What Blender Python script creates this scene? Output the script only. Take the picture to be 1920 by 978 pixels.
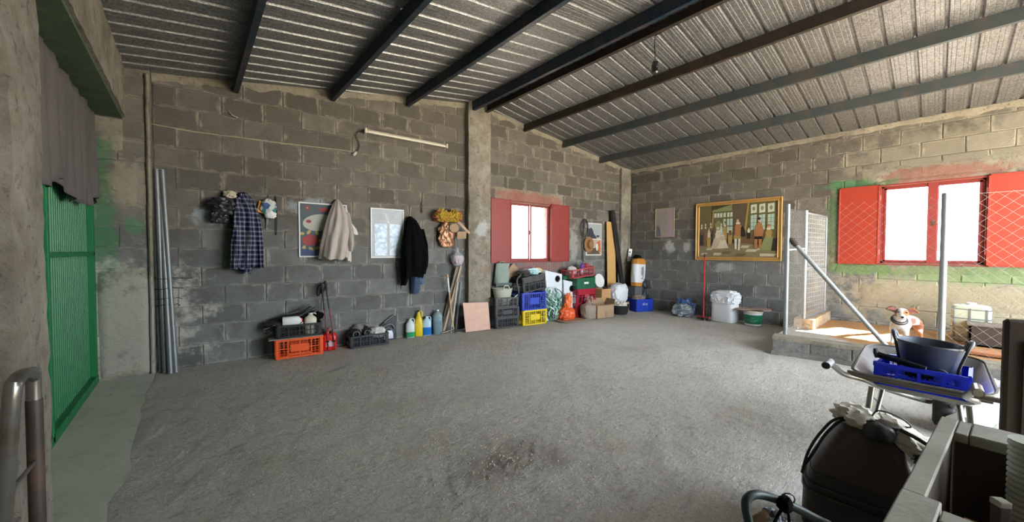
import bpy, bmesh, math, random
from mathutils import Vector, Matrix, Euler, noise
random.seed(7)
R = random.Random(11)
scn = bpy.context.scene
col = scn.collection
for o in list(bpy.data.objects):
    bpy.data.objects.remove(o)

# ------------------------------------------------------------------ camera
CAM_H = 1.5
FPX = 693.33
YAW, PIT, ROL = math.radians(-41.0), math.radians(-1.47), math.radians(0.15)
cd = bpy.data.cameras.new('camera'); cam = bpy.data.objects.new('camera', cd); col.objects.link(cam)
cd.sensor_width = 36.0; cd.lens = FPX / 1920 * 36.0; cd.clip_start = 0.02; cd.clip_end = 300
cam.matrix_world = (Matrix.Translation((0, 0, CAM_H)) @ Matrix.Rotation(YAW, 4, 'Z') @ Matrix.Rotation(math.pi/2 + PIT, 4, 'X')
                    @ Matrix.Rotation(ROL, 4, 'Z'))
scn.camera = cam

# ------------------------------------------------------------------ world, sun, exposure
world = bpy.data.worlds.new('world'); scn.world = world; world.use_nodes = True
wn = world.node_tree.nodes; wl_ = world.node_tree.links
bg = wn['Background']
bg.inputs[0].default_value = (0.80, 0.90, 1.0, 1)
bg.inputs[1].default_value = 6.0
sd = bpy.data.lights.new('sun', 'SUN'); sd.energy = 45; sd.angle = math.radians(1.0); sd.color = (1.0, .9, .74)
so = bpy.data.objects.new('sun', sd); col.objects.link(so)
SUN_DIR = Vector((-0.80, 0.40, -1.0)).normalized()       # travel direction of the light
so.rotation_euler = SUN_DIR.to_track_quat('-Z', 'Y').to_euler()
scn.view_settings.view_transform = 'Standard'
scn.view_settings.look = 'None'
scn.view_settings.gamma = 1
scn.view_settings.exposure = 1.38
def portal(name, loc, rot, sx, sy):
    l = bpy.data.lights.new(name, 'AREA'); l.shape = 'RECTANGLE'; l.size = sx; l.size_y = sy
    l.cycles.is_portal = True
    o = bpy.data.objects.new(name, l); o.location = loc; o.rotation_euler = rot; col.objects.link(o)

# ------------------------------------------------------------------ photo measurements -> world
def ray(u, v):
    d = Vector(((u - 960) / FPX, -(v - 489) / FPX, -1.0))
    return cam.matrix_world.to_3x3() @ d
def F(u, v, z=0.0):
    d = ray(u, v); t = (z - CAM_H) / d.z
    return Vector((d.x*t, d.y*t, z))
GA = Vector((-0.33, 6.36)); GB = Vector((9.08, 5.56)); GD = (GB - GA).normalized(); GN = Vector((GD.y, -GD.x))   # GN points to the room
GANG = math.atan2(GD.y, GD.x)
def W(u, v, off=0.0):                   # gable wall, off metres in front of it
    d = ray(u, v); A = GA + GN*off
    t = A.dot(GN) / (d.x*GN.x + d.y*GN.y)
    return Vector((d.x*t, d.y*t, CAM_H + d.z*t))
def S_of(p): return (Vector((p.x, p.y)) - GA).dot(GD)
def G(s, z, off=0.0):
    q = GA + GD*s + GN*off
    return Vector((q.x, q.y, z))
RX = 9.1
def PX(u, v, X=RX):
    d = ray(u, v); t = X / d.x
    return Vector((X, d.y*t, CAM_H + d.z*t))
def PY(u, v, Y):
    d = ray(u, v); t = Y / d.y
    return Vector((d.x*t, Y, CAM_H + d.z*t))
def H_at(u, v, p):                      # height above the floor point p at which pixel (u, v) is seen
    d = ray(u, v); return CAM_H + d.z / math.hypot(d.x, d.y) * math.hypot(p[0], p[1])
def DP(u, v, dep):                      # point at camera depth dep
    return Vector((0, 0, CAM_H)) + ray(u, v) * dep
def roof_z(x):                          # underside of the sheets
    return (4.375 - 0.154*(4.3 - x)) if x < 4.3 else (4.37 - 0.138*(x - 4.3))

# ------------------------------------------------------------------ mesh helpers
class MB:
    def __init__(s): s.v = []; s.f = []
    def add(s, vs, fs, M=None):
        n = len(s.v)
        s.v += [tuple(M @ Vector(p)) if M is not None else tuple(p) for p in vs]
        s.f += [tuple(i + n for i in f) for f in fs]
        return s
    def box(s, c, d, rot=None, taper=None):
        x, y, z = d[0]/2, d[1]/2, d[2]/2
        vs = [(-x,-y,-z),(x,-y,-z),(x,y,-z),(-x,y,-z),(-x,-y,z),(x,-y,z),(x,y,z),(-x,y,z)]
        if taper: vs = [(a*(taper if c_ < 0 else 1), b*(taper if c_ < 0 else 1), c_) for a, b, c_ in vs]
        M = Matrix.Translation(c)
        if rot: M = M @ Euler(rot).to_matrix().to_4x4()
        return s.add(vs, [(0,3,2,1),(4,5,6,7),(0,1,5,4),(1,2,6,5),(2,3,7,6),(3,0,4,7)], M)
    def bb(s, a, b):                    # box between corners
        return s.box([(a[i]+b[i])/2 for i in range(3)], [abs(b[i]-a[i]) for i in range(3)])
    def bar(s, p, q, w, h, up=(0,0,1)):
        p = Vector(p); q = Vector(q); d = (q-p); L = d.length; d.normalize()
        u = Vector(up); r = d.cross(u)
        if r.length < 1e-4: r = d.cross(Vector((0,1,0)))
        r.normalize(); u = r.cross(d)
        vs = []
        for e in (p, q):
            for a, b in ((-1,-1),(1,-1),(1,1),(-1,1)): vs.append(e + r*a*w/2 + u*b*h/2)
        return s.add(vs, [(0,1,2,3),(7,6,5,4),(0,4,5,1),(1,5,6,2),(2,6,7,3),(3,7,4,0)])
    def tube(s, pts, r, n=8, closed=False, cap=True):
        pts = [Vector(p) for p in pts]; N = len(pts); rs = r if isinstance(r, (list, tuple)) else [r]*N
        vs = []; prev = None
        for i, p in enumerate(pts):
            if closed: t = pts[(i+1) % N] - pts[i-1]
            else: t = pts[min(i+1, N-1)] - pts[max(i-1, 0)]
            t.normalize()
            if prev is None:
                a = Vector((0,0,1)) if abs(t.z) < .9 else Vector((1,0,0))
                u = t.cross(a).normalized()
            else:
                u = (prev - t*prev.dot(t)); u = u.normalized() if u.length > 1e-6 else t.orthogonal().normalized()
            prev = u; w = t.cross(u)
            for k in range(n):
                a = 2*math.pi*k/n; vs.append(p + (u*math.cos(a) + w*math.sin(a))*rs[i])
        fs = []
        for i in range(N if closed else N-1):
            j = (i+1) % N
            for k in range(n): fs.append((i*n+k, i*n+(k+1)%n, j*n+(k+1)%n, j*n+k))
        if cap and not closed:
            fs.append(tuple(range(n-1, -1, -1))); fs.append(tuple((N-1)*n + k for k in range(n)))
        return s.add(vs, fs)
    def lathe(s, prof, c=(0,0,0), n=20, sx=1, sy=1, M=None, capb=True, capt=True):
        vs = []
        for r, z in prof:
            for k in range(n):
                a = 2*math.pi*k/n; vs.append((c[0]+r*math.cos(a)*sx, c[1]+r*math.sin(a)*sy, c[2]+z))
        fs = []
        for i in range(len(prof)-1):
            for k in range(n): fs.append((i*n+k, i*n+(k+1)%n, (i+1)*n+(k+1)%n, (i+1)*n+k))
        if capb: fs.append(tuple(range(n-1, -1, -1)))
        if capt: fs.append(tuple((len(prof)-1)*n + k for k in range(n)))
        return s.add(vs, fs, M)
    def rings(s, rs, capb=True, capt=True, M=None):
        n = len(rs[0]); vs = [p for r in rs for p in r]; fs = []
        for i in range(len(rs)-1):
            for k in range(n): fs.append((i*n+k, i*n+(k+1)%n, (i+1)*n+(k+1)%n, (i+1)*n+k))
        if capb: fs.append(tuple(range(n-1, -1, -1)))
        if capt: fs.append(tuple((len(rs)-1)*n + k for k in range(n)))
        return s.add(vs, fs, M)
    def poly(s, pts, y0, y1):           # prism of an outline in the xz plane
        n = len(pts); vs = [(p[0], y0, p[1]) for p in pts] + [(p[0], y1, p[1]) for p in pts]
        fs = [tuple(range(n)), tuple(range(2*n-1, n-1, -1))] + [(k, n+k, n+(k+1)%n, (k+1)%n) for k in range(n)]
        return s.add(vs, fs)
    def build(s, name, m=None, parent=None, smooth=None, bevel=0, fix=True):
        me = bpy.data.meshes.new(name); me.from_pydata([tuple(p) for p in s.v], [], s.f)
        if bevel or fix:
            bm = bmesh.new(); bm.from_mesh(me)
            if bevel: bmesh.ops.bevel(bm, geom=bm.edges[:], offset=bevel, segments=1, affect='EDGES', clamp_overlap=True)
            bmesh.ops.recalc_face_normals(bm, faces=bm.faces[:])
            bm.to_mesh(me); bm.free()
        if smooth is not None:
            me.shade_smooth()
            me.set_sharp_from_angle(angle=math.radians(smooth))
        if m: me.materials.append(m)
        o = bpy.data.objects.new(name, me); col.objects.link(o)
        if parent: o.parent = parent
        return o
def sm(pts, n=6):                       # catmull-rom smoothing of a path
    P = [Vector(p) for p in pts]; out = []
    for i in range(len(P)-1):
        a = P[max(i-1,0)]; b = P[i]; c = P[i+1]; d = P[min(i+2, len(P)-1)]
        for k in range(n):
            t = k/n
            out.append(0.5*((2*b)+(c-a)*t+(2*a-5*b+4*c-d)*t*t+(3*b-a-3*c+d)*t**3))
    out.append(P[-1]); return out
def tag(o, label=None, cat=None, group=None, kind=None):
    if label: o['label'] = label
    if cat: o['category'] = cat
    if group: o['group'] = group
    if kind: o['kind'] = kind
    return o
def thing(name, label, cat, loc=(0,0,0), rz=0, group=None, rot=None):
    o = bpy.data.objects.new(name, None); col.objects.link(o)
    o.empty_display_size = .1
    o.location = loc; o.rotation_euler = rot if rot else (0, 0, rz)
    return tag(o, label, cat, group)
def struct(name, loc=(0,0,0), rz=0):
    o = bpy.data.objects.new(name, None); col.objects.link(o); o.location = loc; o.rotation_euler = (0,0,rz)
    o['kind'] = 'structure'; return o
def copy_tree(o, parent=None):
    c = o.copy(); col.objects.link(c)
    if parent: c.parent = parent
    for ch in list(o.children): copy_tree(ch, c)
    return c

# ------------------------------------------------------------------ materials
_M = {}
class NT:
    def __init__(s, name):
        s.m = bpy.data.materials.new(name); s.m.use_nodes = True
        s.n = s.m.node_tree.nodes; s.l = s.m.node_tree.links; s.b = s.n['Principled BSDF']; s.out = s.n['Material Output']
    def node(s, t, **k):
        q = s.n.new(t)
        for a, b in k.items(): setattr(q, a, b)
        return q
    def link(s, a, b): s.l.new(a, b)
    def val(s, x, sock):
        if hasattr(x, 'links') or isinstance(x, bpy.types.NodeSocket): s.l.new(x, sock)
        elif x is not None: sock.default_value = x if not (isinstance(x, tuple) and len(x) == 3 and sock.type == 'RGBA') else (*x, 1)
    def math(s, op, a, b=None, c=None, clamp=False):
        q = s.node('ShaderNodeMath', operation=op); q.use_clamp = clamp
        s.val(a, q.inputs[0]); s.val(b, q.inputs[1]); s.val(c, q.inputs[2]) if c is not None else None
        return q.outputs[0]
    def vmath(s, op, a, b=None):
        q = s.node('ShaderNodeVectorMath', operation=op); s.val(a, q.inputs[0])
        if b is not None: s.val(b, q.inputs[1])
        return q
    def mix(s, f, a, b, mode='MIX'):
        q = s.node('ShaderNodeMix', data_type='RGBA', blend_type=mode); s.val(f, q.inputs[0]); s.val(a, q.inputs[6]); s.val(b, q.inputs[7])
        return q.outputs[2]
    def noise(s, vec, scale, detail=4, rough=.55, dist=0):
        q = s.node('ShaderNodeTexNoise'); s.val(scale, q.inputs['Scale']); q.inputs['Detail'].default_value = detail
        q.inputs['Roughness'].default_value = rough; q.inputs['Distortion'].default_value = dist
        if vec is not None: s.link(vec, q.inputs['Vector'])
        return q.outputs['Fac']
    def ramp(s, f, lo, hi):             # smooth 0..1 between lo and hi
        q = s.node('ShaderNodeMapRange', interpolation_type='SMOOTHSTEP'); s.val(f, q.inputs[0]); q.inputs[1].default_value = lo; q.inputs[2].default_value = hi
        return q.outputs[0]
    def obj(s): return s.node('ShaderNodeTexCoord').outputs['Object']
    def pos(s): return s.node('ShaderNodeNewGeometry').outputs['Position']
    def rnd(s): return s.node('ShaderNodeObjectInfo').outputs['Random']
    def sep(s, v):
        q = s.node('ShaderNodeSeparateXYZ'); s.link(v, q.inputs[0]); return q.outputs
    def bump(s, h, strength=.3, dist=.01, nrm=None):
        q = s.node('ShaderNodeBump'); q.inputs['Strength'].default_value = strength; q.inputs['Distance'].default_value = dist
        s.link(h, q.inputs['Height'])
        if nrm: s.link(nrm, q.inputs['Normal'])
        s.link(q.outputs[0], s.b.inputs['Normal']); return q.outputs[0]
    def set(s, **k):
        names = dict(col='Base Color', rough='Roughness', metal='Metallic', spec='Specular IOR Level', trans='Transmission Weight', ior='IOR', alpha='Alpha', coat='Coat Weight', sheen='Sheen Weight', emit='Emission Color', emits='Emission Strength')
        for a, b in k.items(): s.val(b, s.b.inputs[names[a]])
        return s.m
def mat(name, c, rough=.6, metal=0.0, var=.12, scale=6, bump=0, bscale=40, bd=.004, spec=.5, dirt=None, dirtamt=.3, dscale=3, **kw):
    if name in _M: return _M[name]
    t = NT(name); v = t.obj()
    base = t.mix(t.noise(v, scale), tuple(x*(1-var) for x in c), tuple(min(1, x*(1+var)) for x in c))
    if dirt: base = t.mix(t.math('MULTIPLY', t.ramp(t.noise(v, dscale, 6, .65), .45, .7), dirtamt), base, dirt)
    t.set(col=base, rough=rough, metal=metal, spec=spec, **kw)
    if bump: t.bump(t.noise(v, bscale, 5, .6), bump, bd)
    _M[name] = t.m; return t.m

# cement block, with mortar smears near its ends and marks and painted warm light at fixed places of the walls
def stains_and_light(t, base, lst):
    p = t.pos(); nz = t.noise(p, 5, 6, .7)
    for (c, rad, colr, amt) in lst:
        dv = t.vmath('SUBTRACT', p, c).outputs[0]
        q = t.vmath('DIVIDE', dv, rad).outputs[0]
        ln = t.vmath('LENGTH', q).outputs['Value']
        f = t.math('ADD', ln, t.math('MULTIPLY', t.math('SUBTRACT', nz, .5), 2.6))
        m = t.math('MULTIPLY', t.math('SUBTRACT', 1.0, t.ramp(f, .55, 1.1)), amt)
        base = t.mix(m, base, colr)
    return base
WALL_STAINS_AND_LIGHT = [
 ((9.1, -.1, .75), (1, 1.55, .60), (.40,.35,.23), .65),  # pen wall: cream mortar and warm sun bounce painted into the colour
 ((9.1, -.4, 3.1), (1, 1.7, .5), (.33,.29,.20), .4),  # yellow-tan tint over the upper right wall
 ((9.1, .1, 2.78), (1, .95, .16), (.27,.10,.075), .7),
 ((9.1, 1.0, 2.72), (1, .5, .12), (.08,.22,.09), .8),
 ((9.1, 1.30, 2.1), (1, .12, .6), (.10,.20,.09), .7),
 ((9.1, .9, 1.22), (1, .6, .14), (.12,.24,.08), .7),
 ((9.1, -.5, 1.15), (1, 1.4, .18), (.14,.25,.09), .65),
 ((9.1, 4.45, 1.62), (1, .16, .16), (.55,.55,.52), .75),
 ((9.1, 4.0, 1.60), (1, .12, .14), (.55,.55,.52), .7),
 ((9.1, 3.2, 1.15), (1, .25, .12), (.5,.5,.48), .5),
 ((5.65, 5.9, 2.66), (1.2, .5, .14), (.36,.10,.08), .6),
 ((5.7, 5.9, 1.15), (1.3, .5, .15), (.30,.12,.10), .55),
 ((6.95, 5.75, 1.7), (.18, .5, .5), (.5,.47,.43), .45),
 ((4.3, 5.85, 1.95), (.16, .5, .2), (.55,.57,.58), .7),
 ((.25, 6.3, 1.95), (.25, .5, .12), (.42,.47,.5), .6),
 ((1.35, 6.2, 2.15), (.3, .5, .16), (.42,.46,.48), .5),
 ((-.76, 6.25, 1.75), (.13, .3, 1.4), (.06,.20,.09), .65),
 ((-.5, 6.25, 1.8), (.10, .3, .10), (.06,.25,.10), .5),
 ((-.55, 6.25, .6), (.8, .3, .75), (.50,.48,.40), .8),
 ((-.5, 6.25, 2.3), (.25, .3, .35), (.36,.32,.24), .6),
 ((2.6, 6.1, 1.55), (.3, .5, .12), (.45,.47,.48), .35),
]
def block_mat():
    t = NT('cement_block'); v = t.obj(); x, y, z = t.sep(v)
    r = t.rnd()
    w = t.pos(); wz = t.sep(w)[2]
    off = t.node('ShaderNodeVectorMath', operation='ADD'); t.link(v, off.inputs[0])
    cmb = t.node('ShaderNodeCombineXYZ'); t.link(t.math('MULTIPLY', r, 37.0), cmb.inputs[0]); t.link(t.math('MULTIPLY', r, 91.0), cmb.inputs[1]); t.link(cmb.outputs[0], off.inputs[1])
    vv = off.outputs[0]
    base = t.mix(r, (.108,.094,.077), (.188,.167,.139))
    # lower courses greyer: part moisture, part cool light painted into the colour
    damp_cool_light = t.math('SUBTRACT', 1.0, t.ramp(t.math('ADD', wz, t.math('MULTIPLY', t.noise(w, 1.2, 4), 1.2)), 1.9, 2.9))
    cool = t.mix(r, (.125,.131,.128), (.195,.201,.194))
    base = t.mix(damp_cool_light, base, cool)
    base = t.mix(t.math('MULTIPLY', t.ramp(t.noise(vv, 4, 6, .7), .35, .75), .65), base, (.085,.075,.06))
    base = t.mix(t.math('MULTIPLY', t.ramp(t.noise(vv, 90, 3, .7), .55, .75), .35), base, (.38,.35,.30))
    ax = t.math('ABSOLUTE', x); az = t.math('ABSOLUTE', z)
    n1 = t.noise(vv, 9, 4, .6)
    ex = t.ramp(t.math('ADD', ax, t.math('MULTIPLY', n1, .16)), .265, .31)
    ez = t.ramp(t.math('ADD', az, t.math('MULTIPLY', n1, .09)), .145, .175)
    e = t.math('MAXIMUM', ex, ez)
    e = t.math('MULTIPLY', e, t.ramp(t.noise(w, 2.6, 5, .7), .33, .55))
    mort = t.mix(damp_cool_light, (.33,.29,.225), (.33,.32,.28))
    base = t.mix(t.math('MULTIPLY', e, .75), base, mort)
    base = stains_and_light(t, base, WALL_STAINS_AND_LIGHT)
    t.set(col=base, rough=.95, spec=.15)
    h = t.math('ADD', t.noise(vv, 70, 5, .7), t.math('MULTIPLY', e, .8))
    t.bump(h, .75, .008)
    return t.m
def mortar_mat():
    t = NT('mortar'); w = t.pos(); wz = t.sep(w)[2]
    damp_cool_light = t.math('SUBTRACT', 1.0, t.ramp(t.math('ADD', wz, t.math('MULTIPLY', t.noise(w, 1.2, 4), 1.2)), 1.9, 2.9))  # low moisture and cool light painted into the mortar tone
    base = t.mix(damp_cool_light, (.24,.21,.165), (.27,.26,.23))
    base = t.mix(t.math('MULTIPLY', t.ramp(t.noise(w, 6, 6, .7), .4, .75), .6), base, (.12,.10,.075))
    base = stains_and_light(t, base, WALL_STAINS_AND_LIGHT)
    t.set(col=base, rough=.95, spec=.1)
    t.bump(t.noise(w, 26, 8, .75), 1.0, .03)
    return t.m
def floor_mat():
    t = NT('rough_concrete'); w = t.pos(); x, y, z = t.sep(w)
    n0 = t.noise(w, .55, 4, .6); n1 = t.noise(w, 3.2, 6, .65); n2 = t.noise(w, 30, 4, .7)
    base = t.mix(n1, (.64,.59,.50), (.84,.79,.70))
    base = t.mix(t.ramp(n0, .35, .7), base, t.mix(n1, (.71,.67,.60), (.84,.80,.73)))
    base = t.mix(t.math('MULTIPLY', t.ramp(n2, .52, .78) , .5), base, (.20,.185,.16))
    mp0 = t.node('ShaderNodeMapping'); t.link(w, mp0.inputs[0]); mp0.inputs['Rotation'].default_value = (0, 0, math.radians(-25)); mp0.inputs['Scale'].default_value = (1, 3.2, 1)
    n3 = t.noise(mp0.outputs[0], 7, 7, .75, .7)
    base = t.mix(t.math('MULTIPLY', t.ramp(n3, .50, .66), .55), base, (.34,.295,.235))
    base = t.mix(t.math('MULTIPLY', t.ramp(t.noise(w, 55, 3, .6), .52, .66), .5), base, (.80,.77,.71))
    base = t.mix(t.math('MULTIPLY', t.ramp(t.noise(w, .9, 5, .65), .48, .68), .35), base, (.50,.43,.34))
    # brown clods of dirt near the middle
    f = t.vmath('LENGTH', t.vmath('DIVIDE', t.vmath('SUBTRACT', w, (1.72, 2.0, 0.0)).outputs[0], (.5, .35, 1.0)).outputs[0]).outputs['Value']
    f = t.math('ADD', f, t.math('MULTIPLY', n1, 1.3))
    base = t.mix(t.math('MULTIPLY', t.math('SUBTRACT', 1.0, t.ramp(f, .9, 1.7)), .45), base, (.20,.155,.11))
    t.set(col=base, rough=.8, spec=.35)
    mp = t.node('ShaderNodeMapping'); t.link(w, mp.inputs[0]); mp.inputs['Rotation'].default_value = (0, 0, math.radians(-20)); mp.inputs['Scale'].default_value = (1, 3.0, 1)
    h = t.math('ADD', t.math('MULTIPLY', t.noise(mp.outputs[0], 12, 6, .75, .8), 1.3), t.math('MULTIPLY', t.noise(w, 38, 5, .75), 1.3))
    t.bump(h, 1.0, .034)
    return t.m
def zinc_mat():
    t = NT('galvanised_sheet'); v = t.obj(); w = t.pos()
    vo = t.node('ShaderNodeTexVoronoi'); t.link(w, vo.inputs['Vector']); vo.inputs['Scale'].default_value = 75
    c = t.mix(t.sep(vo.outputs['Color'])[0], (.165,.168,.17), (.36,.362,.365))
    c = t.mix(t.math('MULTIPLY', t.ramp(t.noise(w, 2.5, 6, .7), .5, .8), .35), c, (.17,.16,.14))
    t.set(col=c, metal=.8, rough=t.math('ADD', .40, t.math('MULTIPLY', t.noise(w, 14, 4), .22)))
    t.bump(t.noise(w, 120, 3), .25, .003)
    return t.m
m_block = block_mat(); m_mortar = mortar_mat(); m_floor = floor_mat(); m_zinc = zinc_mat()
def plaster_mat(name, a, b, st=True, sc=4):
    t = NT(name); w = t.pos()
    base = t.mix(t.ramp(t.noise(w, sc, 7, .7), .3, .7), a, b)
    base = t.mix(t.math('MULTIPLY', t.ramp(t.noise(w, 1.6, 5, .6), .48, .68), .55), base, (.12,.105,.08))
    base = t.mix(t.math('MULTIPLY', t.ramp(t.noise(w, 17, 5, .75, .4), .54, .66), .6), base, (.085,.07,.055))
    if st: base = stains_and_light(t, base, WALL_STAINS_AND_LIGHT)
    t.set(col=base, rough=.95, spec=.15); t.bump(t.noise(w, 14, 8, .75), 1.0, .03); return t.m
m_plaster = plaster_mat('rough_plaster', (.27,.235,.175), (.36,.32,.245))
m_pillar = plaster_mat('pillar_concrete', (.24,.205,.155), (.38,.35,.29))
def paint(name, c, rough=.45, rust=(.2,.1,.05), amt=.25, **k): return mat(name, c, rough, 0, .1, 3, .15, 25, .003, .45, rust, amt, 5, **k)
m_blue = paint('dark_blue_paint', (.012,.026,.045), .42)
m_grey_paint = paint('grey_blue_paint', (.052,.064,.068), .5)
m_dgrey = paint('brown_black_paint', (.032,.026,.021), .5)
m_green = paint('green_paint', (.010,.17,.05), .45, (.03,.07,.03), .2)
m_red = paint('red_oxide_paint', (.25,.032,.024), .5, (.19,.045,.03), .4)
m_orange_red = paint('orange_red_paint', (.34,.036,.014), .5, (.28,.035,.02), .3)
m_galv = mat('galvanised_steel', (.25,.26,.26), .5, .6, .2, 20, .1, 60, .001, dirt=(.3,.28,.25), dirtamt=.35)
m_chrome = mat('worn_steel', (.30,.29,.27), .32, .9, .3, 12, .1, 60, .001, dirt=(.12,.09,.06), dirtamt=.6, dscale=6)
m_wood = mat('pale_wood', (.50,.31,.15), .6, 0, .2, 5, .2, 30)
m_wood_old = mat('old_wood', (.22,.17,.12), .75, 0, .3, 7, .4, 30)
m_wood_dark = mat('dark_wood', (.045,.028,.018), .7, 0, .3, 7, .3, 30)
m_wood_grey = mat('grey_painted_wood', (.30,.285,.235), .8, 0, .2, 6, .6, 22, .006, dirt=(.12,.1,.08), dirtamt=.5)
m_ply = mat('pink_plywood', (.60,.37,.27), .6, 0, .12, 7, .1, 30, dirt=(.5,.27,.2), dirtamt=.5)
m_black = mat('black_plastic', (.016,.016,.017), .45, 0, .3, 5, .1, 20, dirt=(.07,.065,.06), dirtamt=.4)
m_rubber = mat('black_rubber', (.012,.012,.012), .7, 0, .3, 8, .2, 30)
m_blackcloth = mat('black_cloth', (.003,.003,.0035), .95, 0, .3, 8, .3, 60, spec=.1)
m_white = mat('white_plastic', (.72,.72,.70), .4, 0, .06, 4, dirt=(.5,.47,.4), dirtamt=.4)
m_cream = mat('cream_plastic', (.58,.54,.40), .5, 0, .1, 4, dirt=(.3,.27,.2), dirtamt=.4)
m_blue_p = mat('blue_plastic', (.012,.045,.42), .4, 0, .1, 4)
m_blue_v = mat('vivid_blue_plastic', (.010,.035,.80), .35, 0, .1, 4)
m_yellow_p = mat('yellow_plastic', (.72,.52,.01), .4, 0, .1, 4, dirt=(.3,.22,.02), dirtamt=.3)
m_orange_p = mat('orange_plastic', (.80,.10,.015), .42, 0, .1, 4, dirt=(.45,.06,.02), dirtamt=.3)
m_red_p = mat('red_plastic', (.62,.015,.012), .35, 0, .1, 4)
m_crimson_p = mat('crimson_plastic', (.34,.012,.03), .4, 0, .1, 4)
m_maroon_p = mat('faded_red_plastic', (.36,.05,.06), .5, 0, .15, 4)
m_green_p = mat('dark_green_plastic', (.012,.10,.045), .42, 0, .12, 4)
m_card = mat('cardboard', (.36,.235,.14), .8, 0, .12, 5, .1, 30, dirt=(.22,.14,.08), dirtamt=.4)
m_sackb = mat('brown_sackcloth', (.26,.205,.16), .9, 0, .15, 9, .4, 90)
m_whitebag = mat('white_woven_plastic', (.68,.70,.72), .55, 0, .06, 6, .3, 30)
m_label = mat('faded_white_print', (.66,.68,.70), .6, 0, .05)
def clear_mat(name, c, a=.5, rough=.25):
    if name in _M: return _M[name]
    t = NT(name); tr = t.node('ShaderNodeBsdfTransparent'); tr.inputs[0].default_value = (*[min(1, x*.6+.4) for x in c], 1)
    mx = t.node('ShaderNodeMixShader'); mx.inputs[0].default_value = a
    t.set(col=tuple(c), rough=rough); t.link(tr.outputs[0], mx.inputs[1]); t.link(t.b.outputs[0], mx.inputs[2]); t.link(mx.outputs[0], t.out.inputs[0])
    _M[name] = t.m; return t.m
m_glass = clear_mat('window_glass', (.95,.97,1.0), .06, .02)
# ------------------------------------------------------------------ the building
COURSE = .2527; BL = .4677
BACK_Y = -2.6
_blocks = []
def block_mesh(w, h, tl, tr, seed):
    """one block: outline in xz round its centre, pillowed front face; tl / tr are the heights of its top corners."""
    q = random.Random(seed); j = lambda a=.0035: q.uniform(-a, a)
    o = [(-w/2+j(), -h/2+j()), (w/2+j(), -h/2+j()), (w/2+j(), tr+j()), (-w/2+j(), tl+j())]
    m = [((o[i][0]+o[(i+1)%4][0])/2 + (j() if i % 2 else 0), (o[i][1]+o[(i+1)%4][1])/2 + (0 if i % 2 else j())) for i in range(4)]
    ring = [o[0], m[0], o[1], m[1], o[2], m[2], o[3], m[3]]
    cx = sum(p[0] for p in ring)/8; cz = sum(p[1] for p in ring)/8
    inn = [(p[0]+(cx-p[0])*.045, p[1]+(cz-p[1])*.07) for p in ring]
    vs = [(p[0], .03, p[1]) for p in ring] + [(p[0], .004+j(.003), p[1]) for p in ring] + [(p[0], j(.0015), p[1]) for p in inn]
    fs = []
    for a in (0, 8):
        for k in range(8): fs.append((a+k, a+(k+1)%8, a+8+(k+1)%8, a+8+k))
    fs.append(tuple(16+k for k in range(8)))
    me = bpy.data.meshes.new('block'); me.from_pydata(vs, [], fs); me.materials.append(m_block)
    return me
FULL = [block_mesh(BL-.011, COURSE-.011, (COURSE-.011)/2, (COURSE-.011)/2, k) for k in range(8)]
def lay(parent, s0, s1, topf, holes, joint0, zmin=0.0, nm='cement_block', zbase=.02, kmax=20):
    n = 0
    for k in range(0, kmax):
        z0 = zbase + k*COURSE; z1 = z0 + COURSE
        if z0 < 0.03: z0b = -.01
        else: z0b = z0
        off = joint0 + (BL/2 if k % 2 else 0)
        a = s0 - ((s0 - off) % BL)
        while a < s1 - .02:
            b = a + BL
            q0, q1 = max(a, s0), min(b, s1)
            pieces = [(q0, q1, z0b, z1)]
            for (h0, h1, g0, g1) in holes:
                out = []
                for (p0, p1, r0, r1) in pieces:
                    if p1 <= h0 or p0 >= h1 or r1 <= g0 or r0 >= g1: out.append((p0, p1, r0, r1)); continue
                    if p0 < h0: out.append((p0, h0, r0, r1))
                    if p1 > h1: out.append((h1, p1, r0, r1))
                    m0, m1 = max(p0, h0), min(p1, h1)
                    if r0 < g0 - .03: out.append((m0, m1, r0, g0))
                    if r1 > g1 + .03: out.append((m0, m1, g1, r1))
                pieces = out
            for (p0, p1, r0, r1) in pieces:
                if p1 - p0 < .045 or r1 - r0 < .04: continue
                tl = min(r1, topf(p0) - .05); tr = min(r1, topf(p1) - .05)
                if min(tl, tr) - r0 < .05: continue
                w = p1 - p0 - .011; h = r1 - r0 - .011; cz = (r0 + r1)/2
                full = abs(w - (BL-.011)) < 1e-3 and abs(h - (COURSE-.011)) < 2e-3 and tl == r1 and tr == r1
                me = FULL[R.randrange(8)] if full else block_mesh(w, h, tl - cz - .0055, tr - cz - .0055, R.random())
                o = bpy.data.objects.new(nm, me); col.objects.link(o); o.parent = parent
                o.location = ((p0+p1)/2, R.uniform(-.004, .004), cz); n += 1
            a = b
    return n
def slab(name, parent, s0, s1, topf, holes, y0, y1, m, extra=()):
    cuts = sorted(set([s0, s1] + [h[0] for h in holes] + [h[1] for h in holes] + list(extra)))
    cuts = [c for c in cuts if s0 <= c <= s1]
    mb = MB()
    for a, b in zip(cuts[:-1], cuts[1:]):
        hs = sorted([h for h in holes if h[0] < (a+b)/2 < h[1]], key=lambda h: h[2])
        zs = -.15
        for h in hs:
            mb.bb((a, y0, zs), (b, y1, h[2])); zs = h[3]
        ta, tb = topf(a), topf(b)
        mb.add([(a,y0,zs),(b,y0,zs),(b,y1,zs),(a,y1,zs),(a,y0,ta),(b,y0,tb),(b,y1,tb),(a,y1,ta)],
               [(0,3,2,1),(4,5,6,7),(0,1,5,4),(1,2,6,5),(2,3,7,6),(3,0,4,7)])
    return mb.build(name, m, parent)
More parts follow.
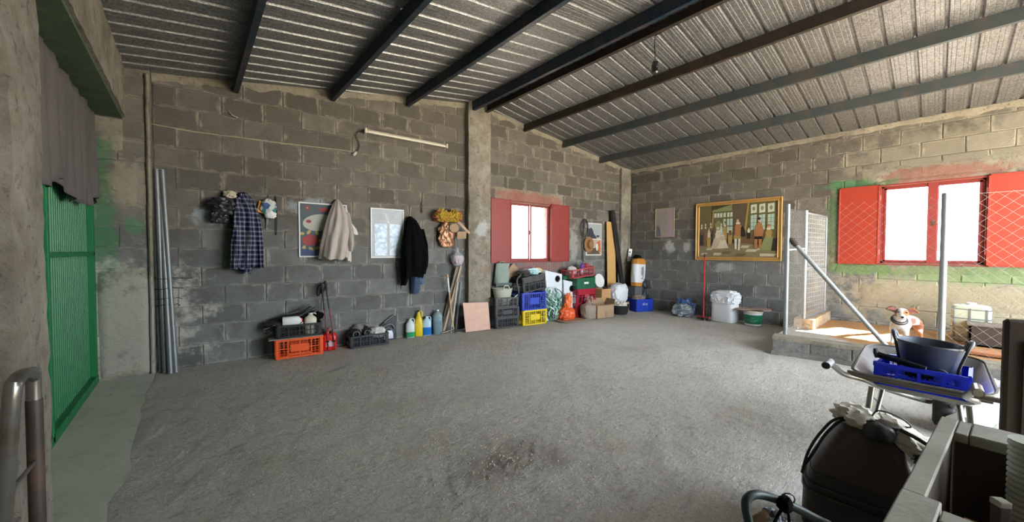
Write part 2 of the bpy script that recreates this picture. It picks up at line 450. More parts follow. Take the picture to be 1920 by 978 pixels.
def lumpy(name, parent, s0, s1, z0, z1, m, seed, amp=.022, step=.045, edge=.10, topf=None, base=-.012):
    """rough hand-thrown mortar over the blocks: a relief sheet with ragged edges"""
    nx = max(3, int((s1-s0)/step)); nz = max(3, int((z1-z0)/step)); vs = []; fs = []
    for i in range(nx+1):
        for k in range(nz+1):
            s = s0+(s1-s0)*i/nx; z = z0+(z1-z0)*k/nz
            if topf: z = z0 + (topf(s)-z0)*k/nz
            e = min(min(i, nx-i)/max(1, edge/step), min(k, nz-k)/max(1, edge/step), 1)
            if topf: e = min(min(i, nx-i)/1.5, k/max(1, edge/step), 1)
            nzv = noise.noise(Vector((s*5+seed, z*5, seed)))*.6 + noise.noise(Vector((s*14+seed, z*14, seed)))*.5
            y = .014 + (base - .014 - amp*(.4+nzv))*e if e > 0 else .014
            if 0 < e < 1: y += nzv*.012
            vs.append((s, y, z))
    for i in range(nx):
        for k in range(nz):
            a = i*(nz+1)+k; fs.append((a, a+nz+1, a+nz+2, a+1))
    mb = MB(); mb.v = vs; mb.f = fs
    return mb.build(name, m, parent, smooth=50, fix=False)

# floor with real relief
def floor_h(x, y):
    v = Vector((x, y, 0))
    h = noise.noise(v*1.3)*.012 + noise.noise(v*5)*.006 + noise.noise(Vector((x*.45+y*.9, (y*.45-x*.9)*3.2, 3))*6)*.0045 + noise.noise(Vector((x*26, y*26, 7)))*.0045
    d = math.hypot((x-1.72)/.55, (y-2.0)/.4)
    if d < 1.6: h += max(0, 1.6-d)*.012*(.5+noise.noise(v*22))
    if x < -.34: h = h*.1
    return h
fx0, fx1, fy0, fy1, st = -1.0, 9.3, -1.6, 6.7, .024
nx = int((fx1-fx0)/st); ny = int((fy1-fy0)/st)
mb = MB()
for i in range(nx+1):
    for k in range(ny+1):
        x = fx0+(fx1-fx0)*i/nx; y = fy0+(fy1-fy0)*k/ny
        mb.v.append((x, y, floor_h(x, y) - .008))
for i in range(nx):
    for k in range(ny):
        a = i*(ny+1)+k; mb.f.append((a, a+ny+1, a+ny+2, a+1))
floor = mb.build('floor', m_floor, smooth=60, fix=False); floor['kind'] = 'structure'
mb = MB(); mb.bb((-6, BACK_Y, -.12), (9.3, -1.6, -.01))
o = mb.build('floor_slab', m_floor, floor)
# smooth concrete strip along the gate
t = NT('smooth_concrete'); w = t.pos()
b_ = t.mix(t.noise(w, 2.2, 5, .6), (.42,.42,.36), (.62,.60,.53)); b_ = t.mix(t.math('MULTIPLY', t.ramp(t.noise(w, 7, 5), .5, .75), .4), b_, (.22,.25,.19))
t.set(col=b_, rough=.7, spec=.4); t.bump(t.noise(w, 20, 6), .25, .01); m_smooth = t.m
mb = MB(); rr = random.Random(3); L = []
for i in range(40):
    y = -2 + 8.45*i/39; L.append((-.36 + .05*noise.noise(Vector((0, y*2.1, 5))) + .035*noise.noise(Vector((0, y*7, 5))), y))
mb.v = [(-1.2, p[1], .003) for p in L] + [(p[0], p[1], .003) for p in L] + [(p[0]+.02, p[1], -.03) for p in L]
for i in range(39):
    mb.f.append((i, 40+i, 41+i, i+1))
trim = mb.build('trim_1', m_smooth); trim['kind'] = 'structure'
# ground outside
t = NT('outside_ground'); w = t.pos(); t.set(col=t.mix(t.noise(w, .4, 5), (.30,.27,.22), (.40,.37,.31)), rough=.95)
mb = MB(); mb.bb((-40, -40, -.5), (50, 46, -.16)); o = mb.build('ground', t.m); o['kind'] = 'structure'

# ---- gable wall
wb = struct('wall_back', (GA.x, GA.y, 0), GANG)
LEN = (GB - GA).length
gtop = lambda s: roof_z(GA.x + GD.x*s) + .0
W1 = (S_of(W(957,430)), S_of(W(1031,430)), 1.285, 2.55)
ridge_s = (4.3 - GA.x)/GD.x
slab('mortar_bed', wb, -.75, LEN+.25, lambda s: gtop(s)+.02, [W1], .012, .2, m_mortar, (0, ridge_s))
pil0, pil1 = S_of(W(873,400)), S_of(W(914,400))
j10 = .437
HW = [W1, (4.9, 7.05, 2.55, 2.76)]
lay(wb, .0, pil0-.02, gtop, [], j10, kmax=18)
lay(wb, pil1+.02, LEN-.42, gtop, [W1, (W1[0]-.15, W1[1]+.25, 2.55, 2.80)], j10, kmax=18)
tp = lumpy('mortar_patch', wb, W1[0]-.42, W1[1]+.45, 2.53, 2.86, m_plaster, 2.0)
for (a, b) in ((0.0, pil0), (pil1, LEN)):          # mortar squeezed in under the sheets
    n = 60 if b - a > 3 else 40; mb = MB(); 
    for i in range(n+1):
        s = a+(b-a)*i/n; t_ = gtop(s); w_ = .10 + .05*noise.noise(Vector((s*4, 1, 2))) + .035*noise.noise(Vector((s*15, 1, 2)))
        mb.v += [(s, .014, t_-w_), (s, -.012-.01*noise.noise(Vector((s*9, 4, 1))), t_-w_*.75), (s, -.02, t_+.012)]
    for i in range(n):
        for k in range(2): mb.f.append((i*3+k, i*3+3+k, i*3+4+k, i*3+1+k))
    mb.build('mortar_fillet', m_plaster, wb, smooth=60, fix=False)
# concrete columns
def column(name, s0, s1, d, z1, seed, parent_root=wb, w_=.0, blocks=False):
    n = 26; mb = MB(); q = random.Random(seed); top = z1
    rings = []
    for i in range(n+1):
        z = -.05 + (top+.05)*i/n
        e = lambda c: .010*noise.noise(Vector((c*3.1+seed, z*4.5, 1))) + .006*noise.noise(Vector((c*7+seed, z*15, 2)))
        rings.append([(s0+e(1), .02, z), (s0+e(2), -d+e(3)+.012, z), (s0+.018, -d+e(4), z), ((s0+s1)/2, -d+e(5)*1.2, z), (s1-.018, -d+e(6), z), (s1+e(7), -d+.012+e(8), z), (s1+e(9), .02, z)])
    mb.rings(rings); o = mb.build(name, m_pillar, smooth=40)
    o.location = parent_root.location; o.rotation_euler = parent_root.rotation_euler; o['kind'] = 'structure'; return o
column('trim_2', pil0, pil1, .13, gtop((pil0+pil1)/2)-.02, 3)
column('trim_3', LEN-.42, LEN-.02, .07, gtop(LEN-.3)-.02, 9)

# ---- right wall (local x runs towards the camera)
wr = struct('wall_right', (RX, 5.56, 0), -math.pi/2)
RS = lambda y: 5.56 - y
RLEN = 5.56 - BACK_Y
W2 = (RS(.663), RS(-.467), 1.31, 2.645)
rtop = lambda s: roof_z(RX)
slab('mortar_bed', wr, -.1, RLEN, lambda s: rtop(s)+.02, [W2], .012, .2, m_mortar)
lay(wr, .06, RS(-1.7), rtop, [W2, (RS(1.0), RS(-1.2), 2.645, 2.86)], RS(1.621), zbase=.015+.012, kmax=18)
lumpy('mortar_patch', wr, RS(1.0), RS(-1.3), 2.66, 3.0, m_plaster, 5.0, .03)
lumpy('mortar_patch', wr, RS(.80), RS(-.75), 2.64, 2.78, m_plaster, 8.0, .03, edge=.05)
lumpy('mortar_patch', wr, RS(1.3), RS(-1.6), 1.10, 1.32, m_plaster, 12.0, .015)
lumpy('mortar_patch', wr, RS(1.38), RS(1.21), 1.15, 2.75, m_plaster, 14.0, .012, edge=.06)
lumpy('mortar_patch', wr, RS(.95), RS(-1.6), .55, 1.02, m_plaster, 17.0, .006, edge=.1)
n = 80; mb = MB()
for i in range(n+1):
    s = RS(-1.7)*i/n; t_ = rtop(s); w_ = .10 + .05*noise.noise(Vector((s*4, 7, 2))) + .04*noise.noise(Vector((s*15, 7, 2)))
    mb.v += [(s, .014, t_-w_), (s, -.012-.014*noise.noise(Vector((s*9, 4, 1))), t_-w_*.7), (s, -.02, t_+.012)]
for i in range(n):
    for k in range(2): mb.f.append((i*3+k, i*3+3+k, i*3+4+k, i*3+1+k))
mb.build('mortar_fillet', m_plaster, wr, smooth=60, fix=False)

# unseen wall behind the camera; assumed wide doorway, sized to steer the daylight
wf = struct('unseen_wall_front')
OX0, OX1, OZ = 3.0, 9.0, 3.6
mb = MB(); n_ = 24
for i in range(n_):
    xa = -1.1 + 10.4*i/n_; xb = -1.1 + 10.4*(i+1)/n_
    z0_ = OZ if OX0 <= (xa+xb)/2 <= OX1 else -.1
    mb.add([(xa, BACK_Y-.2, z0_), (xb, BACK_Y-.2, z0_), (xb, BACK_Y, z0_), (xa, BACK_Y, z0_), (xa, BACK_Y-.2, roof_z(xa)+.03), (xb, BACK_Y-.2, roof_z(xb)+.03), (xb, BACK_Y, roof_z(xb)+.03), (xa, BACK_Y, roof_z(xa)+.03)], [(0,3,2,1),(4,5,6,7),(0,1,5,4),(1,2,6,5),(2,3,7,6),(3,0,4,7)])
mb.build('unseen_wall_slab', m_pillar, wf)
portal('doorway_portal', ((OX0+OX1)/2, BACK_Y-.05, OZ/2), (math.pi/2, 0, 0), OX1-OX0, OZ)
portal('window_portal', (RX+.1, .1, 1.98), (0, math.pi/2, 0), 1.34, 1.14)
pw = G((W1[0]+W1[1])/2, 1.92, -.1)
portal('window_portal', tuple(pw), (-math.pi/2, 0, GANG), 1.1, 1.27)

# ---- windows with steel frames and shutters folded back on the wall
def window(name, root_loc, rz, s0, s1, z0, z1, m, wl, wr_, msh, mull=.5, mw=.05, shz=(0, 0)):
    r = struct(name, root_loc, rz)
    f = MB(); t = .035; y0, y1 = .035, .075
    for a, b in (((s0, y0, z0), (s1, y1, z0+t)), ((s0, y0, z1-t), (s1, y1, z1)), ((s0, y0, z0), (s0+t, y1, z1)), ((s1-t, y0, z0), (s1, y1, z1))): f.bb(a, b)
    for a, b in (((s0-.02, -.02, z0-.02), (s1+.02, .04, z0)), ((s0-.02, -.02, z1), (s1+.02, .04, z1+.02)), ((s0-.02, -.02, z0), (s0, .04, z1)), ((s1, -.02, z0), (s1+.02, .04, z1))): f.bb(a, b)
    f.build('window_frame', m, r, bevel=.003)
    sm_ = s0 + (s1-s0)*mull
    for a, b in ((s0+t, sm_-mw/4), (sm_+mw/4, s1-t)):
        c = MB(); u = .03
        for p, q in (((a, .03, z0+t), (b, .065, z0+t+u)), ((a, .03, z1-t-u), (b, .065, z1-t)), ((a, .03, z0+t), (a+u, .065, z1-t)), ((b-u, .03, z0+t), (b, .065, z1-t))): c.bb(p, q)
        cs = c.build('casement', m, r, bevel=.003)
        g = MB(); g.bb((a+.01, .048, z0+t+.01), (b-.01, .052, z1-t-.01)); g.build('pane', m_glass, cs)
    h = MB(); h.tube([(sm_, .03, z0+(z1-z0)*.5), (sm_, -.005, z0+(z1-z0)*.5), (sm_+.03, -.012, z0+(z1-z0)*.5), (sm_+.085, -.012, z0+(z1-z0)*.5-.01)], .008, 6); h.box((sm_, .025, z0+(z1-z0)*.5), (.03, .012, .09))
    h.build('window_handle', m_chrome, r, smooth=40)
    for (a, b) in (wl, wr_):
        if a is None: continue
        p = MB(); p.bb((a, -.045, z0-.02+shz[0]), (b, -.028, z1+.03+shz[1])); g = .022
        p.bb((a, -.052, z0-.02+shz[0]), (b, -.02, z0-.02+g+shz[0])); p.bb((a, -.052, z1+.03-g+shz[1]), (b, -.02, z1+.03+shz[1])); p.bb((a, -.052, z0-.02), (a+g, -.02, z1+.03)); p.bb((b-g, -.052, z0-.02), (b, -.02, z1+.03))
        sh = p.build('shutter', msh, r, bevel=.003)
        hh = MB()
        edge = b if b <= s0 + .05 else a
        for zz in (z0+.2, z1-.2): hh.tube([(edge, -.03, zz-.04), (edge, -.03, zz+.04)], .012, 8)
        hh.build('hinge', msh, sh, smooth=40)
    return r
window('window_1', (GA.x, GA.y, 0), GANG, *W1, m_red, (S_of(W(917,430))+.02, W1[0]-.01), (W1[1]+.01, S_of(W(1065,430))), m_red)
window('window_2', (RX, 5.56, 0), -math.pi/2, *W2, m_red, (RS(1.215), W2[0]-.015), (W2[1]+.015, W2[1]+.62), m_orange_red, mull=.53, mw=.12)
mb = MB(); sm_ = W2[0]+(W2[1]-W2[0])*.53; mb.bb((sm_-.06, .02, W2[2]), (sm_+.05, .06, W2[3]))
mb.build('centre_post', m_red, bpy.data.objects['window_2'], bevel=.004)

# ---- left wall: near pillar, lintel, end pier, steel gate
piers = []
def lump_box(name, a, b, m, seed, nseg=(2, 2, 14), amp=.012, kind='structure'):
    bm = bmesh.new(); bmesh.ops.create_cube(bm, size=1)
    for v in bm.verts: v.co = Vector([(a[i]+b[i])/2 + v.co[i]*(b[i]-a[i]) for i in range(3)])
    ext = [abs(b[i]-a[i]) for i in range(3)]
    for ax in range(3):
        n = nseg[ax]
        for c in range(1, n):
            p = [0, 0, 0]; p[ax] = a[ax] + (b[ax]-a[ax])*c/n; nn = [0, 0, 0]; nn[ax] = 1
            bmesh.ops.bisect_plane(bm, geom=bm.verts[:]+bm.edges[:]+bm.faces[:], plane_co=p, plane_no=nn)
    for v in bm.verts:
        q = v.co*4; q2 = v.co*13
        v.co += Vector((noise.noise(q+Vector((seed,0,0))), noise.noise(q+Vector((0,seed,0))), 0))*amp + Vector((noise.noise(q2+Vector((seed,0,0))), noise.noise(q2+Vector((0,seed,0))), noise.noise(q2+Vector((0,0,seed)))))*amp*.6
    bmesh.ops.recalc_face_normals(bm, faces=bm.faces[:])
    me = bpy.data.meshes.new(name); bm.to_mesh(me); bm.free(); me.shade_smooth(); me.set_sharp_from_angle(angle=math.radians(50)); me.materials.append(m)
    o = bpy.data.objects.new(name, me); col.objects.link(o)
    if kind: o['kind'] = kind
    return o
lump_box('trim_4', (-.95, 2.27, -.1), (-.5, 2.68, 3.62), m_pillar, 2, (8, 8, 60), .012)      # near pillar
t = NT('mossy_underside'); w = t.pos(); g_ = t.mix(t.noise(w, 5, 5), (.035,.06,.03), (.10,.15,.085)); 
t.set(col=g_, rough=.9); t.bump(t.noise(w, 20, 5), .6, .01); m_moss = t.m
lt = lump_box('trim_5', (-.83, 2.5, 3.06), (-.55, 6.40, 3.66), m_pillar, 5, (4, 50, 8), .012)     # lintel above the gate
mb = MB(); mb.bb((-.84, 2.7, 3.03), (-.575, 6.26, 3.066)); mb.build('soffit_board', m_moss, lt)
pr = struct('trim_6', (0, 0, 0), 0)
mb = MB(); mb.bb((-.95, 6.262, -.1), (-.34, 6.5, 3.66)); mb.build('pier_core', m_mortar, pr)
pl = struct('wall_left', (-.84, 6.255, 0), 0)
for k in range(15):
    z0 = .02 + k*COURSE*1.0
    if z0 + .2 > 3.62: break
    for (a, b) in (((0, .46),) if k % 2 else ((0, .21), (.21, .46))):
        me = block_mesh(b-a-.012, COURSE-.013, (COURSE-.013)/2, (COURSE-.013)/2, R.random())
        o = bpy.data.objects.new('cement_block', me); col.objects.link(o); o.parent = pl; o.location = ((a+b)/2, R.uniform(-.004, .004), z0+COURSE/2)
# render coats on the pier: lower smooth coat and the vertical corner bead
lumpy('render_coat', pl, 0.02, .47, .0, 1.28, m_plaster, 31.0, .006, edge=.03, base=-.02)
lumpy('render_coat', pl, 0.0, .40, 2.0, 2.42, m_plaster, 37.0, .012, edge=.06)
lumpy('render_coat', pl, 0.0, .30, 2.62, 3.05, m_plaster, 41.0, .014, edge=.06)
mb = MB(); pts = [(.475 + .006*noise.noise(Vector((0, z*.3, 1))), -.012, z*.1) for z in range(0, 37)]
mb.tube(pts, .022, 6); mb.build('corner_bead', m_plaster, pl, smooth=60)
# outer left wall beyond the gate and in front of the pillar
o = MB().bb((-1.12, BACK_Y, -.1), (-.93, 2.3, 3.62)).build('mortar_bed', m_pillar, pl)
o.matrix_parent_inverse = Matrix.Translation((.84, -6.255, 0))

# gate of vertical corrugated green sheet
gt = struct('door_1', (-.86, 0, 0), 0)
def gatex(y): return -.86 + 0*(y)
mb = MB(); y0, y1 = 2.6, 6.26; per = .068; nrib = int((y1-y0)/per); vs = []; 
prof = [(0, 0), (.3, 0), (.42, -.016), (.80, -.016), (.92, 0)]
ys = []
for i in range(nrib):
    for a, d in prof: ys.append((y0 + (i+a)*per, d))
ys.append((y0+nrib*per, 0))
def strip(z0, z1):
    m_ = MB(); m_.v = [(d, y, z0) for y, d in ys] + [(d, y, z1) for y, d in ys]; n_ = len(ys)
    m_.f = [(i, i+1, n_+i+1, n_+i) for i in range(n_-1)]
    return m_
strip(.05, 1.46).build('gate_sheet', m_green, gt, fix=False); strip(1.46, 2.72).build('gate_sheet', m_green, gt, fix=False)
fr = MB(); fr.bb((-.01, y0, -.03), (.05, y1, .085)); fr.bb((.005, y0, 1.44), (.045, y1, 1.485)); fr.bb((-.02, y1-.09, -.02), (.045, y1+.02, 2.73)); fr.bb((0, y0, 2.68), (.05, y1, 2.73))
fr.bb((0, 4.4, .02), (.05, 4.45, 2.72))
fr.build('gate_frame', m_green, gt, bevel=.004)
sv = MB()
for i in range(30): sv.lathe([(.008, -.01), (.006, 0)], (.052, y0+.1+i*.12, .09), 6)
sv.build('gate_rivets', m_green, gt)

# ---- roof
ceil = struct('ceiling')
PER = .244; ph = 3.892
def sheet_mesh(x0, x1, cols=4):
    pr_ = [(0, 0), (.030, 0), (.033, .003), (.037, 0), (.07, 0), (.073, .003), (.077, 0), (.098, 0), (.112, .030), (.132, .030), (.146, 0), (.168, 0), (.171, .003), (.175, 0), (.207, 0), (.211, .003), (.215, 0)]
    pts = []
    for c in range(cols):
        for a, b in pr_: pts.append((c*PER + a, b))
    pts += [(cols*PER, 0), (cols*PER+.02, 0)]
    n = len(pts); vs = []
    segs = 2
    for th in (0.0, .0025):
        for k in range(segs+1):
            x = x0+(x1-x0)*k/segs
            for y, z in pts: vs.append((x, y, roof_z(x) + z + th))
    fs = []; q = n*(segs+1)
    for k in range(segs):
        for i in range(n-1):
            a = k*n+i; fs.append((a, a+1, a+n+1, a+n)); fs.append((q+a, q+a+n, q+a+n+1, q+a+1))
    for k in (0, segs):
        for i in range(n-1): a = k*n+i; fs.append((a, a+1, q+a+1, q+a))
    me = bpy.data.meshes.new('roof_sheet'); me.from_pydata(vs, [], fs); me.materials.append(m_zinc); return me
shL = sheet_mesh(-1.45, 4.27); shR = sheet_mesh(4.24, 9.6)
y = ph - .122 + PER*13
k = 0
while y > BACK_Y - .5:
    for me in (shL, shR):
        o = bpy.data.objects.new('roof_sheet', me); col.objects.link(o); o.parent = ceil
        o.location = (0, y - 4*PER, .0015*(k % 2) + (.0 if me is shL else .0))
    y -= 4*PER; k += 1
mb = MB()
for sx, x1 in ((-1, 3.98), (1, 4.62)):
    mb.add([(4.3, BACK_Y-.4, 4.44), (4.3, 6.55, 4.44), (x1, 6.55, roof_z(x1)+.036), (x1, BACK_Y-.4, roof_z(x1)+.036)], [(0,1,2,3)])
mb.build('ridge_cap', m_zinc, ceil, fix=False)
def purlin(x, m, w=.05, h=.15, lip=.012, side=1, z=None):
    """cold-formed channel: web, two flanges"""
    y0, y1 = BACK_Y-.3, 6.0 - .085*(x-4.2) + .02
    zt = (roof_z(x) if z is None else z) - .001; zb = zt - h; mb = MB(); t = .004
    mb.bb((x-t/2, y0, zb), (x+t/2, y1, zt)); mb.bb((x, y0, zb), (x+w*side, y1, zb+t)); mb.bb((x, y0, zt-t), (x+w*side, y1, zt))
    mb.bb((x+w*side-t*side, y0, zb), (x+w*side, y1, zb+lip))
    o = mb.build('purlin', m, ceil); return o
for x in (.47, 1.67, 2.85): purlin(x, m_blue, .055, .15, side=1)
purlin(4.08, m_blue, .06, .16, side=1, z=roof_z(4.08))
purlin(4.42, m_dgrey, .06, .15, side=-1)
for x, m in ((5.42, m_dgrey), (6.55, m_grey_paint), (7.82, m_grey_paint)): purlin(x, m, .055, .145, side=1)

# loose dirt clods on the rough concrete
mb = MB(); q = random.Random(77)
for i in range(650):
    if i < 260: a_ = q.uniform(0, 6.28); r_ = abs(q.gauss(0, .5)); x = 1.72 + r_*math.cos(a_)*1.1; y = 2.0 + r_*math.sin(a_)*.8; sz = q.uniform(.003, .011)
    else: x = q.uniform(-.2, 6.3); y = q.uniform(-.5, 5.6); sz = q.uniform(.003, .008)
    z = floor_h(x, y) - .008; n_ = 5
    vs = [(x + sz*q.uniform(.6, 1.3)*math.cos(k*1.257), y + sz*q.uniform(.6, 1.3)*math.sin(k*1.257), z) for k in range(5)] + [(x + sz*.5*math.cos(k*1.257+.5), y + sz*.5*math.sin(k*1.257+.5), z + sz*q.uniform(.5, .9)) for k in range(5)]
    mb.add(vs, [(k, (k+1)%5, 5+(k+1)%5, 5+k) for k in range(5)] + [(5,6,7,8,9)])
o = mb.build('dirt_clods', mat('dirt_clod', (.50,.44,.36), .95, 0, .35, 3), fix=False)
tag(o, 'loose brown dirt clods scattered on the rough concrete floor', 'dirt', kind='stuff')
# ------------------------------------------------------------------ shared builders
def cloth(parent, name, m, stations, n=36, folds=7, amp=.18, seed=0, hem=.02, smooth=60, back=.012):
    """hanging garment: stations = (z, x_centre, half_width, half_depth); y=0 is the wall, cloth bulges to -y"""
    q = random.Random(seed); ph_ = [q.uniform(0, 6.28) for _ in range(4)]
    st_ = []
    for i in range(len(stations)-1):
        a, b = stations[i], stations[i+1]
        for k in range(5): st_.append([a[j]+(b[j]-a[j])*k/5 for j in range(4)])
    st_.append(list(stations[-1])); rs = []; N = len(st_)
    for i, (z, xc, hw, hd) in enumerate(st_):
        ring = []; tt = i/(N-1)
        for k in range(n):
            a = 2*math.pi*k/n
            f = 1 + amp*math.sin(folds*a + ph_[0] + 1.2*math.sin(tt*3+ph_[1])) * min(1, .25+tt) + amp*.6*math.sin((folds*1.7)*a + ph_[2] + tt*4)
            f += .16*noise.noise(Vector((math.cos(a)*1.8+seed, math.sin(a)*1.8, z*4))) + .10*noise.noise(Vector((math.cos(a)*5+seed, math.sin(a)*5, z*9)))
            x = xc + hw*math.cos(a)*(1+(f-1)*.35); y = -hd - back + hd*math.sin(a)*(f if math.sin(a) < 0 else .9)
            zz = z + (hem*math.sin(3*a+ph_[3]) + hem*.7*math.sin(7*a) if i == N-1 else 0)
            ring.append((x, min(y, -back*.5), zz))
        rs.append(ring)
    mb = MB(); mb.rings(rs, capb=True, capt=True)
    return mb.build(name, m, parent, smooth=smooth)
def blob(name, m, parent=None, size=(.3,.3,.3), seed=0, amp=.12, freq=3, sub=4, flat=.5, crumple=.05, loc=(0,0,0), neck=None, smooth=35, power=1.0, rot=None):
    """a soft sack-like shape resting on z=0; neck=(height, radius) draws it to a tied neck"""
    bm = bmesh.new(); bmesh.ops.create_icosphere(bm, subdivisions=sub, radius=1)
    for v in bm.verts:
        c = v.co.copy()
        if power != 1.0: c = Vector([math.copysign(abs(a)**power, a) for a in c])
        nz = noise.noise(v.co*freq + Vector((seed*3.1, seed, 0)))*amp + abs(noise.noise(v.co*freq*2.7 + Vector((seed, 2, 1))))*crumple*2 + noise.noise(v.co*freq*6+Vector((seed,5,1)))*crumple*.6
        c *= (1 + nz)
        c.z = max(c.z, -flat)
        if neck and c.z > neck[0]:
            t_ = min(1, (c.z-neck[0])/(1-neck[0])); k = 1 - (1-neck[1])*math.sin(min(t_*1.6, 1)*math.pi/2)
            if t_ > .75: k = neck[1] + (t_-.75)*1.6
            c.x *= k; c.y *= k
        v.co = Vector((c.x*size[0]/2, c.y*size[1]/2, (c.z+flat)/(1+flat)*size[2]))
    bmesh.ops.recalc_face_normals(bm, faces=bm.faces[:])
    me = bpy.data.meshes.new(name); bm.to_mesh(me); bm.free(); me.shade_smooth(); me.set_sharp_from_angle(angle=math.radians(smooth)); me.materials.append(m)
    o = bpy.data.objects.new(name, me); col.objects.link(o); o.location = loc
    if rot: o.rotation_euler = rot
    if parent: o.parent = parent
    return o
def crate(name, label, m, loc, rz, w=.6, d=.4, h=.31, style='grid', group=None, rot=None, nv=9, nh=4, arch=False, plate=None, tex=None, hole=True):
    """stackable harvest crate: four latticed sides, each a part, and a slatted bottom"""
    r = thing(name, label, 'crate', loc, rz, group, rot)
    def side(L, front):
        s = MB(); T = .008
        s.bb((-L/2, -.014, h-.028), (L/2, .004, h)); s.bb((-L/2, -.010, 0.0), (L/2, .0, .025))
        s.bb((-L/2, -.010, 0), (-L/2+.035, .004, h)); s.bb((L/2-.035, -.010, 0), (L/2, .004, h))
        s.bb((-L/2, -.012, h*.5-.006), (L/2, .0, h*.5+.006))
        n = nv if front else max(3, int(nv*d/w))
        big = 2 if front else 1
        for i in range(1, n):
            x = -L/2 + L*i/n; t_ = .0035
            s.bb((x-t_, -.006, .02), (x+t_, .0, h-.02))
        for i in range(1, big*2):
            x = -L/2 + L*i/(big*2); s.bb((x-.008, -.014, 0), (x+.008, .0, h-.02))
        for i in range(1, nh*2):
            z = h*i/(nh*2); s.bb((-L/2+.03, -.004, z-.002), (L/2-.03, .0, z+.002))
        if style == 'plate':
            s.bb((-L*.2, -.013, h*.32), (L*.2, -.002, h*.70))
        if style == 'solidtop':
            s.bb((-L/2, -.010, h*.62), (L/2, .0, h))
        if style == 'solid':
            s.bb((-L/2+.01, -.008, 0), (L/2-.01, .0, h-.01))
        if arch and front:
            s.bb((-L*.5, -.016, 0), (-L*.32, .0, .03)); s.bb((L*.32, -.016, 0), (L*.5, .0, .03))
            s.bar((-L*.33, -.008, .01), (-L*.22, -.008, .05), .012, .02); s.bar((L*.33, -.008, .01), (L*.22, -.008, .05), .012, .02); s.bb((-L*.22, -.016, .042), (L*.22, .0, .062))
        return s
    for L, dy, ang, fr_ in ((w, -d/2, 0, True), (w, d/2, math.pi, True), (d, 0, math.pi/2, False), (d, 0, -math.pi/2, False)):
        o = side(L, fr_).build('side_panel', m, r)
        o.rotation_euler = (0, 0, ang)
        o.location = (0, dy, 0) if fr_ else ((w/2, 0, 0) if ang > 0 else (-w/2, 0, 0))
    b = MB(); b.bb((-w/2+.005, -d/2+.005, .004), (w/2-.005, d/2-.005, .012))
    for i in range(5): b.bb((-w/2+.01, -d/2+.03+i*(d-.07)/4, .0), (w/2-.01, -d/2+.04+i*(d-.07)/4, .02))
    b.build('base_panel', m, r)
    if tex:
        p = MB(); p.bb((-w*.12, -d/2-.0165, h*.45), (w*.12, -d/2-.0135, h*.62)); p.build('printed_name_panel', tex, r)
    return r
def jug(name, label, m, loc, rz, w, d, h, cap=m_white, shoulder=.72, handle=True, liquid=None, lh=.4, group=None, cat='jug', ribs=0, neck=.22, cap_r=None, labelm=None, rot=None, capl=None):
    r = thing(name, label, cat, loc, rz, group, rot)
    def ring(a, b, z, p=3.2, n=24):
        out = []
        for k in range(n):
            t_ = 2*math.pi*k/n; c, s_ = math.cos(t_), math.sin(t_)
            out.append((a*math.copysign(abs(c)**(2/p), c), b*math.copysign(abs(s_)**(2/p), s_), z))
        return out
    rs = [ring(w/2*.9, d/2*.9, 0), ring(w/2, d/2, .012*h/.3)]
    if ribs:
        for i in range(ribs):
            z = h*(.08 + (shoulder-.1)*i/ribs); dz = h*(shoulder-.1)/ribs
            rs += [ring(w/2, d/2, z), ring(w/2*.95, d/2*.95, z+dz*.4), ring(w/2*.95, d/2*.95, z+dz*.5), ring(w/2, d/2, z+dz*.9)]
    rs += [ring(w/2, d/2, h*shoulder), ring(w/2*.88, d/2*.88, h*(shoulder+.08), 2.6), ring(w/2*.62, d/2*.62, h*(shoulder+.15), 2.2), ring(w*neck*.5+.004, w*neck*.5+.004, h*.93, 2), ring(w*neck*.5, w*neck*.5, h*.97, 2)]
    mb = MB(); mb.rings(rs); mb.build('body', m, r, smooth=50)
    c = MB(); cr = cap_r or (w*neck*.5+.008); c.lathe([(cr, h*.95), (cr, h*.995), (cr*.85, h)], n=14); oc = c.build('cap', cap, r, smooth=40)
    if capl: oc['label'] = capl
    if handle:
        hb = MB(); hb.tube(sm([(w*.10, 0, h*.94), (w*.30, 0, h*.985), (w*.44, 0, h*.90), (w*.45, 0, h*.74)], 4), .009, 8); hb.build('handle', m, r, smooth=50)
    if liquid:
        lq = MB(); lq.rings([ring(w/2*.91, d/2*.91, .004), ring(w/2*1.008, d/2*1.008, .014), ring(w/2*1.008, d/2*1.008, h*lh)]); lq.build('liquid', liquid, r, smooth=50)
    if labelm:
        l_ = MB(); l_.bb((-w*.32, -d/2-.003, h*.2), (w*.32, -d/2+.01, h*.55)); l_.build('paper_label', labelm, r)
    return r
def hang(name, label, cat, u, v, off=0.0, group=None):
    """root on the gable wall: local x along the wall, -y to the room, z=0 at floor level"""
    p = W(u, v, off)
    return thing(name, label, cat, (p.x, p.y, 0), GANG, group), S_of(p)
def sx(u, v, s0): return S_of(W(u, v)) - s0
def zz(u, v): return W(u, v).z

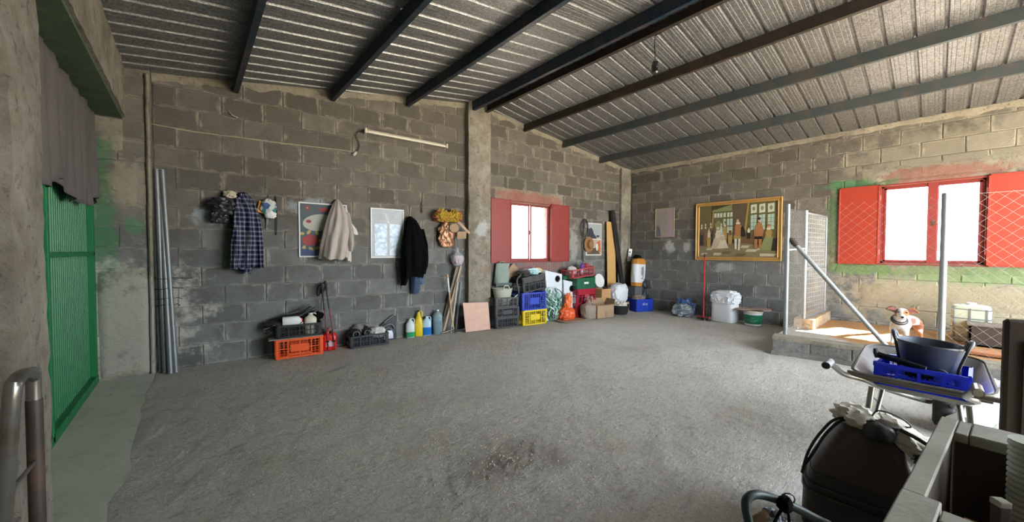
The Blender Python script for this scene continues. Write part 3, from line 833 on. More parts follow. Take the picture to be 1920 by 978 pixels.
# ------------------------------------------------------------------ along the gable wall: hanging things
# four galvanised poles in the corner
tops = [(287,318), (293,317), (299,317), (304,318)]; bots = [(302,698), (310,699), (320,700), (330,698)]
lbl = ['leftmost of the four galvanised poles leaning beside the plastered pier', 'second from the left of the four galvanised poles in the corner', 'third from the left of the four galvanised poles in the corner', 'rightmost and brightest of the four galvanised poles in the corner']
for k in range(4):
    b = F(*bots[k], .0); tp_ = W(*tops[k], .05 + .03*(k % 2)); r_ = .026 if k else .022
    t_ = thing('steel_pole', lbl[k], 'pole', (b.x, b.y, 0), 0, 'galvanised poles in the corner')
    q = tp_ - b; mb = MB()
    n = 14; ax = Vector((q.x, q.y, q.z)).normalized(); p0 = ax*.004; e1 = q
    mb.tube([p0, e1*.5, e1], r_, 14, cap=False); mb.build('tube', m_galv, t_, smooth=40)
    for nm, pp in (('end_plug', e1),):
        c = MB(); c.tube([pp - ax*.02, pp - ax*.012], r_*.9, 12); c.build(nm, m_black, t_)
cp = (F(316, 699)+W(296, 318, .06))/2
for k, (zc, L) in enumerate(((1.10, .20), (.98, .10), (.86, .08), (.78, .06))):
    mid = F(316, 699).lerp(W(296, 318, .06), zc/2.35)
    t_ = MB(); pts = []
    for i in range(16):
        a = 2*math.pi*i/16; pts.append((.085*math.cos(a), .048*math.sin(a), .012*math.sin(a+k)))
    t_.tube(pts, .004, 5, closed=True); t_.tube([(.085, -.01, 0), (.085+L*.5, -.03, .01*(k-1)), (.085+L, -.02, -.01)], .004, 5)
    o = t_.build('wire_tie', m_rubber); o.location = mid; o.rotation_euler = (0, 0, GANG)
    tag(o, ['dark wire tie with a long tail, topmost around the galvanised poles', 'dark wire tie second from the top around the galvanised poles', 'dark wire tie third from the top around the galvanised poles', 'dark wire tie lowest around the galvanised poles'][k], 'wire', 'wire ties round the poles')
# string across the wall and a hook
t_ = MB(); pts = [G(S_of(W(285,232))-.62, 3.02, .12), G(S_of(W(285,232)), 3.045, .03)] + [G(S_of(W(u, v)), zz(u, v), .006) for u, v in ((361,247), (443,257), (540,270), (640,281), (668,286))]
t_.tube(pts, .006, 5); tag(t_.build('string', mat('jute_string', (.42,.36,.25), .9)), 'thin pale string running along the wall from the lintel corner', 'string')
t_, s0 = hang('wire_hook', 'bent pale wire hook high on the block wall above the plaid shirt', 'hook', 434, 215)
mb = MB(); z0 = zz(434, 215); mb.tube(sm([(-.03, 0, z0+.05), (-.01, -.03, z0+.01), (.02, -.04, z0-.02), (.07, -.02, z0-.03)], 5), .006, 6); mb.tube([(0, .01, z0), (0, -.03, z0)], .005, 6)
mb.build('wire', mat('pale_wire', (.4,.36,.28), .6), t_, smooth=50)

# black crumpled bag
t_, s0 = hang('black_bag', 'crumpled black plastic bag hanging left of the plaid shirt', 'bag', 423, 385)
b_ = blob('bag_top', m_black, t_, (.30, .18, .22), 3, .35, 2.5, 4, .9, .16, (-.01, -.11, 1.98), smooth=25)
b_ = blob('bag_bottom', m_black, t_, (.20, .14, .17), 6, .35, 2.5, 4, .9, .18, (-.06, -.10, 1.86), smooth=25)
t_, s0 = hang('cream_rag', 'small cream rag stuffed above the black bag', 'rag', 431, 362)
blob('cloth', mat('cream_cloth', (.50,.44,.30), .9, 0, .15, 8, .4, 40), t_, (.13, .10, .10), 9, .4, 3, 3, .9, .2, (0, -.07, 2.20), smooth=30)
# plaid shirt
t = NT('plaid_cloth'); v = t.obj(); x, y, z = t.sep(v)
def stripes(a, f, w_): 
    return t.math('LESS_THAN', t.math('FRACT', t.math('MULTIPLY', a, f)), w_)
a1 = t.math('ADD', x, t.math('MULTIPLY', y, .8)); hb = stripes(z, 16, .38); vb = stripes(a1, 18, .38)
base = t.mix(t.math('MULTIPLY', hb, .6), (.010,.013,.040), (.16,.16,.21)); base = t.mix(t.math('MULTIPLY', vb, .42), base, (.20,.20,.25)); base = t.mix(t.math('MULTIPLY', t.math('MULTIPLY', hb, vb), .6), base, (.30,.30,.34))
t.set(col=base, rough=.9, spec=.15); m_plaid = t.m
def P_(u, v, s0): return (S_of(W(u, v)) - s0, zz(u, v))
t_, s0 = hang('plaid_shirt', 'dark blue and white plaid shirt hanging on the block wall', 'shirt', 458, 365)
def stn(s0, rows, dep):
    out = []
    for (v, ul, ur), dd in zip(rows, dep):
        a = P_(ul, v, s0); b = P_(ur, v, s0); out.append((( a[1]+b[1])/2, (a[0]+b[0])/2, (b[0]-a[0])/2, dd))
    return out
cloth(t_, 'shirt_body', m_plaid, stn(s0, ((361,451,462), (374,442,474), (400,437,484), (440,438,488), (475,437,488), (500,440,487)), (.03,.06,.09,.10,.10,.09)), 44, 8, .22, 3, .02)
cloth(t_, 'sleeve', m_plaid, stn(s0, ((375,441,452), (420,436,450), (460,433,447), (503,432,446)), (.05,.08,.09,.09)), 20, 3, .2, 5, .012, back=.07)
cloth(t_, 'sleeve', m_plaid, stn(s0, ((375,466,476), (420,477,489), (460,481,493), (500,483,494)), (.05,.07,.08,.08)), 20, 3, .2, 8, .012, back=.05)
cloth(t_, 'shirt_tail', m_plaid, stn(s0, ((470,450,472), (495,450,472), (511,452,471)), (.05,.05,.04)), 20, 4, .2, 11, .008, back=.06)
# orange card, gaudy bag, cords
t_, s0 = hang('orange_card', 'small orange cardboard tag hanging right of the plaid shirt', 'tag', 488, 373)
mb = MB(); mb.poly([(-.045, 2.05), (.035, 2.02), (.06, 2.17), (-.01, 2.20)], -.05, -.04); mb.build('card', mat('orange_card', (.75,.34,.08), .7), t_)
mb = MB(); mb.lathe([(.012, 0), (.012, .004)], (0, 0, 0), 10); o = mb.build('punched_ring', m_black, t_); o.location = (.02, -.052, 2.12); o.rotation_euler = (math.pi/2, 0, 0)
t = NT('gaudy_print'); v = t.obj(); vo = t.node('ShaderNodeTexVoronoi'); t.link(v, vo.inputs['Vector']); vo.inputs['Scale'].default_value = 14
cr = t.node('ShaderNodeValToRGB'); t.link(t.sep(vo.outputs['Color'])[0], cr.inputs[0]); cr.color_ramp.interpolation = 'CONSTANT'
els = cr.color_ramp.elements; els[0].color = (.03,.22,.2,1); els[1].position = .25; els[1].color = (.5,.5,.48,1)
for p_, c_ in ((.5, (.45,.05,.04,1)), (.65, (.06,.1,.25,1)), (.8, (.55,.5,.4,1))): e = els.new(p_); e.color = c_
t.set(col=cr.outputs[0], rough=.5); m_gaudy = t.m
t_, s0 = hang('printed_bag', 'small printed plastic bag in teal, red and white on a cord', 'bag', 503, 383)
blob('bag', m_gaudy, t_, (.17, .10, .20), 4, .3, 2.5, 3, .9, .14, (0, -.07, 2.02), smooth=30)
blob('bag_corner', m_white, t_, (.13, .09, .11), 14, .3, 2.5, 3, .9, .14, (.02, -.075, 1.955), smooth=30)
mb = MB(); mb.tube([(.0, -.01, 2.30), (0, -.05, 2.2)], .004, 5); mb.build('cord', m_black, t_)
for (ua, va, ub, vb_, l) in ((517,368,517,440,'longest dark cord hanging right of the printed bag'), (497,398,497,428,'short dark cord hanging below the orange card')):
    t_, s0 = hang('cord', l, 'cord', ua, va, 0, None); z1 = zz(ua, va); z0 = zz(ub, vb_)
    mb = MB(); mb.tube(sm([(0, -.02, z1), (.01, -.035, (z1+z0)/2), (0, -.025, z0+.01)], 4), .007, 6); mb.tube([(0, -.028, z0+.02), (0, -.026, z0)], .012, 6); mb.build('cord_line', m_black, t_, smooth=50)

# picture with a childlike fish
def picture(name, label, root, x0, x1, z0, z1, mf, mp, fw=.018, fd=.022, cat='picture', glass=False):
    r = root; f = MB()
    for a, b in (((x0, -fd, z0), (x1, -.002, z0+fw)), ((x0, -fd, z1-fw), (x1, -.002, z1)), ((x0, -fd, z0+fw), (x0+fw, -.002, z1-fw)), ((x1-fw, -fd, z0+fw), (x1, -.002, z1-fw))): f.bb(a, b)
    f.build('frame', mf, r, bevel=.003)
    p = MB(); p.bb((x0+fw*.8, -fd*.55, z0+fw*.8), (x1-fw*.8, -.003, z1-fw*.8)); p.build('print', mp, r)
    return r
def flat(parent, name, pts, y, m, th=.0015):
    mb = MB(); mb.poly(pts, y, y+th); return mb.build(name, m, parent)
def ell(cx, cz, a, b, n=20, rot=0, wob=0, seed=0):
    out = []
    for k in range(n):
        t_ = 2*math.pi*k/n; w_ = 1 + wob*math.sin(5*t_+seed)
        x, z = a*w_*math.cos(t_), b*w_*math.sin(t_); out.append((cx + x*math.cos(rot)-z*math.sin(rot), cz + x*math.sin(rot)+z*math.cos(rot)))
    return out
m_pr = {k: mat('print_'+k, c, .6, 0, .12, 12) for k, c in dict(slate=(.060,.085,.10), cream=(.40,.39,.33), red=(.30,.035,.035), yellow=(.40,.31,.12), dark=(.03,.03,.045), navy=(.03,.05,.14), green=(.10,.20,.10), white=(.62,.62,.58)).items()}
t_, s0 = hang('fish_picture', 'white-framed picture of a pale fish and red sun behind the beige coat', 'picture', 560, 430)
x0, z1 = P_(559, 378, s0); x1 = P_(650, 384, s0)[0]; z0 = P_(559, 482, s0)[1]
picture('', '', t_, x0, x1, z0, z1, m_white, m_pr['slate'], .02)
Y_ = -.0145; wd = x1-x0; hg = z1-z0; pp = lambda a, b: (x0+wd*a, z0+hg*b)
flat(t_, 'pale_fish', ell(*pp(.42,.64), wd*.34, hg*.155, 24, .12), Y_, m_pr['cream'])
flat(t_, 'fish_eye', ell(*pp(.20,.655), wd*.055, hg*.03, 12), Y_-.001, m_pr['red'])
flat(t_, 'red_sun', ell(*pp(.235,.31), wd*.17, hg*.10, 32, 0, .06), Y_, m_pr['red'])
for k, (a, b) in enumerate(((.06,.43),(.20,.46),(.36,.45),(.44,.30),(.36,.17),(.10,.17),(.24,.15))): flat(t_, 'yellow_petal', ell(*pp(a, b), wd*.06, hg*.028, 10, k*.9), Y_+.0003, m_pr['yellow'])
for k in range(8):
    a = k*math.pi/4; cx, cz = pp(.175, .90); flat(t_, 'red_petal', ell(cx+.032*math.cos(a), cz+.032*math.sin(a), .02, .006, 8, a), Y_, m_pr['red'])
flat(t_, 'flower_centre', ell(*pp(.175,.90), .012, .012, 10), Y_-.001, m_pr['yellow'])
flat(t_, 'red_crown', [pp(.42,.84), pp(.60,.84), pp(.66,.93), pp(.58,.89), pp(.52,.94), pp(.46,.89), pp(.40,.93)], Y_, m_pr['red'])
flat(t_, 'blue_ground', [pp(.04,.03), pp(.96,.03), pp(.96,.13), pp(.5,.10), pp(.04,.16)], Y_+.0002, m_pr['navy'])
# beige coat
m_beige = mat('beige_cloth', (.44,.38,.335), .9, 0, .12, 6, .25, 60)
t_, s0 = hang('beige_coat', 'long beige coat hanging over the fish picture', 'coat', 632, 375)
cloth(t_, 'coat_body', m_beige, stn(s0, ((374,629,634), (385,621,641), (405,612,650), (435,604,653), (465,598,650), (484,597,648)), (.02,.07,.11,.13,.14,.13)), 64, 6, .17, 21, .02)
cloth(t_, 'coat_sleeve', m_beige, stn(s0, ((400,642,652), (430,645,658), (455,646,659), (470,647,657)), (.06,.09,.09,.07)), 20, 3, .2, 23, .01, back=.06)
m_offw = mat('off_white_cloth', (.60,.56,.50), .9, 0, .08, 6, .2, 60)
t_, s0 = hang('white_shirt', 'off-white shirt with a flared cuff hanging behind the beige coat', 'shirt', 650, 395)
cloth(t_, 'shirt_body', m_offw, stn(s0, ((389,642,649), (410,641,653), (450,641,656), (489,647,657)), (.03,.04,.05,.05)), 24, 5, .2, 27, .01)
cloth(t_, 'cuff', m_offw, stn(s0, ((418,648,656), (430,652,665), (440,655,669)), (.05,.07,.06)), 20, 4, .2, 29, .006, back=.03)
# white-framed mirror, its window reflection painted on the face
t = NT('painted_window_reflection'); v = t.obj(); b_ = t.mix(t.ramp(t.noise(v, 16, 6, .65), .35, .65), (.30,.42,.55), (.66,.76,.85)); t.set(col=b_, rough=.35); m_wp = t.m
t = NT('painted_wall_reflection'); v = t.obj(); b_ = t.mix(t.noise(v, 10, 5), (.20,.21,.21), (.40,.42,.43)); t.set(col=b_, rough=.35); m_gp = t.m
t_, s0 = hang('white_framed_mirror', 'white-framed mirror with a painted pale blue window reflection beside the black coat', 'picture', 694, 430)
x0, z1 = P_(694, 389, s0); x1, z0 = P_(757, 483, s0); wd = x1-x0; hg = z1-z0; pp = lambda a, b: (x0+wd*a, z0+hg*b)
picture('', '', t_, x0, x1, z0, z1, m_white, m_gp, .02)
for a, b in ((.12,.48), (.56,.90)): flat(t_, 'reflected_window_pane', [pp(a,.05), pp(b,.05), pp(b,.69), pp(a,.69)], -.0145, m_wp)
flat(t_, 'reflected_diagonal', [pp(.42,.90), pp(.47,.88), pp(.56,.70), pp(.51,.70)], -.0142, m_label)
# black coat and jeans
t_, s0 = hang('blue_jeans', 'faded blue jeans hanging under the black coat', 'jeans', 780, 520)
m_jean = mat('denim', (.035,.065,.12), .9, 0, .3, 9, .3, 80)
cloth(t_, 'jeans_leg', m_jean, stn(s0, ((470,768,782), (510,767,783), (530,768,784), (549,769,784)), (.05,.06,.06,.05)), 20, 3, .2, 31, .008)
cloth(t_, 'jeans_leg', mat('denim_light', (.075,.12,.19), .9, 0, .2, 9, .3, 80), stn(s0, ((470,780,792), (510,780,792), (531,781,792)), (.05,.06,.05)), 20, 3, .2, 33, .006)
t_, s0 = hang('black_coat', 'long black coat hanging beside the white-framed mirror', 'coat', 768, 408)
cloth(t_, 'coat_body', m_blackcloth, stn(s0, ((406,764,770), (414,758,777), (440,752,788), (470,746,795), (500,746,794), (518,747,786)), (.03,.08,.12,.15,.15,.13)), 48, 8, .16, 41, .02)
cloth(t_, 'coat_tail', m_blackcloth, stn(s0, ((500,745,762), (520,746,760), (533,748,757)), (.08,.08,.06)), 20, 3, .2, 43, .008, back=.06)
cloth(t_, 'coat_sleeve', m_blackcloth, stn(s0, ((430,782,790), (460,786,796), (490,786,797), (512,785,793)), (.06,.08,.08,.06)), 20, 3, .2, 45, .008, back=.05)
mb = MB(); a = P_(748, 540, s0); mb.tube([(a[0], -.10, a[1]+.09), (a[0], -.10, a[1])], .006, 5); mb.build('belt_end', m_blackcloth, t_)
# rusty chain on a nail
t_, s0 = hang('rusty_chain', 'rusty bit of chain on a nail above the black coat', 'chain', 790, 378)
for k in range(4):
    mb = MB(); pts = [(.014*math.cos(a*math.pi/4)*(1 if k % 2 else .3), -.02 + .014*math.cos(a*math.pi/4)*(0 if k % 2 else .9), .027*math.sin(a*math.pi/4)) for a in range(8)]
    mb.tube(pts, .006, 5, closed=True); o = mb.build('link', mat('rust', (.16,.07,.03), .85, .2, .3, 9), t_, smooth=50); o.location = (0, 0, zz(790, 382) - k*.045)
# yellow and red cloth bundle, cardboard hats, copper bag
t = NT('yellow_red_cloth'); v = t.obj(); x, y, z = t.sep(v); q_ = t.math('ADD', t.math('ABSOLUTE', x), t.math('MULTIPLY', t.noise(v, 12), .1))
t.set(col=t.mix(t.ramp(q_, .10, .15), t.mix(t.noise(v, 22, 4), (.22,.14,.015), (.50,.32,.02)), (.36,.06,.03)), rough=.8); m_yr = t.m
t_, s0 = hang('yellow_cloth_bundle', 'yellow cloth bundle with red ends tied above the cardboard pieces', 'cloth', 834, 404)
z0 = zz(834, 417)
for k, (dx, w_, h_, sd_) in enumerate(((-.12, .26, .21, 51), (.13, .24, .22, 53), (.01, .30, .17, 57), (-.20, .12, .12, 58), (.21, .12, .12, 59))): blob('cloth_lobe', m_yr, t_, (w_, .18, h_), sd_, .38, 3.2, 4, .9, .22, (dx, -.11, z0+(.05 if abs(dx) > .15 else 0)), smooth=30)
m_copper = mat('copper_foil', (.30,.15,.08), .35, .5, .3, 10, .6, 20)
t_, s0 = hang('copper_bag', 'crinkled copper-brown cellophane bag under the yellow cloth', 'bag', 833, 440)
blob('bag', m_copper, t_, (.28, .14, .42), 55, .3, 2.4, 4, .9, .16, (0, -.09, zz(833, 463)), smooth=18)
for l, ce, pts in (('round grey-brown cardboard piece hanging under the yellow cloth', (843, 428), ell(0, 0, .10, .085, 9)), ('square brown cardboard flap hanging above the clear bag', (857, 441), [(-.10,-.08), (.09,-.06), (.10,.07), (-.09,.06)])):
    t_, s0 = hang('cardboard_piece', l, 'cardboard', *ce); zc = zz(*ce)
    mb = MB(); mb.poly([(a, b+zc) for a, b in pts], -.19, -.18); mb.build('sheet', m_card, t_)
    mb = MB(); mb.tube([(0, -.17, zc+.03), (0, 0, zc+.09)], .004, 5); mb.build('cord', m_black, t_)
t_, s0 = hang('cardboard_strip', 'long narrow cardboard strip slanting beside the concrete column', 'cardboard', 862, 428); zc = zz(862, 428)
mb = MB(); mb.bar((-.13, -.10, zc+.16), (.12, -.17, zc-.10), .01, .045, up=(0, 0, 1)); mb.build('strip', mat('pale_card', (.45,.33,.22), .8), t_)
m_clearbag = clear_mat('clear_plastic', (.62,.62,.63), .55, .3)
t_, s0 = hang('clear_bag', 'clear plastic bag with pink contents hanging by the column', 'bag', 852, 480)
z0 = zz(851, 497); blob('bag', m_clearbag, t_, (.25, .20, .33), 61, .15, 2.5, 4, .9, .07, (0, -.12, z0), neck=(.2, .2), smooth=25)
blob('pink_contents', mat('pink_stuff', (.55,.13,.14), .7, 0, .3, 20), t_, (.17, .12, .13), 63, .3, 3, 3, .6, .15, (0, -.12, z0+.025))
mb = MB(); mb.tube([(0, -.12, z0+.32), (0, 0, z0+.40)], .008, 6); mb.build('knot', m_clearbag, t_)
# fluorescent batten with its cable
t_, s0 = hang('fluorescent_light', 'unlit fluorescent batten light mounted high on the block wall', 'light', 758, 262)
a = P_(681, 247, s0); b = P_(835, 276, s0); mb = MB(); zc = (a[1]+b[1])/2; tilt = (b[1]-a[1])
mb.bar((a[0], -.045, a[1]+.005), (b[0], -.045, b[1]+.005), .05, .055); mb.build('housing', mat('beige_enamel', (.52,.45,.34), .5, 0, .1, 8, dirt=(.25,.2,.13), dirtamt=.5), t_, bevel=.004)
mb = MB(); mb.tube([(a[0]+.04, -.092, a[1]-.012), (b[0]-.04, -.092, b[1]-.012)], .018, 14); mb.build('glass_tube', mat('milky_tube', (.74,.68,.56), .25), t_, smooth=50)
for e, q in ((a, 1), (b, -1)):
    mb = MB(); mb.bb((e[0]-.002, -.118, e[1]-.04), (e[0]+.035*q, -.02, e[1]+.035)); mb.build('end_cap', m_cream, t_, bevel=.004)
t_, s0 = hang('light_cable', 'black cable with a pale plug hanging from the batten light', 'cable', 668, 250)
pts = [(S_of(W(u, v))-s0, -.03, zz(u, v)) for u, v in ((681,246), (670,248), (667,257), (672,268), (673,278), (667,286))]
mb = MB(); mb.tube(sm(pts, 5), .007, 6); mb.build('cable', m_black, t_, smooth=50)
mb = MB(); p = pts[-1]; mb.tube([(p[0]+.005, -.03, p[2]+.01), (p[0]-.02, -.03, p[2]-.03), (p[0]-.045, -.03, p[2]-.055)], [.014, .022, .018], 10); mb.build('plug', m_offw, t_, smooth=50)

# ------------------------------------------------------------------ along the gable wall: things on the floor
def on_floor(u, v): return F(u, v)
fl_ang = GANG
def mid(a, b, d):
    """centre of a box whose front edge runs a->b, d deep, and its heading"""
    e = (b-a); ang = math.atan2(e.y, e.x); nrm = Vector((-math.sin(ang), math.cos(ang), 0))
    c = (a+b)/2 + nrm*d/2; return (c.x, c.y, 0), ang
c, a = mid(F(518.3, 674.2), F(604.2, 662.6), .29)
orange = crate('orange_crate', 'bright orange plastic crate on the floor under the black crate', m_orange_p, c, a, .575, .29, .27, 'plate', nv=12, arch=True)
ctr = Vector(c)
o = thing('thin_board', 'thin grey board lying on top of the orange crate', 'board', (c[0]-.02, c[1], .272), a)
MB().box((-.02, -.01, .006), (.66, .33, .010)).build('sheet', m_wood_grey, o, bevel=.002)
o = crate('black_crate', 'black plastic crate on the thin board over the orange crate', m_black, (c[0]+.0, c[1]+.0, .284), a, .54, .28, .18, nv=12)
# jugs lying / standing in it
q = Matrix.Rotation(a, 4, 'Z')
def rel(dx, dy, z): v_ = q @ Vector((dx, dy, 0)); return (c[0]+v_.x, c[1]+.03+v_.y, z)
jug('white_jug', 'white plastic jug with a red cap lying in the black crate', m_white, rel(-.20, -.085, .505), a, .13, .10, .25, cap=m_red_p, rot=(0, math.pi/2, a), neck=.34, capl='red screw cap')
jug('cream_jug', 'cream plastic jug standing in the right half of the black crate', m_cream, rel(.15, -.06, .297), a, .16, .12, .30, cap=m_white, labelm=None)
tt = thing('hose_bundle', 'tangle of black hoses and rods lying across the black crate', 'hose', rel(-.05, .02, .46), a)
rr = random.Random(4)
for k in range(11):
    x0_, x1_ = rr.uniform(-.40, -.28), rr.uniform(.18, .34); z_ = rr.uniform(-.02, .09); y_ = rr.uniform(-.10, .10)
    pts = sm([(x0_, y_, z_-.07), (x0_*.4, y_*.6, z_+rr.uniform(0, .05)), (x1_*.4, y_*.5+rr.uniform(-.03,.03), z_+.05+rr.uniform(0, .04)), (x1_, y_+rr.uniform(-.05,.05), z_+rr.uniform(.10, .17))], 5)
    mb = MB(); mb.tube(pts, rr.uniform(.007, .014), 7); mb.build('hose', m_black if k % 3 else mat('grey_hose', (.10,.10,.11), .4), tt, smooth=50)
blob('black_sleeve', m_blackcloth, tt, (.28, .18, .13), 71, .3, 2.6, 3, .8, .15, (.22, .02, .02))
blob('black_sleeve', m_black, tt, (.30, .2, .12), 75, .3, 2.6, 3, .8, .15, (-.22, .03, -.06))
# red jerrycan
c2, a2 = mid(F(605.5, 658.5), F(631.5, 655.5), .20)
r = thing('red_jerrycan', 'red plastic fuel can standing between the orange crate and the trekking poles', 'can', c2, a2)
jw, jd, jh = .20, .19, .29
def rr_ring(w_, d_, z, cr=.04, n=4):
    out = []
    for cx, cy, s_ in ((w_/2-cr, d_/2-cr, 0), (-w_/2+cr, d_/2-cr, 1), (-w_/2+cr, -d_/2+cr, 2), (w_/2-cr, -d_/2+cr, 3)):
        for k in range(n+1):
            t_ = (s_ + k/n)*math.pi/2; out.append((cx+cr*math.cos(t_), cy+cr*math.sin(t_), z))
    return out
mb = MB(); mb.rings([rr_ring(jw-.02, jd-.02, 0), rr_ring(jw, jd, .015), rr_ring(jw, jd, jh*.68), rr_ring(jw*.94, jd*.92, jh*.80), rr_ring(jw*.6, jd*.7, jh*.9, .03), rr_ring(jw*.5, jd*.6, jh*.92, .03)]); mb.build('body', m_red_p, r, smooth=50)
mb = MB(); mb.tube(sm([(-.02, .06, jh*.86), (-.02, .05, jh*1.05), (-.02, -.04, jh*1.06), (-.02, -.06, jh*.88)], 4), .014, 8); mb.build('handle', m_red_p, r, smooth=50)
mb = MB(); mb.lathe([(.028, jh*.88), (.028, jh*.98), (.022, jh*1.0)], (.02, -.06, 0), 14); mb.build('cap', m_black, r, smooth=50)
mb = MB(); mb.poly([(-.055, .06), (.05, .06), (.055, .13), (0, .155), (-.05, .13)], -jd/2-.002, -jd/2+.004); mb.build('sticker', mat('pale_sticker', (.55,.42,.44), .5), r)
# trekking poles
for k, (ub, vb, ut, vt) in enumerate(((616.5, 658, 603, 530), (629.5, 657, 609.5, 526))):
    b = F(ub, vb); tp_ = W(ut, vt, .10)
    t_ = thing('trekking_pole', ['left of two dark red trekking poles leaning over the fuel can', 'right of two dark red trekking poles leaning over the fuel can'][k], 'pole', (b.x, b.y, 0), 0, 'pair of trekking poles')
    q = tp_ - b; mk = mat('maroon_metal', (.20,.02,.025), .35, .4)
    MB().tube([q*.02, q*.62], .008, 8).build('lower_shaft', mk, t_, smooth=50)
    MB().tube([q*.0, q*.05], [.003, .007], 8).build('tip', m_black, t_, smooth=50)
    MB().tube([q*.12, q*.135, q*.15], [.006, .022, .024], 10).build('basket', m_black, t_, smooth=50)
    MB().tube([q*.28, q*.31], .013, 8).build('lock_ring', m_black, t_, smooth=50)
    MB().tube([q*.60, q*.64], .014, 8).build('lock_ring', m_black, t_, smooth=50)
    MB().tube([q*.64, q*.86], .011, 8).build('upper_shaft', m_black, t_, smooth=50)
    MB().tube([q*.86, q*.93, q*1.0], [.015, .019, .017], 10).build('grip', m_rubber, t_, smooth=50)
    st_ = MB(); st_.tube(sm([q*.98, q*.97+Vector((-.05, .02, -.03)), q*.9+Vector((-.07, .02, -.06)), q*.84+Vector((-.05, .02, -.02)), q*.95], 4), .008, 5); st_.build('strap', m_blackcloth, t_, smooth=50)
# second black crate with gloves and rags
c3, a3 = mid(F(654, 652.3), F(727, 642), .28)
crate('black_crate', 'black plastic crate of gloves and rags standing on the floor', m_black, c3, a3, .57, .28, .185, nv=12)
q3 = Matrix.Rotation(a3, 4, 'Z')
def rel3(dx, dy, z): v_ = q3 @ Vector((dx, dy, 0)); return (c3[0]+v_.x, c3[1]+v_.y, z)
for nm, lb, m, dx, dy, sz, sd_ in (('black_glove', 'black leather glove at the left of the floor crate', m_black, -.19, -.06, (.20,.17,.17), 81), ('black_boot', 'black boot with an open cuff in the middle of the floor crate', m_rubber, -.02, -.05, (.17,.2,.19), 83), ('grey_rag', 'grey rag heaped behind the boot in the floor crate', mat('grey_cloth', (.22,.21,.20), .9, 0, .2, 7, .4, 50), -.08, .08, (.30,.16,.22), 85), ('white_rag', 'crumpled white rag at the right of the floor crate', mat('white_cloth', (.60,.58,.54), .9, 0, .1, 7, .4, 50), .15, -.03, (.26,.24,.17), 87)):
    t_ = thing(nm, lb, 'boot' if 'boot' in nm else ('glove' if 'glove' in nm else 'rag'), rel3(dx, dy, .10), a3)
    blob('cloth' if 'rag' in nm else 'body', m, t_, sz, sd_, .25, 2.6, 4, .8, .12)
    if 'boot' in nm or 'glove' in nm:
        mb = MB(); mb.tube([(0, -.06, .09), (0, -.10, .10)], [.048, .052], 14, cap=False); mb.tube([(0, -.10, .10), (0, -.101, .10)], [.052, .040], 14, cap=False); mb.build('cuff_rim', mat('grey_trim', (.16,.15,.14), .8), t_, smooth=50)
        mb = MB(); mb.tube([(0, -.085, .095), (0, -.09, .095)], .045, 14); mb.build('opening', m_blackcloth, t_)
# open black case behind
c4 = rel3(.40, .10, 0); r = thing('tool_case', 'open black tool case with a silver label leaning by the jugs', 'case', (c4[0]-.04, c4[1]+.04, 0), a3)
mb = MB(); mb.poly([(-.15, 0), (.15, 0), (.14, .40), (.10, .41), (-.15, .24)], -.03, .03); mb.build('lid', m_black, r, bevel=.004)
mb = MB(); mb.tube(sm([(-.11, -.05, .22), (-.02, -.06, .27), (.06, -.06, .26), (.11, -.05, .18)], 5), .012, 8); mb.tube(sm([(-.09, -.05, .17), (0, -.06, .21), (.09, -.05, .14)], 5), .010, 8); mb.build('tool_handle', mat('grey_tool', (.16,.16,.15), .45), r, smooth=50)
mb = MB(); mb.rings([rr_ring(.16, .03, .03, .012), rr_ring(.16, .03, .12, .012), rr_ring(.11, .02, .165, .009)]); o = mb.build('silver_label', mat('silver_print', (.46,.48,.52), .4, .2), r, smooth=40); o.location = (.0, -.055, 0)
mb = MB(); mb.bar((-.06, -.02, .30), (.12, -.02, .42), .012, .014); mb.build('rod', m_chrome, r)
# the bottles
def bot(u0, u1, v, **k):
    cc, aa = mid(F(u0, v+.6), F(u1, v-.6), k['d']); 
    loc = Vector(cc); return loc, aa
lq_g = mat('green_liquid', (.03,.32,.12), .3); lq_b = mat('blue_liquid', (.01,.16,.48), .3)
m_milk = mat('milky_plastic', (.60,.66,.64), .35, 0, .08, 5)
l, a_ = bot(758, 776, 632, d=.13); jug('screenwash_jug', 'white jug one third full of green liquid, leftmost of the row', m_milk, l, a_, .155, .13, .335, cap=m_cream, liquid=lq_g, lh=.30, shoulder=.66)
l, a_ = bot(775.5, 791, 629.5, d=.11); r = jug('yellow_bottle', 'tall yellow bottle with a dark cap between two jugs', m_yellow_p, l, a_, .14, .12, .455, cap=m_black, cat='bottle', shoulder=.60, neck=.18)
l, a_ = bot(791, 810, 628.8, d=.12); jug('blue_jug', 'white jug half full of bright blue liquid beside the yellow bottle', mat('bluish_plastic', (.42,.58,.70), .35), l, a_, .165, .13, .335, cap=m_white, liquid=lq_b, lh=.44, shoulder=.70)
l, a_ = bot(810, 828, 626, d=.17); jug('water_bottle', 'large ribbed grey-blue water bottle beside the blue jug', clear_mat('blue_pet', (.30,.40,.44), .72, .15), l, a_, .175, .175, .44, cap=m_white, handle=False, ribs=5, cat='bottle', shoulder=.74, liquid=clear_mat('water_fill', (.22,.31,.35), .8, .1), lh=.55)
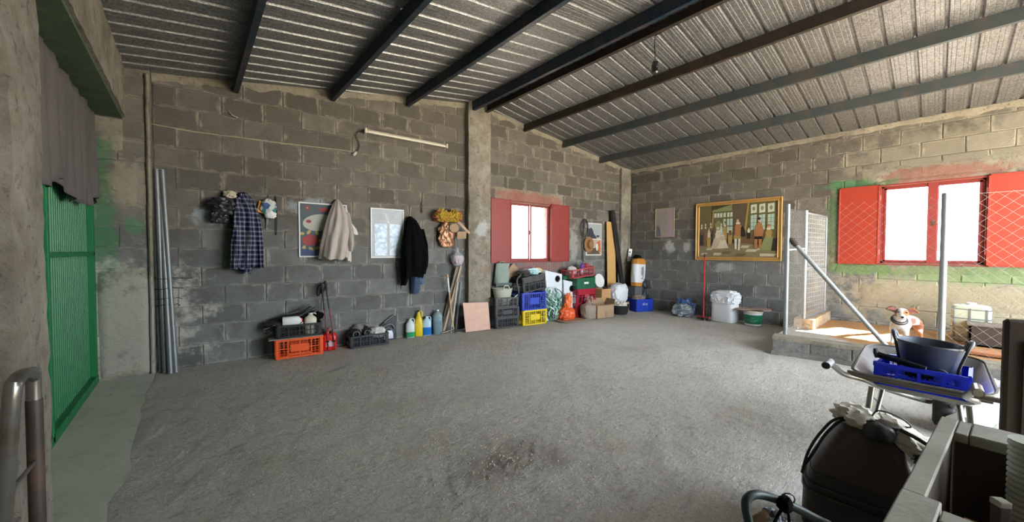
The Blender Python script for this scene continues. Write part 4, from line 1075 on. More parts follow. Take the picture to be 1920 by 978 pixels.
# pickaxe
hd = F(850, 622.5); tpk = W(838.5, 514, .12); q = tpk - hd
t_ = thing('pickaxe', 'pickaxe with a long wooden handle leaning head down on the wall', 'pickaxe', (hd.x, hd.y, 0))
z_ = .05; q = tpk - Vector((hd.x, hd.y, 0)); k0 = q*.03 + Vector((0, 0, .02))
MB().tube([k0, q*.35, q*.7], [.020, .017, .016], 10).build('handle', m_wood, t_, smooth=50)
MB().tube([q*.7, q*.94], .0185, 10).build('tape_wrap', m_white, t_, smooth=50)
MB().tube([q*.94, q*1.0], [.0165, .018], 10).build('handle_end', m_wood, t_, smooth=50)
eL = F(828, 624, .03) - hd; eR = F(871.5, 616, .10) - hd
mb = MB(); pts = sm([eL, Vector((eL.x*.5, eL.y*.5, .035)), Vector((0, 0, .05)), Vector((eR.x*.5, eR.y*.5, .05)), eR], 4)
mb.tube(pts, [.010+.016*math.sin(math.pi*i/(len(pts)-1)) for i in range(len(pts))], 8); mb.build('head', m_chrome, t_, smooth=40)
MB().tube([(0, 0, .012), k0+q*.05], .032, 10).build('eye', m_chrome, t_, smooth=40)
# planks and tube leaning behind the pickaxe
def lean(name, label, cat, b, tp_, w_, th, m, group=None, part='board', round_=False):
    t_ = thing(name, label, cat, (b.x, b.y, 0), 0, group); q = tp_ - Vector((b.x, b.y, 0)); mb = MB()
    if round_: mb.tube([q*0, q*.5, q], w_/2, 12); o = mb.build(part, m, t_, smooth=50)
    else:
        mb.bar((0, 0, 0), q, w_, th, up=(GN.x, GN.y, .2)); o = mb.build(part, m, t_, bevel=.002)
    return t_
lean('plank', 'broad dark brown plank leaning behind the pickaxe', 'plank', F(836, 623.5)+Vector((0,.12,0)), W(860, 500, .10), .13, .022, m_wood_old)
lean('batten', 'long pale batten leaning in front of the dark plank', 'batten', F(831, 624), W(864, 498, .14), .035, .02, mat('pale_batten', (.38,.30,.22), .7, 0, .2, 8))
lean('batten', 'shorter pale batten crossing beside the steel tube', 'batten', F(846, 623), W(858, 528, .16), .03, .02, mat('pale_batten2', (.44,.38,.32), .7, 0, .2, 8))
lean('steel_tube', 'short grey steel tube leaning right of the battens', 'tube', F(853, 618), W(862, 528, .10), .042, .02, m_galv, part='tube', round_=True)
# plywood panel against the column
bl, br_ = F(873.3, 622.5), F(919.5, 617); tl_ = H_at(870, 567.5, bl); r = thing('plywood_sheet', 'square pinkish sheet of plywood leaning on the concrete column', 'panel', (bl.x, bl.y, 0), math.atan2((br_-bl).y, (br_-bl).x), rot=(-.10, 0, math.atan2((br_-bl).y, (br_-bl).x)))
w_ = (br_-bl).length; mb = MB(); mb.poly([(0, 0), (w_, .0), (w_*.955, .52), (-.035, .545)], 0, .012); mb.build('sheet', m_ply, r, bevel=.002)
# ------------------------------------------------------------------ under the gable window
def seg(u0, v0, u1, v1, d, z=0.0):
    return mid(F(u0, v0, z), F(u1, v1, z), d)
def Tr(c, a):
    q = Matrix.Rotation(a, 4, 'Z')
    return lambda dx, dy, z=0: tuple(Vector((c[0], c[1], 0)) + (q @ Vector((dx, dy, 0))) + Vector((0, 0, z)))
# stack of three black crates, facing the camera
c, a = seg(921, 615, 968, 611.5, .36); a = GANG - .12
c = (c[0]+.02, c[1]-.02, 0); L = Tr(c, a)
crate('black_crate', 'black plastic crate at the bottom of the stack of three beside the column', m_black, L(0, 0, 0), a, .50, .34, .20, group='stack of black crates', nv=12)
crate('black_crate', 'black plastic crate in the middle of the stack of three beside the column', m_black, L(.0, 0, .202), a, .52, .34, .20, 'plate', group='stack of black crates', nv=12)
crate('black_crate', 'black plastic crate on top of the stack of three, holding the pale tub', m_black, L(-.01, 0, .404), a, .50, .34, .19, group='stack of black crates', nv=12)
m_tub = mat('pale_green_rubber', (.42,.43,.34), .6, 0, .08, 4, dirt=(.3,.3,.22), dirtamt=.4)
r = thing('rubber_tub', 'pale grey-green flexible tub standing in the top black crate', 'tub', L(.0, 0, .43), a)
pr = [(.13, 0), (.14, .01), (.185, .28), (.20, .33), (.205, .335), (.19, .33), (.13, .03)]
MB().lathe(pr, n=28, sx=1.1, sy=.78, capb=True, capt=True).build('body', m_tub, r, smooth=45)
for s_ in (-1, 1):
    MB().tube(sm([(-.07, s_*.155, .32), (-.05, s_*.165, .38), (0, s_*.165, .395), (.05, s_*.165, .38), (.07, s_*.155, .32)], 4), .012, 8).build('handle', m_tub, r, smooth=50)
t_ = thing('looped_rope', 'white cord looped over the rim of the top black crate', 'cord', L(0, -.18, .60), a)
MB().tube(sm([(-.15, 0, -.02), (-.05, -.012, -.05), (.1, -.012, -.04), (.22, 0, .01), (.25, .0, .04)], 5), .008, 6).build('cord_line', m_white, t_, smooth=50)
r = thing('grey_bag', 'grey-green cloth bag standing against the wall behind the pale tub', 'bag', L(.02, .10, .86), a)
m_ggb = mat('grey_green_cloth', (.24,.29,.25), .85, 0, .12, 6, .3, 50)
rs = []
for i in range(9):
    t0 = i/8; w_ = .165*(1-.12*t0**2)*(1+.05*math.sin(t0*7)); d_ = .09*(1-.75*t0)
    rs.append([(w_*math.cos(k*math.pi/9)*(1+.08*math.sin(k*1.7+i)) + .03*t0, d_*math.sin(k*math.pi/9)*(1+.15*math.sin(k*2.1+i*.8)), .40*t0) for k in range(18)])
MB().rings(rs).build('bag_body', m_ggb, r, smooth=40)
MB().tube(sm([(-.06, 0, .39), (-.03, -.03, .43), (.05, -.03, .43), (.08, 0, .39)], 4), .010, 6).build('strap', m_ggb, r, smooth=50)
MB().bb((-.17, -.10, -.06), (.19, .06, .0)).bb((-.17, -.105, -.015), (.19, -.10, .005)).build('sole', mat('slate_box', (.055,.085,.085), .6), r, bevel=.006)
mb = MB(); mb.poly([(-.16, 0), (.12, 0), (.18, .14), (.0, .34), (-.12, .22)], -.008, .008)
r = thing('cardboard_piece', 'brown pointed cardboard piece behind the tilted black crate', 'cardboard', L(.34, .16, .92), a); mb.build('sheet', m_card, r)
# yellow, blue and tilted black crates
c, a = seg(976.5, 610, 1022.5, 604, .38); c = (c[0]-.01, c[1]-.06, 0); L = Tr(c, a)
crate('yellow_crate', 'yellow plastic crate on the floor under the blue crate', m_yellow_p, L(0, 0, 0), a, .60, .38, .305, 'plate', nv=12)
crate('blue_crate', 'blue plastic crate stacked on the yellow crate', m_blue_p, L(-.02, 0, .307), a, .60, .38, .355, 'plate', nv=12)
crate('black_crate', 'dark plastic crate tilted on top of the blue crate, full of odds and ends', m_black, L(-.0, .0, .70), a, .58, .38, .31, 'solidtop', rot=(0, math.radians(-8), a), nv=9, nh=2)
q = [('crumpled_paper', 'crumpled light blue cloth on top of the tilted black crate', m_offw, (.40,.58,.60), (.06,-.03,1.02), (.26,.22,.12), 101),
     ('yellow_cloth', 'pale yellow cloth at the right of the tilted black crate', None, (.55,.47,.24), (.20,.02,1.05), (.22,.2,.10), 103),
     ('dark_cloth', 'dark rag at the left of the tilted black crate', None, (.05,.045,.04), (-.16,.0,.98), (.26,.26,.14), 105),
     ('brown_cloth', 'brown cloth behind the light blue cloth', None, (.20,.15,.11), (.05,.13,1.00), (.34,.14,.14), 107)]
for nm, lb, _, cc, pos, sz, sd_ in q:
    t_ = thing(nm.replace('crumpled_paper', 'blue_cloth'), lb, 'cloth', L(*pos), a); blob('cloth', mat('cl_'+nm, cc, .9, 0, .15, 7, .4, 40), t_, sz, sd_, .25, 2.6, 4, .8, .14)
t_ = thing('black_strap', 'long black strap hanging from the tilted crate beside the blue crate', 'strap', L(-.36, -.10, 0), a)
mb = MB(); pts = sm([(.06, 0, 1.02), (-.03, 0, .92), (.0, -.01, .72), (.04, -.01, .45), (.07, 0, .2)], 5)
for p, q_ in zip(pts[:-1], pts[1:]): mb.bar(p, q_, .012, .032, up=(1, 0, 0))
mb.build('webbing', m_black, t_)
# white cabinets with round black holes
m_cab = mat('white_cabinet', (.60,.64,.68), .4, 0, .05, 4)
def cab(lbl, s, h, w_, tilt, hx, hz, dep=.30, off=.33):
    p = G(s, 0, off); r = thing('white_cabinet', lbl, 'cabinet', tuple(p), GANG, 'white cabinets with round black holes')
    mb = MB(); mb.poly([(0, 0), (w_, 0), (w_, h-tilt), (0, h)], -dep*.0, dep); mb.build('body', m_cab, r, bevel=.006)
    mb = MB(); q = 24; mb.lathe([(.075, 0), (.075, .006), (.062, .006), (.055, .002)], n=q, capb=True); o = mb.build('hole_ring', m_black, r, smooth=30); o.location = (hx, -.006+.006, hz); o.rotation_euler = (math.pi/2, 0, 0)
    mb = MB(); mb.lathe([(.054, 0), (.052, .003)], n=q); o = mb.build('dark_cone', m_blackcloth, r); o.location = (hx, -.002, hz); o.rotation_euler = (math.pi/2, 0, 0)
    mb = MB(); mb.bb((.0, -.004, h*.45), (.006, 0, h*.9)); mb.build('edge_strip', m_chrome, r)
sA = S_of(W(1014, 540)) - .28
cab('left and taller white cabinet with a round black hole, behind the mint bundle', S_of(G(0,0))*0 + sA + .12, 1.10, .50, .10, .36, .90)
cab('right and lower white cabinet with a round black hole, beside the crimson crate', sA + .66, .87, .42, .08, .26, .66)
p = G(sA+.76, .87, .10)
r = thing('green_tray', 'dark green plastic tray on top of the lower white cabinet', 'tray', (p.x, p.y, .86), GANG)
p = G(sA+.86, 0, .20); r.location = (p.x, p.y, .872)
mb = MB(); mb.box((0, 0, .035), (.40, .24, .07), taper=.9); mb.box((0, 0, .075), (.42, .26, .012)); mb.build('body', m_green_p, r, bevel=.006)
MB().box((0, 0, .09), (.12, .05, .016)).build('lid_grip', m_green_p, r, bevel=.004)
# mint green knotted bundle of strips
r = thing('mint_strap_bundle', 'large tangled bundle of mint and white plastic strips on the floor', 'bundle', tuple(F(1041, 602)+Vector((.0,.13,0))), GANG)
m_mint = [mat('mint_strip', (.20,.42,.34), .5, 0, .2, 8), mat('pale_mint_strip', (.46,.60,.52), .5, 0, .15, 8), mat('dark_mint_strip', (.07,.17,.14), .6, 0, .2, 8)]
rr = random.Random(12)
for mi in range(3):
    mb = MB()
    for k in range(46):
        a0 = rr.uniform(0, 6.28); rad = rr.uniform(.10, .24); x = rad*math.cos(a0); y = rad*math.sin(a0)*.5; z0 = rr.uniform(.02, .52); L_ = rr.uniform(.14, .30)
        pts = sm([(x*.8, y*.8, z0), (x+rr.uniform(-.10,.10), y-.03+rr.uniform(-.03,.03), z0+L_*.3), (x+rr.uniform(-.06,.06), y-.02, z0+L_*.7), (x*.7+rr.uniform(-.05,.05), y*.8, min(.73, z0+L_))], 3)
        w_ = rr.uniform(.014, .034); th = rr.uniform(0, 3)
        for p, q_ in zip(pts[:-1], pts[1:]): mb.bar(p, q_, w_, .003, up=(math.cos(th), math.sin(th), .3))
    mb.build('strips', m_mint[mi], r)['kind'] = 'stuff'
blob('filling', mat('mint_core', (.10,.17,.14), .8, 0, .3, 12), r, (.24, .16, .50), 111, .2, 3, 4, .9, .1)
# orange net bag
m_net = mat('orange_net', (.85,.16,.03), .5, 0, .25, 14, .5, 30)
p = F(1071, 600); r = thing('orange_net_bag', 'orange net bag of fruit or onions tied at the top, on the floor', 'bag', (p.x, p.y+.14, 0), GANG)
blob('bag', clear_mat('orange_film', (.85,.13,.03), .78, .4), r, (.42, .30, .28), 113, .18, 2.6, 4, .7, .09, smooth=30)
blob('knotted_neck', m_net, r, (.15, .13, .33), 115, .35, 3, 4, .9, .16, (.0, -.02, .23), smooth=30, rot=(0, .15, 0))
for k, (dx, dy, dz) in enumerate(((-.10,-.03,.03), (.0,-.06,.03), (.10,-.02,.03), (-.04,.04,.09), (.06,.03,.10), (-.02,-.03,.14))):
    blob('onion', mat('onion', (.60,.24,.08), .5, 0, .2, 8), r, (.10, .10, .09), 117+k, .05, 2, 3, .9, .02, (dx, dy, dz))
# bags between
def fbag(nm, lb, m, u, v, dy, sz, sd_, cat='bag', neck=None, crumple=.08, z=0, part='bag', sub=4, power=.8, dx=0, amp=.12):
    p = F(u, v); t_ = thing(nm, lb, cat, (p.x+dx, p.y+dy, z), GANG); blob(part, m, t_, sz, sd_, amp, 2.6, sub, .75, crumple, neck=neck, smooth=32, power=power); return t_
m_greybag = mat('grey_plastic_film', (.36,.37,.37), .45, 0, .12, 7, .3, 30)
fbag('grey_bag', 'grey plastic bag leaning between the orange net bag and the brown sack', m_greybag, 1078, 592, .14, (.34, .26, .48), 131)
fbag('black_bag', 'black plastic bag on the floor left of the brown sack', m_black, 1090, 592, .20, (.32, .26, .36), 133)
fbag('white_bag', 'white plastic bag lying behind the brown sack', m_whitebag, 1112, 586, .06, (.70, .20, .40), 135)
r = fbag('brown_sack', 'small brown cloth sack tied at the neck, on the floor', m_sackb, 1110, 597.5, .10, (.40, .28, .44), 137, 'sack', neck=(.45, .22), crumple=.05, part='sack')
MB().tube([(.045*math.cos(k*.785), .035*math.sin(k*.785), .36) for k in range(8)], .007, 5, closed=True).build('tie', m_offw, r)
# flat card under the bags
p = F(1065, 604); r = thing('flat_cardboard', 'flat brown cardboard sheet on the floor under the bags', 'cardboard', (p.x+.25, p.y+.05, .004), GANG); MB().box((0, .06, .006), (.75, .34, .008)).build('sheet', m_card, r)
# crates behind the bags
def ypl(u, v, y): q_ = PY(u, v, y); return q_
yy = 5.30; a = GANG; x0 = PY(1081, 550, yy).x; x1 = PY(1119.5, 550, yy-.03).x; cx = (x0+x1)/2; w_ = min(.62, x1-x0)
grp = 'stack of coloured crates behind the bags'
crate('crimson_crate', 'crimson plastic crate at the bottom of the coloured stack, mostly behind the sacks', m_crimson_p, (cx, yy+.17, 0), a, w_, .36, .30, group=grp)
crate('crimson_crate', 'crimson plastic crate under the green crate in the coloured stack', m_crimson_p, (cx, yy+.17, .302), a, w_, .36, .345, 'solidtop', group=grp, tex=m_maroon_p)
crate('green_crate', 'dark green plastic crate with a white name plate above the crimson crate', m_green_p, (cx-.02, yy+.17, .65), a, w_*.98, .36, .25, 'solid', group=grp, tex=m_label)
crate('faded_red_crate', 'faded red latticed crate tilted on top of the coloured stack', m_maroon_p, (cx-.10, yy+.17, .925), a, w_*1.15, .36, .20, group=grp, rot=(0, math.radians(-6), a), nv=8, nh=2)
L = Tr((cx-.10, yy+.17), a)
r = thing('spray_can', 'purple and white spray can standing in the faded red crate', 'can', L(.02, -.08, .98), 0, rot=(0, .12, 0))
MB().lathe([(.034, 0), (.036, .01), (.036, .19), (.028, .20)], n=16).build('can', mat('pale_lilac', (.45,.42,.60), .35), r, smooth=40)
MB().lathe([(.036, .13), (.037, .135), (.037, .24), (.03, .25)], n=16).build('cap', mat('purple_plastic', (.06,.03,.30), .35), r, smooth=40)
for nm, lb, m, pos, sz, sd_ in (('white_cloth', 'crumpled whitish cloth at the left of the faded red crate', m_offw, (-.20, 0, 1.0), (.22,.2,.16), 141), ('red_cloth', 'dull red cloth in the right of the faded red crate', m_maroon_p, (.22, 0, 1.06), (.24,.22,.16), 143), ('beige_cloth', 'beige cloth beside the spray can in the faded red crate', m_beige, (.12, .03, 1.04), (.16,.2,.14), 145)):
    t_ = thing(nm, lb, 'cloth', L(*pos), a); blob('cloth', m, t_, sz, sd_, .25, 2.6, 4, .8, .14)
# round white plate/lid leaning
p = PY(1124.5, 549, 5.42); r = thing('white_dish', 'round white plastic dish leaning right of the green crate', 'dish', (p.x, p.y, .62), GANG, rot=(math.radians(78), 0, GANG))
MB().lathe([(.02, .0), (.14, .0), (.165, .025), (.17, .03), (.15, .02), (.02, .01)], (0, .17, 0), 28).build('dish', m_white, r, smooth=50)
# cartons behind the white sack
p = PY(1129, 560, 5.38); r = thing('carton', 'orange-brown cardboard carton standing behind the white bag', 'box', (p.x, p.y, 0), GANG)
def carton(r, w_, d_, h, m, flaps=True, tape=True):
    mb = MB(); t_ = .005
    mb.bb((-w_/2, -d_/2, 0), (w_/2, d_/2, t_)); mb.bb((-w_/2, -d_/2, 0), (w_/2, -d_/2+t_, h)); mb.bb((-w_/2, d_/2-t_, 0), (w_/2, d_/2, h)); mb.bb((-w_/2, -d_/2, 0), (-w_/2+t_, d_/2, h)); mb.bb((w_/2-t_, -d_/2, 0), (w_/2, d_/2, h)); mb.build('body', m, r)
    if flaps:
        for (p_, q_, dirv) in (((-w_/2, -d_/2, h), (w_/2, -d_/2, h), (0, -.4, .12)), ((-w_/2, -d_/2, h), (-w_/2, d_/2, h), (-.6, 0, .25)), ((w_/2, -d_/2, h), (w_/2, d_/2, h), (.3, 0, .6)), ((-w_/2, d_/2, h), (w_/2, d_/2, h), (0, .3, .6))):
            P0, P1 = Vector(p_), Vector(q_); D = Vector(dirv).normalized()*min(w_, d_)*.4; ins = (P1-P0)*.06
            q2 = MB(); q2.add([P0, P1, P1+D-ins, P0+D+ins, P0+Vector((0,0,.004)), P1+Vector((0,0,.004)), P1+D-ins+Vector((0,0,.004)), P0+D+ins+Vector((0,0,.004))], [(0,1,2,3),(7,6,5,4),(0,4,5,1),(1,5,6,2),(2,6,7,3),(3,7,4,0)]); q2.build('flap', m, r)
    if tape: MB().bb((-.025, -d_/2-.001, 0), (.025, -d_/2, h*.5)).build('tape', mat('brown_tape', (.26,.16,.09), .35), r)
carton(r, .34, .26, .60, mat('orange_card2', (.48,.27,.12), .8), False)
p = PY(1146, 560, 5.42); r = thing('carton', 'dark brown carton standing behind the bulging white sack', 'box', (p.x-.05, p.y, 0), GANG); carton(r, .46, .24, .62, mat('dark_card', (.15,.10,.065), .8), False)
p = F(1137, 596.5); r = thing('carton', 'torn open brown carton on the floor beside the brown sack', 'box', (p.x+.07, p.y+.20, 0), GANG-.12); carton(r, .50, .32, .29, m_card)
p = PY(1160, 566, 5.22); r = thing('white_sack', 'bulging open white woven sack behind the torn carton', 'sack', (p.x, p.y+.02, .25), GANG)
blob('sack', m_whitebag, r, (.52, .36, .46), 151, .10, 2.4, 4, .8, .06, power=.75)
MB().tube(sm([(-.12, -.1, .40), (0, -.14, .43), (.12, -.12, .44), (.2, -.02, .40), (.1, .08, .44), (-.08, .05, .45), (-.12, -.1, .40)], 4), .018, 6).build('rolled_rim', m_whitebag, r, smooth=50)
r2 = thing('carton', 'low carton under the white sack', 'box', (p.x, p.y+.02, 0), GANG); carton(r2, .5, .30, .245, m_card, False)
# basin with rubble
p = F(1175, 590); r = thing('black_basin', 'round black rubber basin on the floor holding white scraps', 'basin', (p.x+.02, p.y+.20, 0), 0)
MB().lathe([(.16, 0), (.17, .005), (.215, .17), (.235, .21), (.235, .22), (.215, .21), (.16, .03)], n=30).build('body', m_rubber, r, smooth=40)
for s_ in (-1, 1): MB().tube(sm([(s_*.225, -.06, .20), (s_*.265, -.04, .215), (s_*.265, .04, .215), (s_*.225, .06, .20)], 4), .010, 6).build('handle', m_rubber, r, smooth=50)
t_ = thing('white_scraps', 'white crumpled scraps lying in the black basin', 'rag', (p.x+.04, p.y+.20, .14), 0); blob('scraps', m_offw, t_, (.34, .28, .16), 153, .3, 3, 4, .7, .2, smooth=25)
t_ = thing('black_rag', 'black rag between the white sack and the blue crate', 'rag', (p.x+.14, p.y+.50, .0), 0); blob('cloth', m_blackcloth, t_, (.26, .22, .36), 155, .25, 3, 4, .7, .15)
# blue crate with a white name
c, a = seg(1193, 584.5, 1224.5, 582.5, .36); L = Tr(c, a)
m_nm = m_label
crate('blue_crate', 'royal blue crate with white lettering on the floor in the corner', m_blue_p, c, a, .50, .36, .31, 'solid', tex=None, nv=8)
bc = [o for o in col.objects if o.name.startswith('blue_crate') and o.type == 'EMPTY'][-1]
mb = MB()
for i, (x, h0, h1) in enumerate(((-.075,.16,.20), (-.055,.16,.20), (-.035,.16,.225), (-.015,.16,.225), (.005,.16,.20), (.025,.16,.20), (.045,.16,.20), (.065,.16,.215))):
    mb.bb((x, -.190, h0), (x+.007, -.187, h1))
    if i % 2 == 0: mb.bb((x, -.190, h0), (x+.014, -.187, h0+.007)); mb.bb((x, -.190, .192), (x+.014, -.187, .199))
mb.build('printed_lettering', m_label, bc)
t_ = thing('brown_rag', 'brown rag lying in the corner blue crate', 'rag', L(-.05, 0, .24), a); blob('cloth', m_sackb, t_, (.34, .26, .15), 157, .25, 3, 4, .7, .15)
# grey box, black bag and the orange-banded feed sack
p = PY(1190, 556, 5.16)
r = thing('grey_box', 'tall dark grey box behind the corner blue crate', 'box', (p.x, p.y, 0), GANG); MB().bb((-.17, -.13, 0), (.19, .15, .60)).build('body', mat('dark_grey_box', (.09,.095,.10), .6), r, bevel=.006); MB().bb((-.165, -.136, .02), (.185, -.13, .58)).build('front_panel', mat('dark_grey_box2', (.12,.125,.13), .5), r, bevel=.002)
r = thing('black_bag', 'black bin bag hanging beside the grey box in the corner', 'bag', (p.x+.30, p.y-.10, .0), GANG); blob('bag', m_black, r, (.26, .26, .76), 159, .16, 3, 4, .9, .12)
r = thing('feed_sack', 'white feed sack with orange bands standing on the grey box', 'sack', (p.x+.10, p.y-.02, .602), GANG, rot=(0, .06, GANG))
m_ob = mat('orange_band', (.55,.22,.035), .6, 0, .15, 8)
def sackr(z, f=1.0, k_=0): return [(.22*f*math.copysign(abs(math.cos(t0))**.55, math.cos(t0))*(1+.05*math.sin(5*t0+z*9)), .11*f*math.copysign(abs(math.sin(t0))**.7, math.sin(t0))*(1+.06*math.sin(4*t0+z*7)), z) for t0 in [k*math.pi/14 for k in range(28)]]
MB().rings([sackr(.10, .98), sackr(.25, 1.03), sackr(.42, 1.02), sackr(.58, .97)]).build('sack', m_whitebag, r, smooth=50)
MB().rings([sackr(0, .90), sackr(.03, .98), sackr(.10, 1.0)]).build('orange_band', m_ob, r, smooth=50)
MB().rings([sackr(.575, .985), sackr(.64, 1.0), sackr(.70, .9), sackr(.73, .6)]).build('orange_band', m_ob, r, smooth=50)
MB().poly([(-.02, .20), (.05, .18), (.075, .35), (.06, .52), (-.02, .50), (-.04, .36)], -.118, -.112).build('printed_mark', mat('grey_mark', (.25,.25,.27), .6), r)
t_ = thing('black_hat', 'small black cap on top of the orange-banded feed sack', 'cap', (p.x+.10, p.y, 1.31), GANG); blob('cap', m_blackcloth, t_, (.24, .18, .11), 161, .2, 3, 3, .6, .1)
# planks, gutter and stick in the corner
b0 = PY(1147.5, 560, 5.50); b0.z = 0; tp_ = W(1145, 416, .06)
lean('plywood_strip', 'tall pale yellow plywood strip leaning on the gable wall', 'plank', Vector((b0.x-.03, b0.y-.02, 0)), tp_, .33, .016, mat('yellow_plywood', (.58,.34,.12), .6, 0, .1, 6, .1, 30))
b1 = PY(1172, 560, 5.42); tp_ = W(1148, 394, .10)
lean('black_gutter', 'long black plastic gutter leaning beside the plywood strip', 'gutter', Vector((b1.x, b1.y, 0)), tp_, .13, .07, m_black)
b1 = PY(1166, 560, 5.44); tp_ = W(1160, 470, .08)
lean('grey_board', 'grey board leaning behind the black gutter', 'board', Vector((b1.x-.02, b1.y, 0)), tp_, .16, .02, mat('grey_board', (.17,.165,.16), .7))
b1 = PY(1181, 560, 5.36); tp_ = PX(1182.5, 424, 8.98)
lean('thin_rod', 'thin dark rod standing upright in the corner', 'rod', Vector((b1.x, b1.y, 0)), Vector((tp_.x, tp_.y, tp_.z)), .022, .02, m_dgrey, round_=True, part='rod')
p = PX(1180, 478, 8.92); t_ = thing('white_scraper', 'white plastic scraper handle hung on the thin rod in the corner', 'handle', (p.x, p.y, p.z), -.6); MB().box((0, -.02, 0), (.10, .03, .34), rot=(0, .12, 0)).build('grip', m_white, t_, bevel=.008); MB().box((-.0, -.04, .08), (.03, .012, .05)).build('slot', m_black, t_)
# wheel, brown hat and poster on the wall
t_, s0 = hang('wire_hoop', 'dark wire hoop hanging on the wall right of the red shutter', 'hoop', 1094, 426)
zc = zz(1094, 427); mb = MB(); mb.tube([(.125*math.cos(k*math.pi/12), -.04, zc + .215*math.sin(k*math.pi/12)) for k in range(24)], .012, 6, closed=True); mb.build('rim', m_black, t_, smooth=50)
mb = MB(); mb.tube([(.09*math.cos(k*math.pi/12), -.03, zc + .17*math.sin(k*math.pi/12)) for k in range(24)], .006, 6, closed=True); mb.tube([(0, -.03, zc-.20), (0, -.03, zc+.2)], .010, 6); mb.tube([(-.1, -.03, zc+.05), (.1, -.03, zc-.02)], .006, 6); mb.build('spokes', m_dgrey, t_, smooth=50)
t_, s0 = hang('dark_stick', 'dark stick hanging below the wire hoop down to the spray can', 'stick', 1091, 460); mb = MB(); mb.tube([(.02, -.06, zz(1091, 418)), (-.02, -.05, zz(1091, 452)), (.0, -.05, zz(1091, 490))], .013, 8); mb.build('stick', m_dgrey, t_, smooth=50)
t_, s0 = hang('brown_hat', 'round brown straw hat hanging beside the poster', 'hat', 1100, 458); zc = zz(1100, 458)
m_hat = mat('brown_straw', (.26,.13,.05), .8, 0, .25, 18, .5, 60)
MB().lathe([(.17, 0), (.17, .012), (.10, .03), (.085, .09), (.05, .115), (.0, .12)], n=26, M=Matrix.Translation((.02, -.05, zc)) @ Matrix.Rotation(math.pi/2, 4, 'X') @ Matrix.Scale(1.15, 4, (0, 1, 0))).build('hat_body', m_hat, t_, smooth=40)
MB().tube([(.02+.092*math.cos(k*math.pi/10), -.085, zc + .105*math.sin(k*math.pi/10)) for k in range(20)], .007, 6, closed=True).build('hat_band', m_dgrey, t_, smooth=50)
t_, s0 = hang('poster', 'two-part picture poster between the brown hat and the plywood strip', 'poster', 1098, 450)
x0, z1 = P_(1098, 417, s0); x1, z0 = P_(1127, 478.5, s0); wd = x1-x0; hg = z1-z0; pp = lambda a, b: (x0+wd*a, z0+hg*b)
MB().poly([(x0, z0), (x1, z0), (x1, z1), (x0, z1)], -.012, -.006).build('sheet', m_pr['white'], t_)
flat(t_, 'grey_sky', [pp(.05,.52), pp(.97,.52), pp(.97,.97), pp(.05,.97)], -.0135, mat('grey_sky_print', (.34,.36,.36), .5))
flat(t_, 'dark_hill', [pp(.05,.52), pp(.68,.52), pp(.62,.60), pp(.5,.66), pp(.42,.80), pp(.32,.86), pp(.2,.82), pp(.05,.84)], -.0145, m_pr['dark'])
flat(t_, 'tree_dot', ell(*pp(.75,.60), wd*.10, hg*.035, 10), -.0145, m_pr['dark'])
flat(t_, 'light_field', [pp(.05,.03), pp(.97,.03), pp(.97,.49), pp(.05,.49)], -.0135, mat('warm_print', (.45,.36,.28), .5))
flat(t_, 'dark_slope', [pp(.05,.04), pp(.9,.04), pp(.72,.25), pp(.45,.22), pp(.2,.14)], -.0145, mat('brown_print', (.10,.07,.05), .5))
flat(t_, 'red_figure', [pp(.80,.12), pp(.95,.12), pp(.90,.47), pp(.66,.40)], -.0145, mat('orange_print', (.50,.12,.04), .5))
flat(t_, 'white_figure', ell(*pp(.70,.26), wd*.07, hg*.12, 12), -.0155, m_pr['white'])

# ------------------------------------------------------------------ right wall: local x towards the camera (-y), local -y into the room
def rhang(name, label, cat, u, v, group=None):
    p = PX(u, v); return thing(name, label, cat, (RX, p.y, 0), -math.pi/2, group), p.y
def RP(u, v, y0, X=RX): p = PX(u, v, X); return (y0 - p.y, p.z)
t_, y0 = rhang('small_picture', 'small pale faded picture in a thin gold frame near the room corner', 'picture', 1246, 418)
x0, z1 = RP(1229.5, 391.5, y0); x1, z0 = RP(1264.5, 443.5, y0)
t = NT('faded_print'); v = t.obj(); x, y, z = t.sep(v); b_ = t.mix(t.noise(v, 7, 5), (.23,.20,.17), (.36,.32,.28)); b_ = t.mix(t.ramp(t.math('ADD', x, t.math('MULTIPLY', t.noise(v, 5), .2)), .1, .25), b_, (.33,.25,.26)); t.set(col=b_, rough=.25)
m_gold = mat('gold_frame', (.48,.26,.07), .4, .35, .2, 10, .2, 50, dirt=(.25,.13,.04), dirtamt=.3)
picture('', '', t_, x0, x1, z0, z1, mat('thin_gold', (.42,.33,.16), .4, .3), t.m, .012, .018)
flat(t_, 'dark_shape', [(x0+(x1-x0)*a, z0+(z1-z0)*b) for a, b in ((.05,.03), (.30,.03), (.26,.30), (.16,.42), (.06,.36))], -.0125, mat('dull_violet_print', (.14,.12,.14), .4))
# large framed painting of a company in a panelled room
t_, y0 = rhang('framed_painting', 'large gold-framed painting of people in old costume in a panelled room', 'painting', 1386, 435)
x0, z1 = RP(1307, 383, y0); x1, z0 = RP(1466, 492, y0); z1 = 2.635; z0 = 1.315
m_pd = mat('painting_dark', (.055,.045,.022), .3, 0, .3, 9)
r = t_; fw = .075; f = MB()
for a, b in (((x0, -.05, z0), (x1, -.006, z0+fw)), ((x0, -.05, z1-fw), (x1, -.006, z1)), ((x0, -.05, z0+fw), (x0+fw, -.006, z1-fw)), ((x1-fw, -.05, z0+fw), (x1, -.006, z1-fw))): f.bb(a, b)
f.build('frame', m_gold, r, bevel=.008)
f = MB(); g = .018
for a, b in (((x0, -.062, z0), (x1, -.045, z0+g)), ((x0, -.062, z1-g), (x1, -.045, z1)), ((x0, -.062, z0+g), (x0+g, -.045, z1-g)), ((x1-g, -.062, z0+g), (x1, -.045, z1-g))): f.bb(a, b)
q = fw - .014
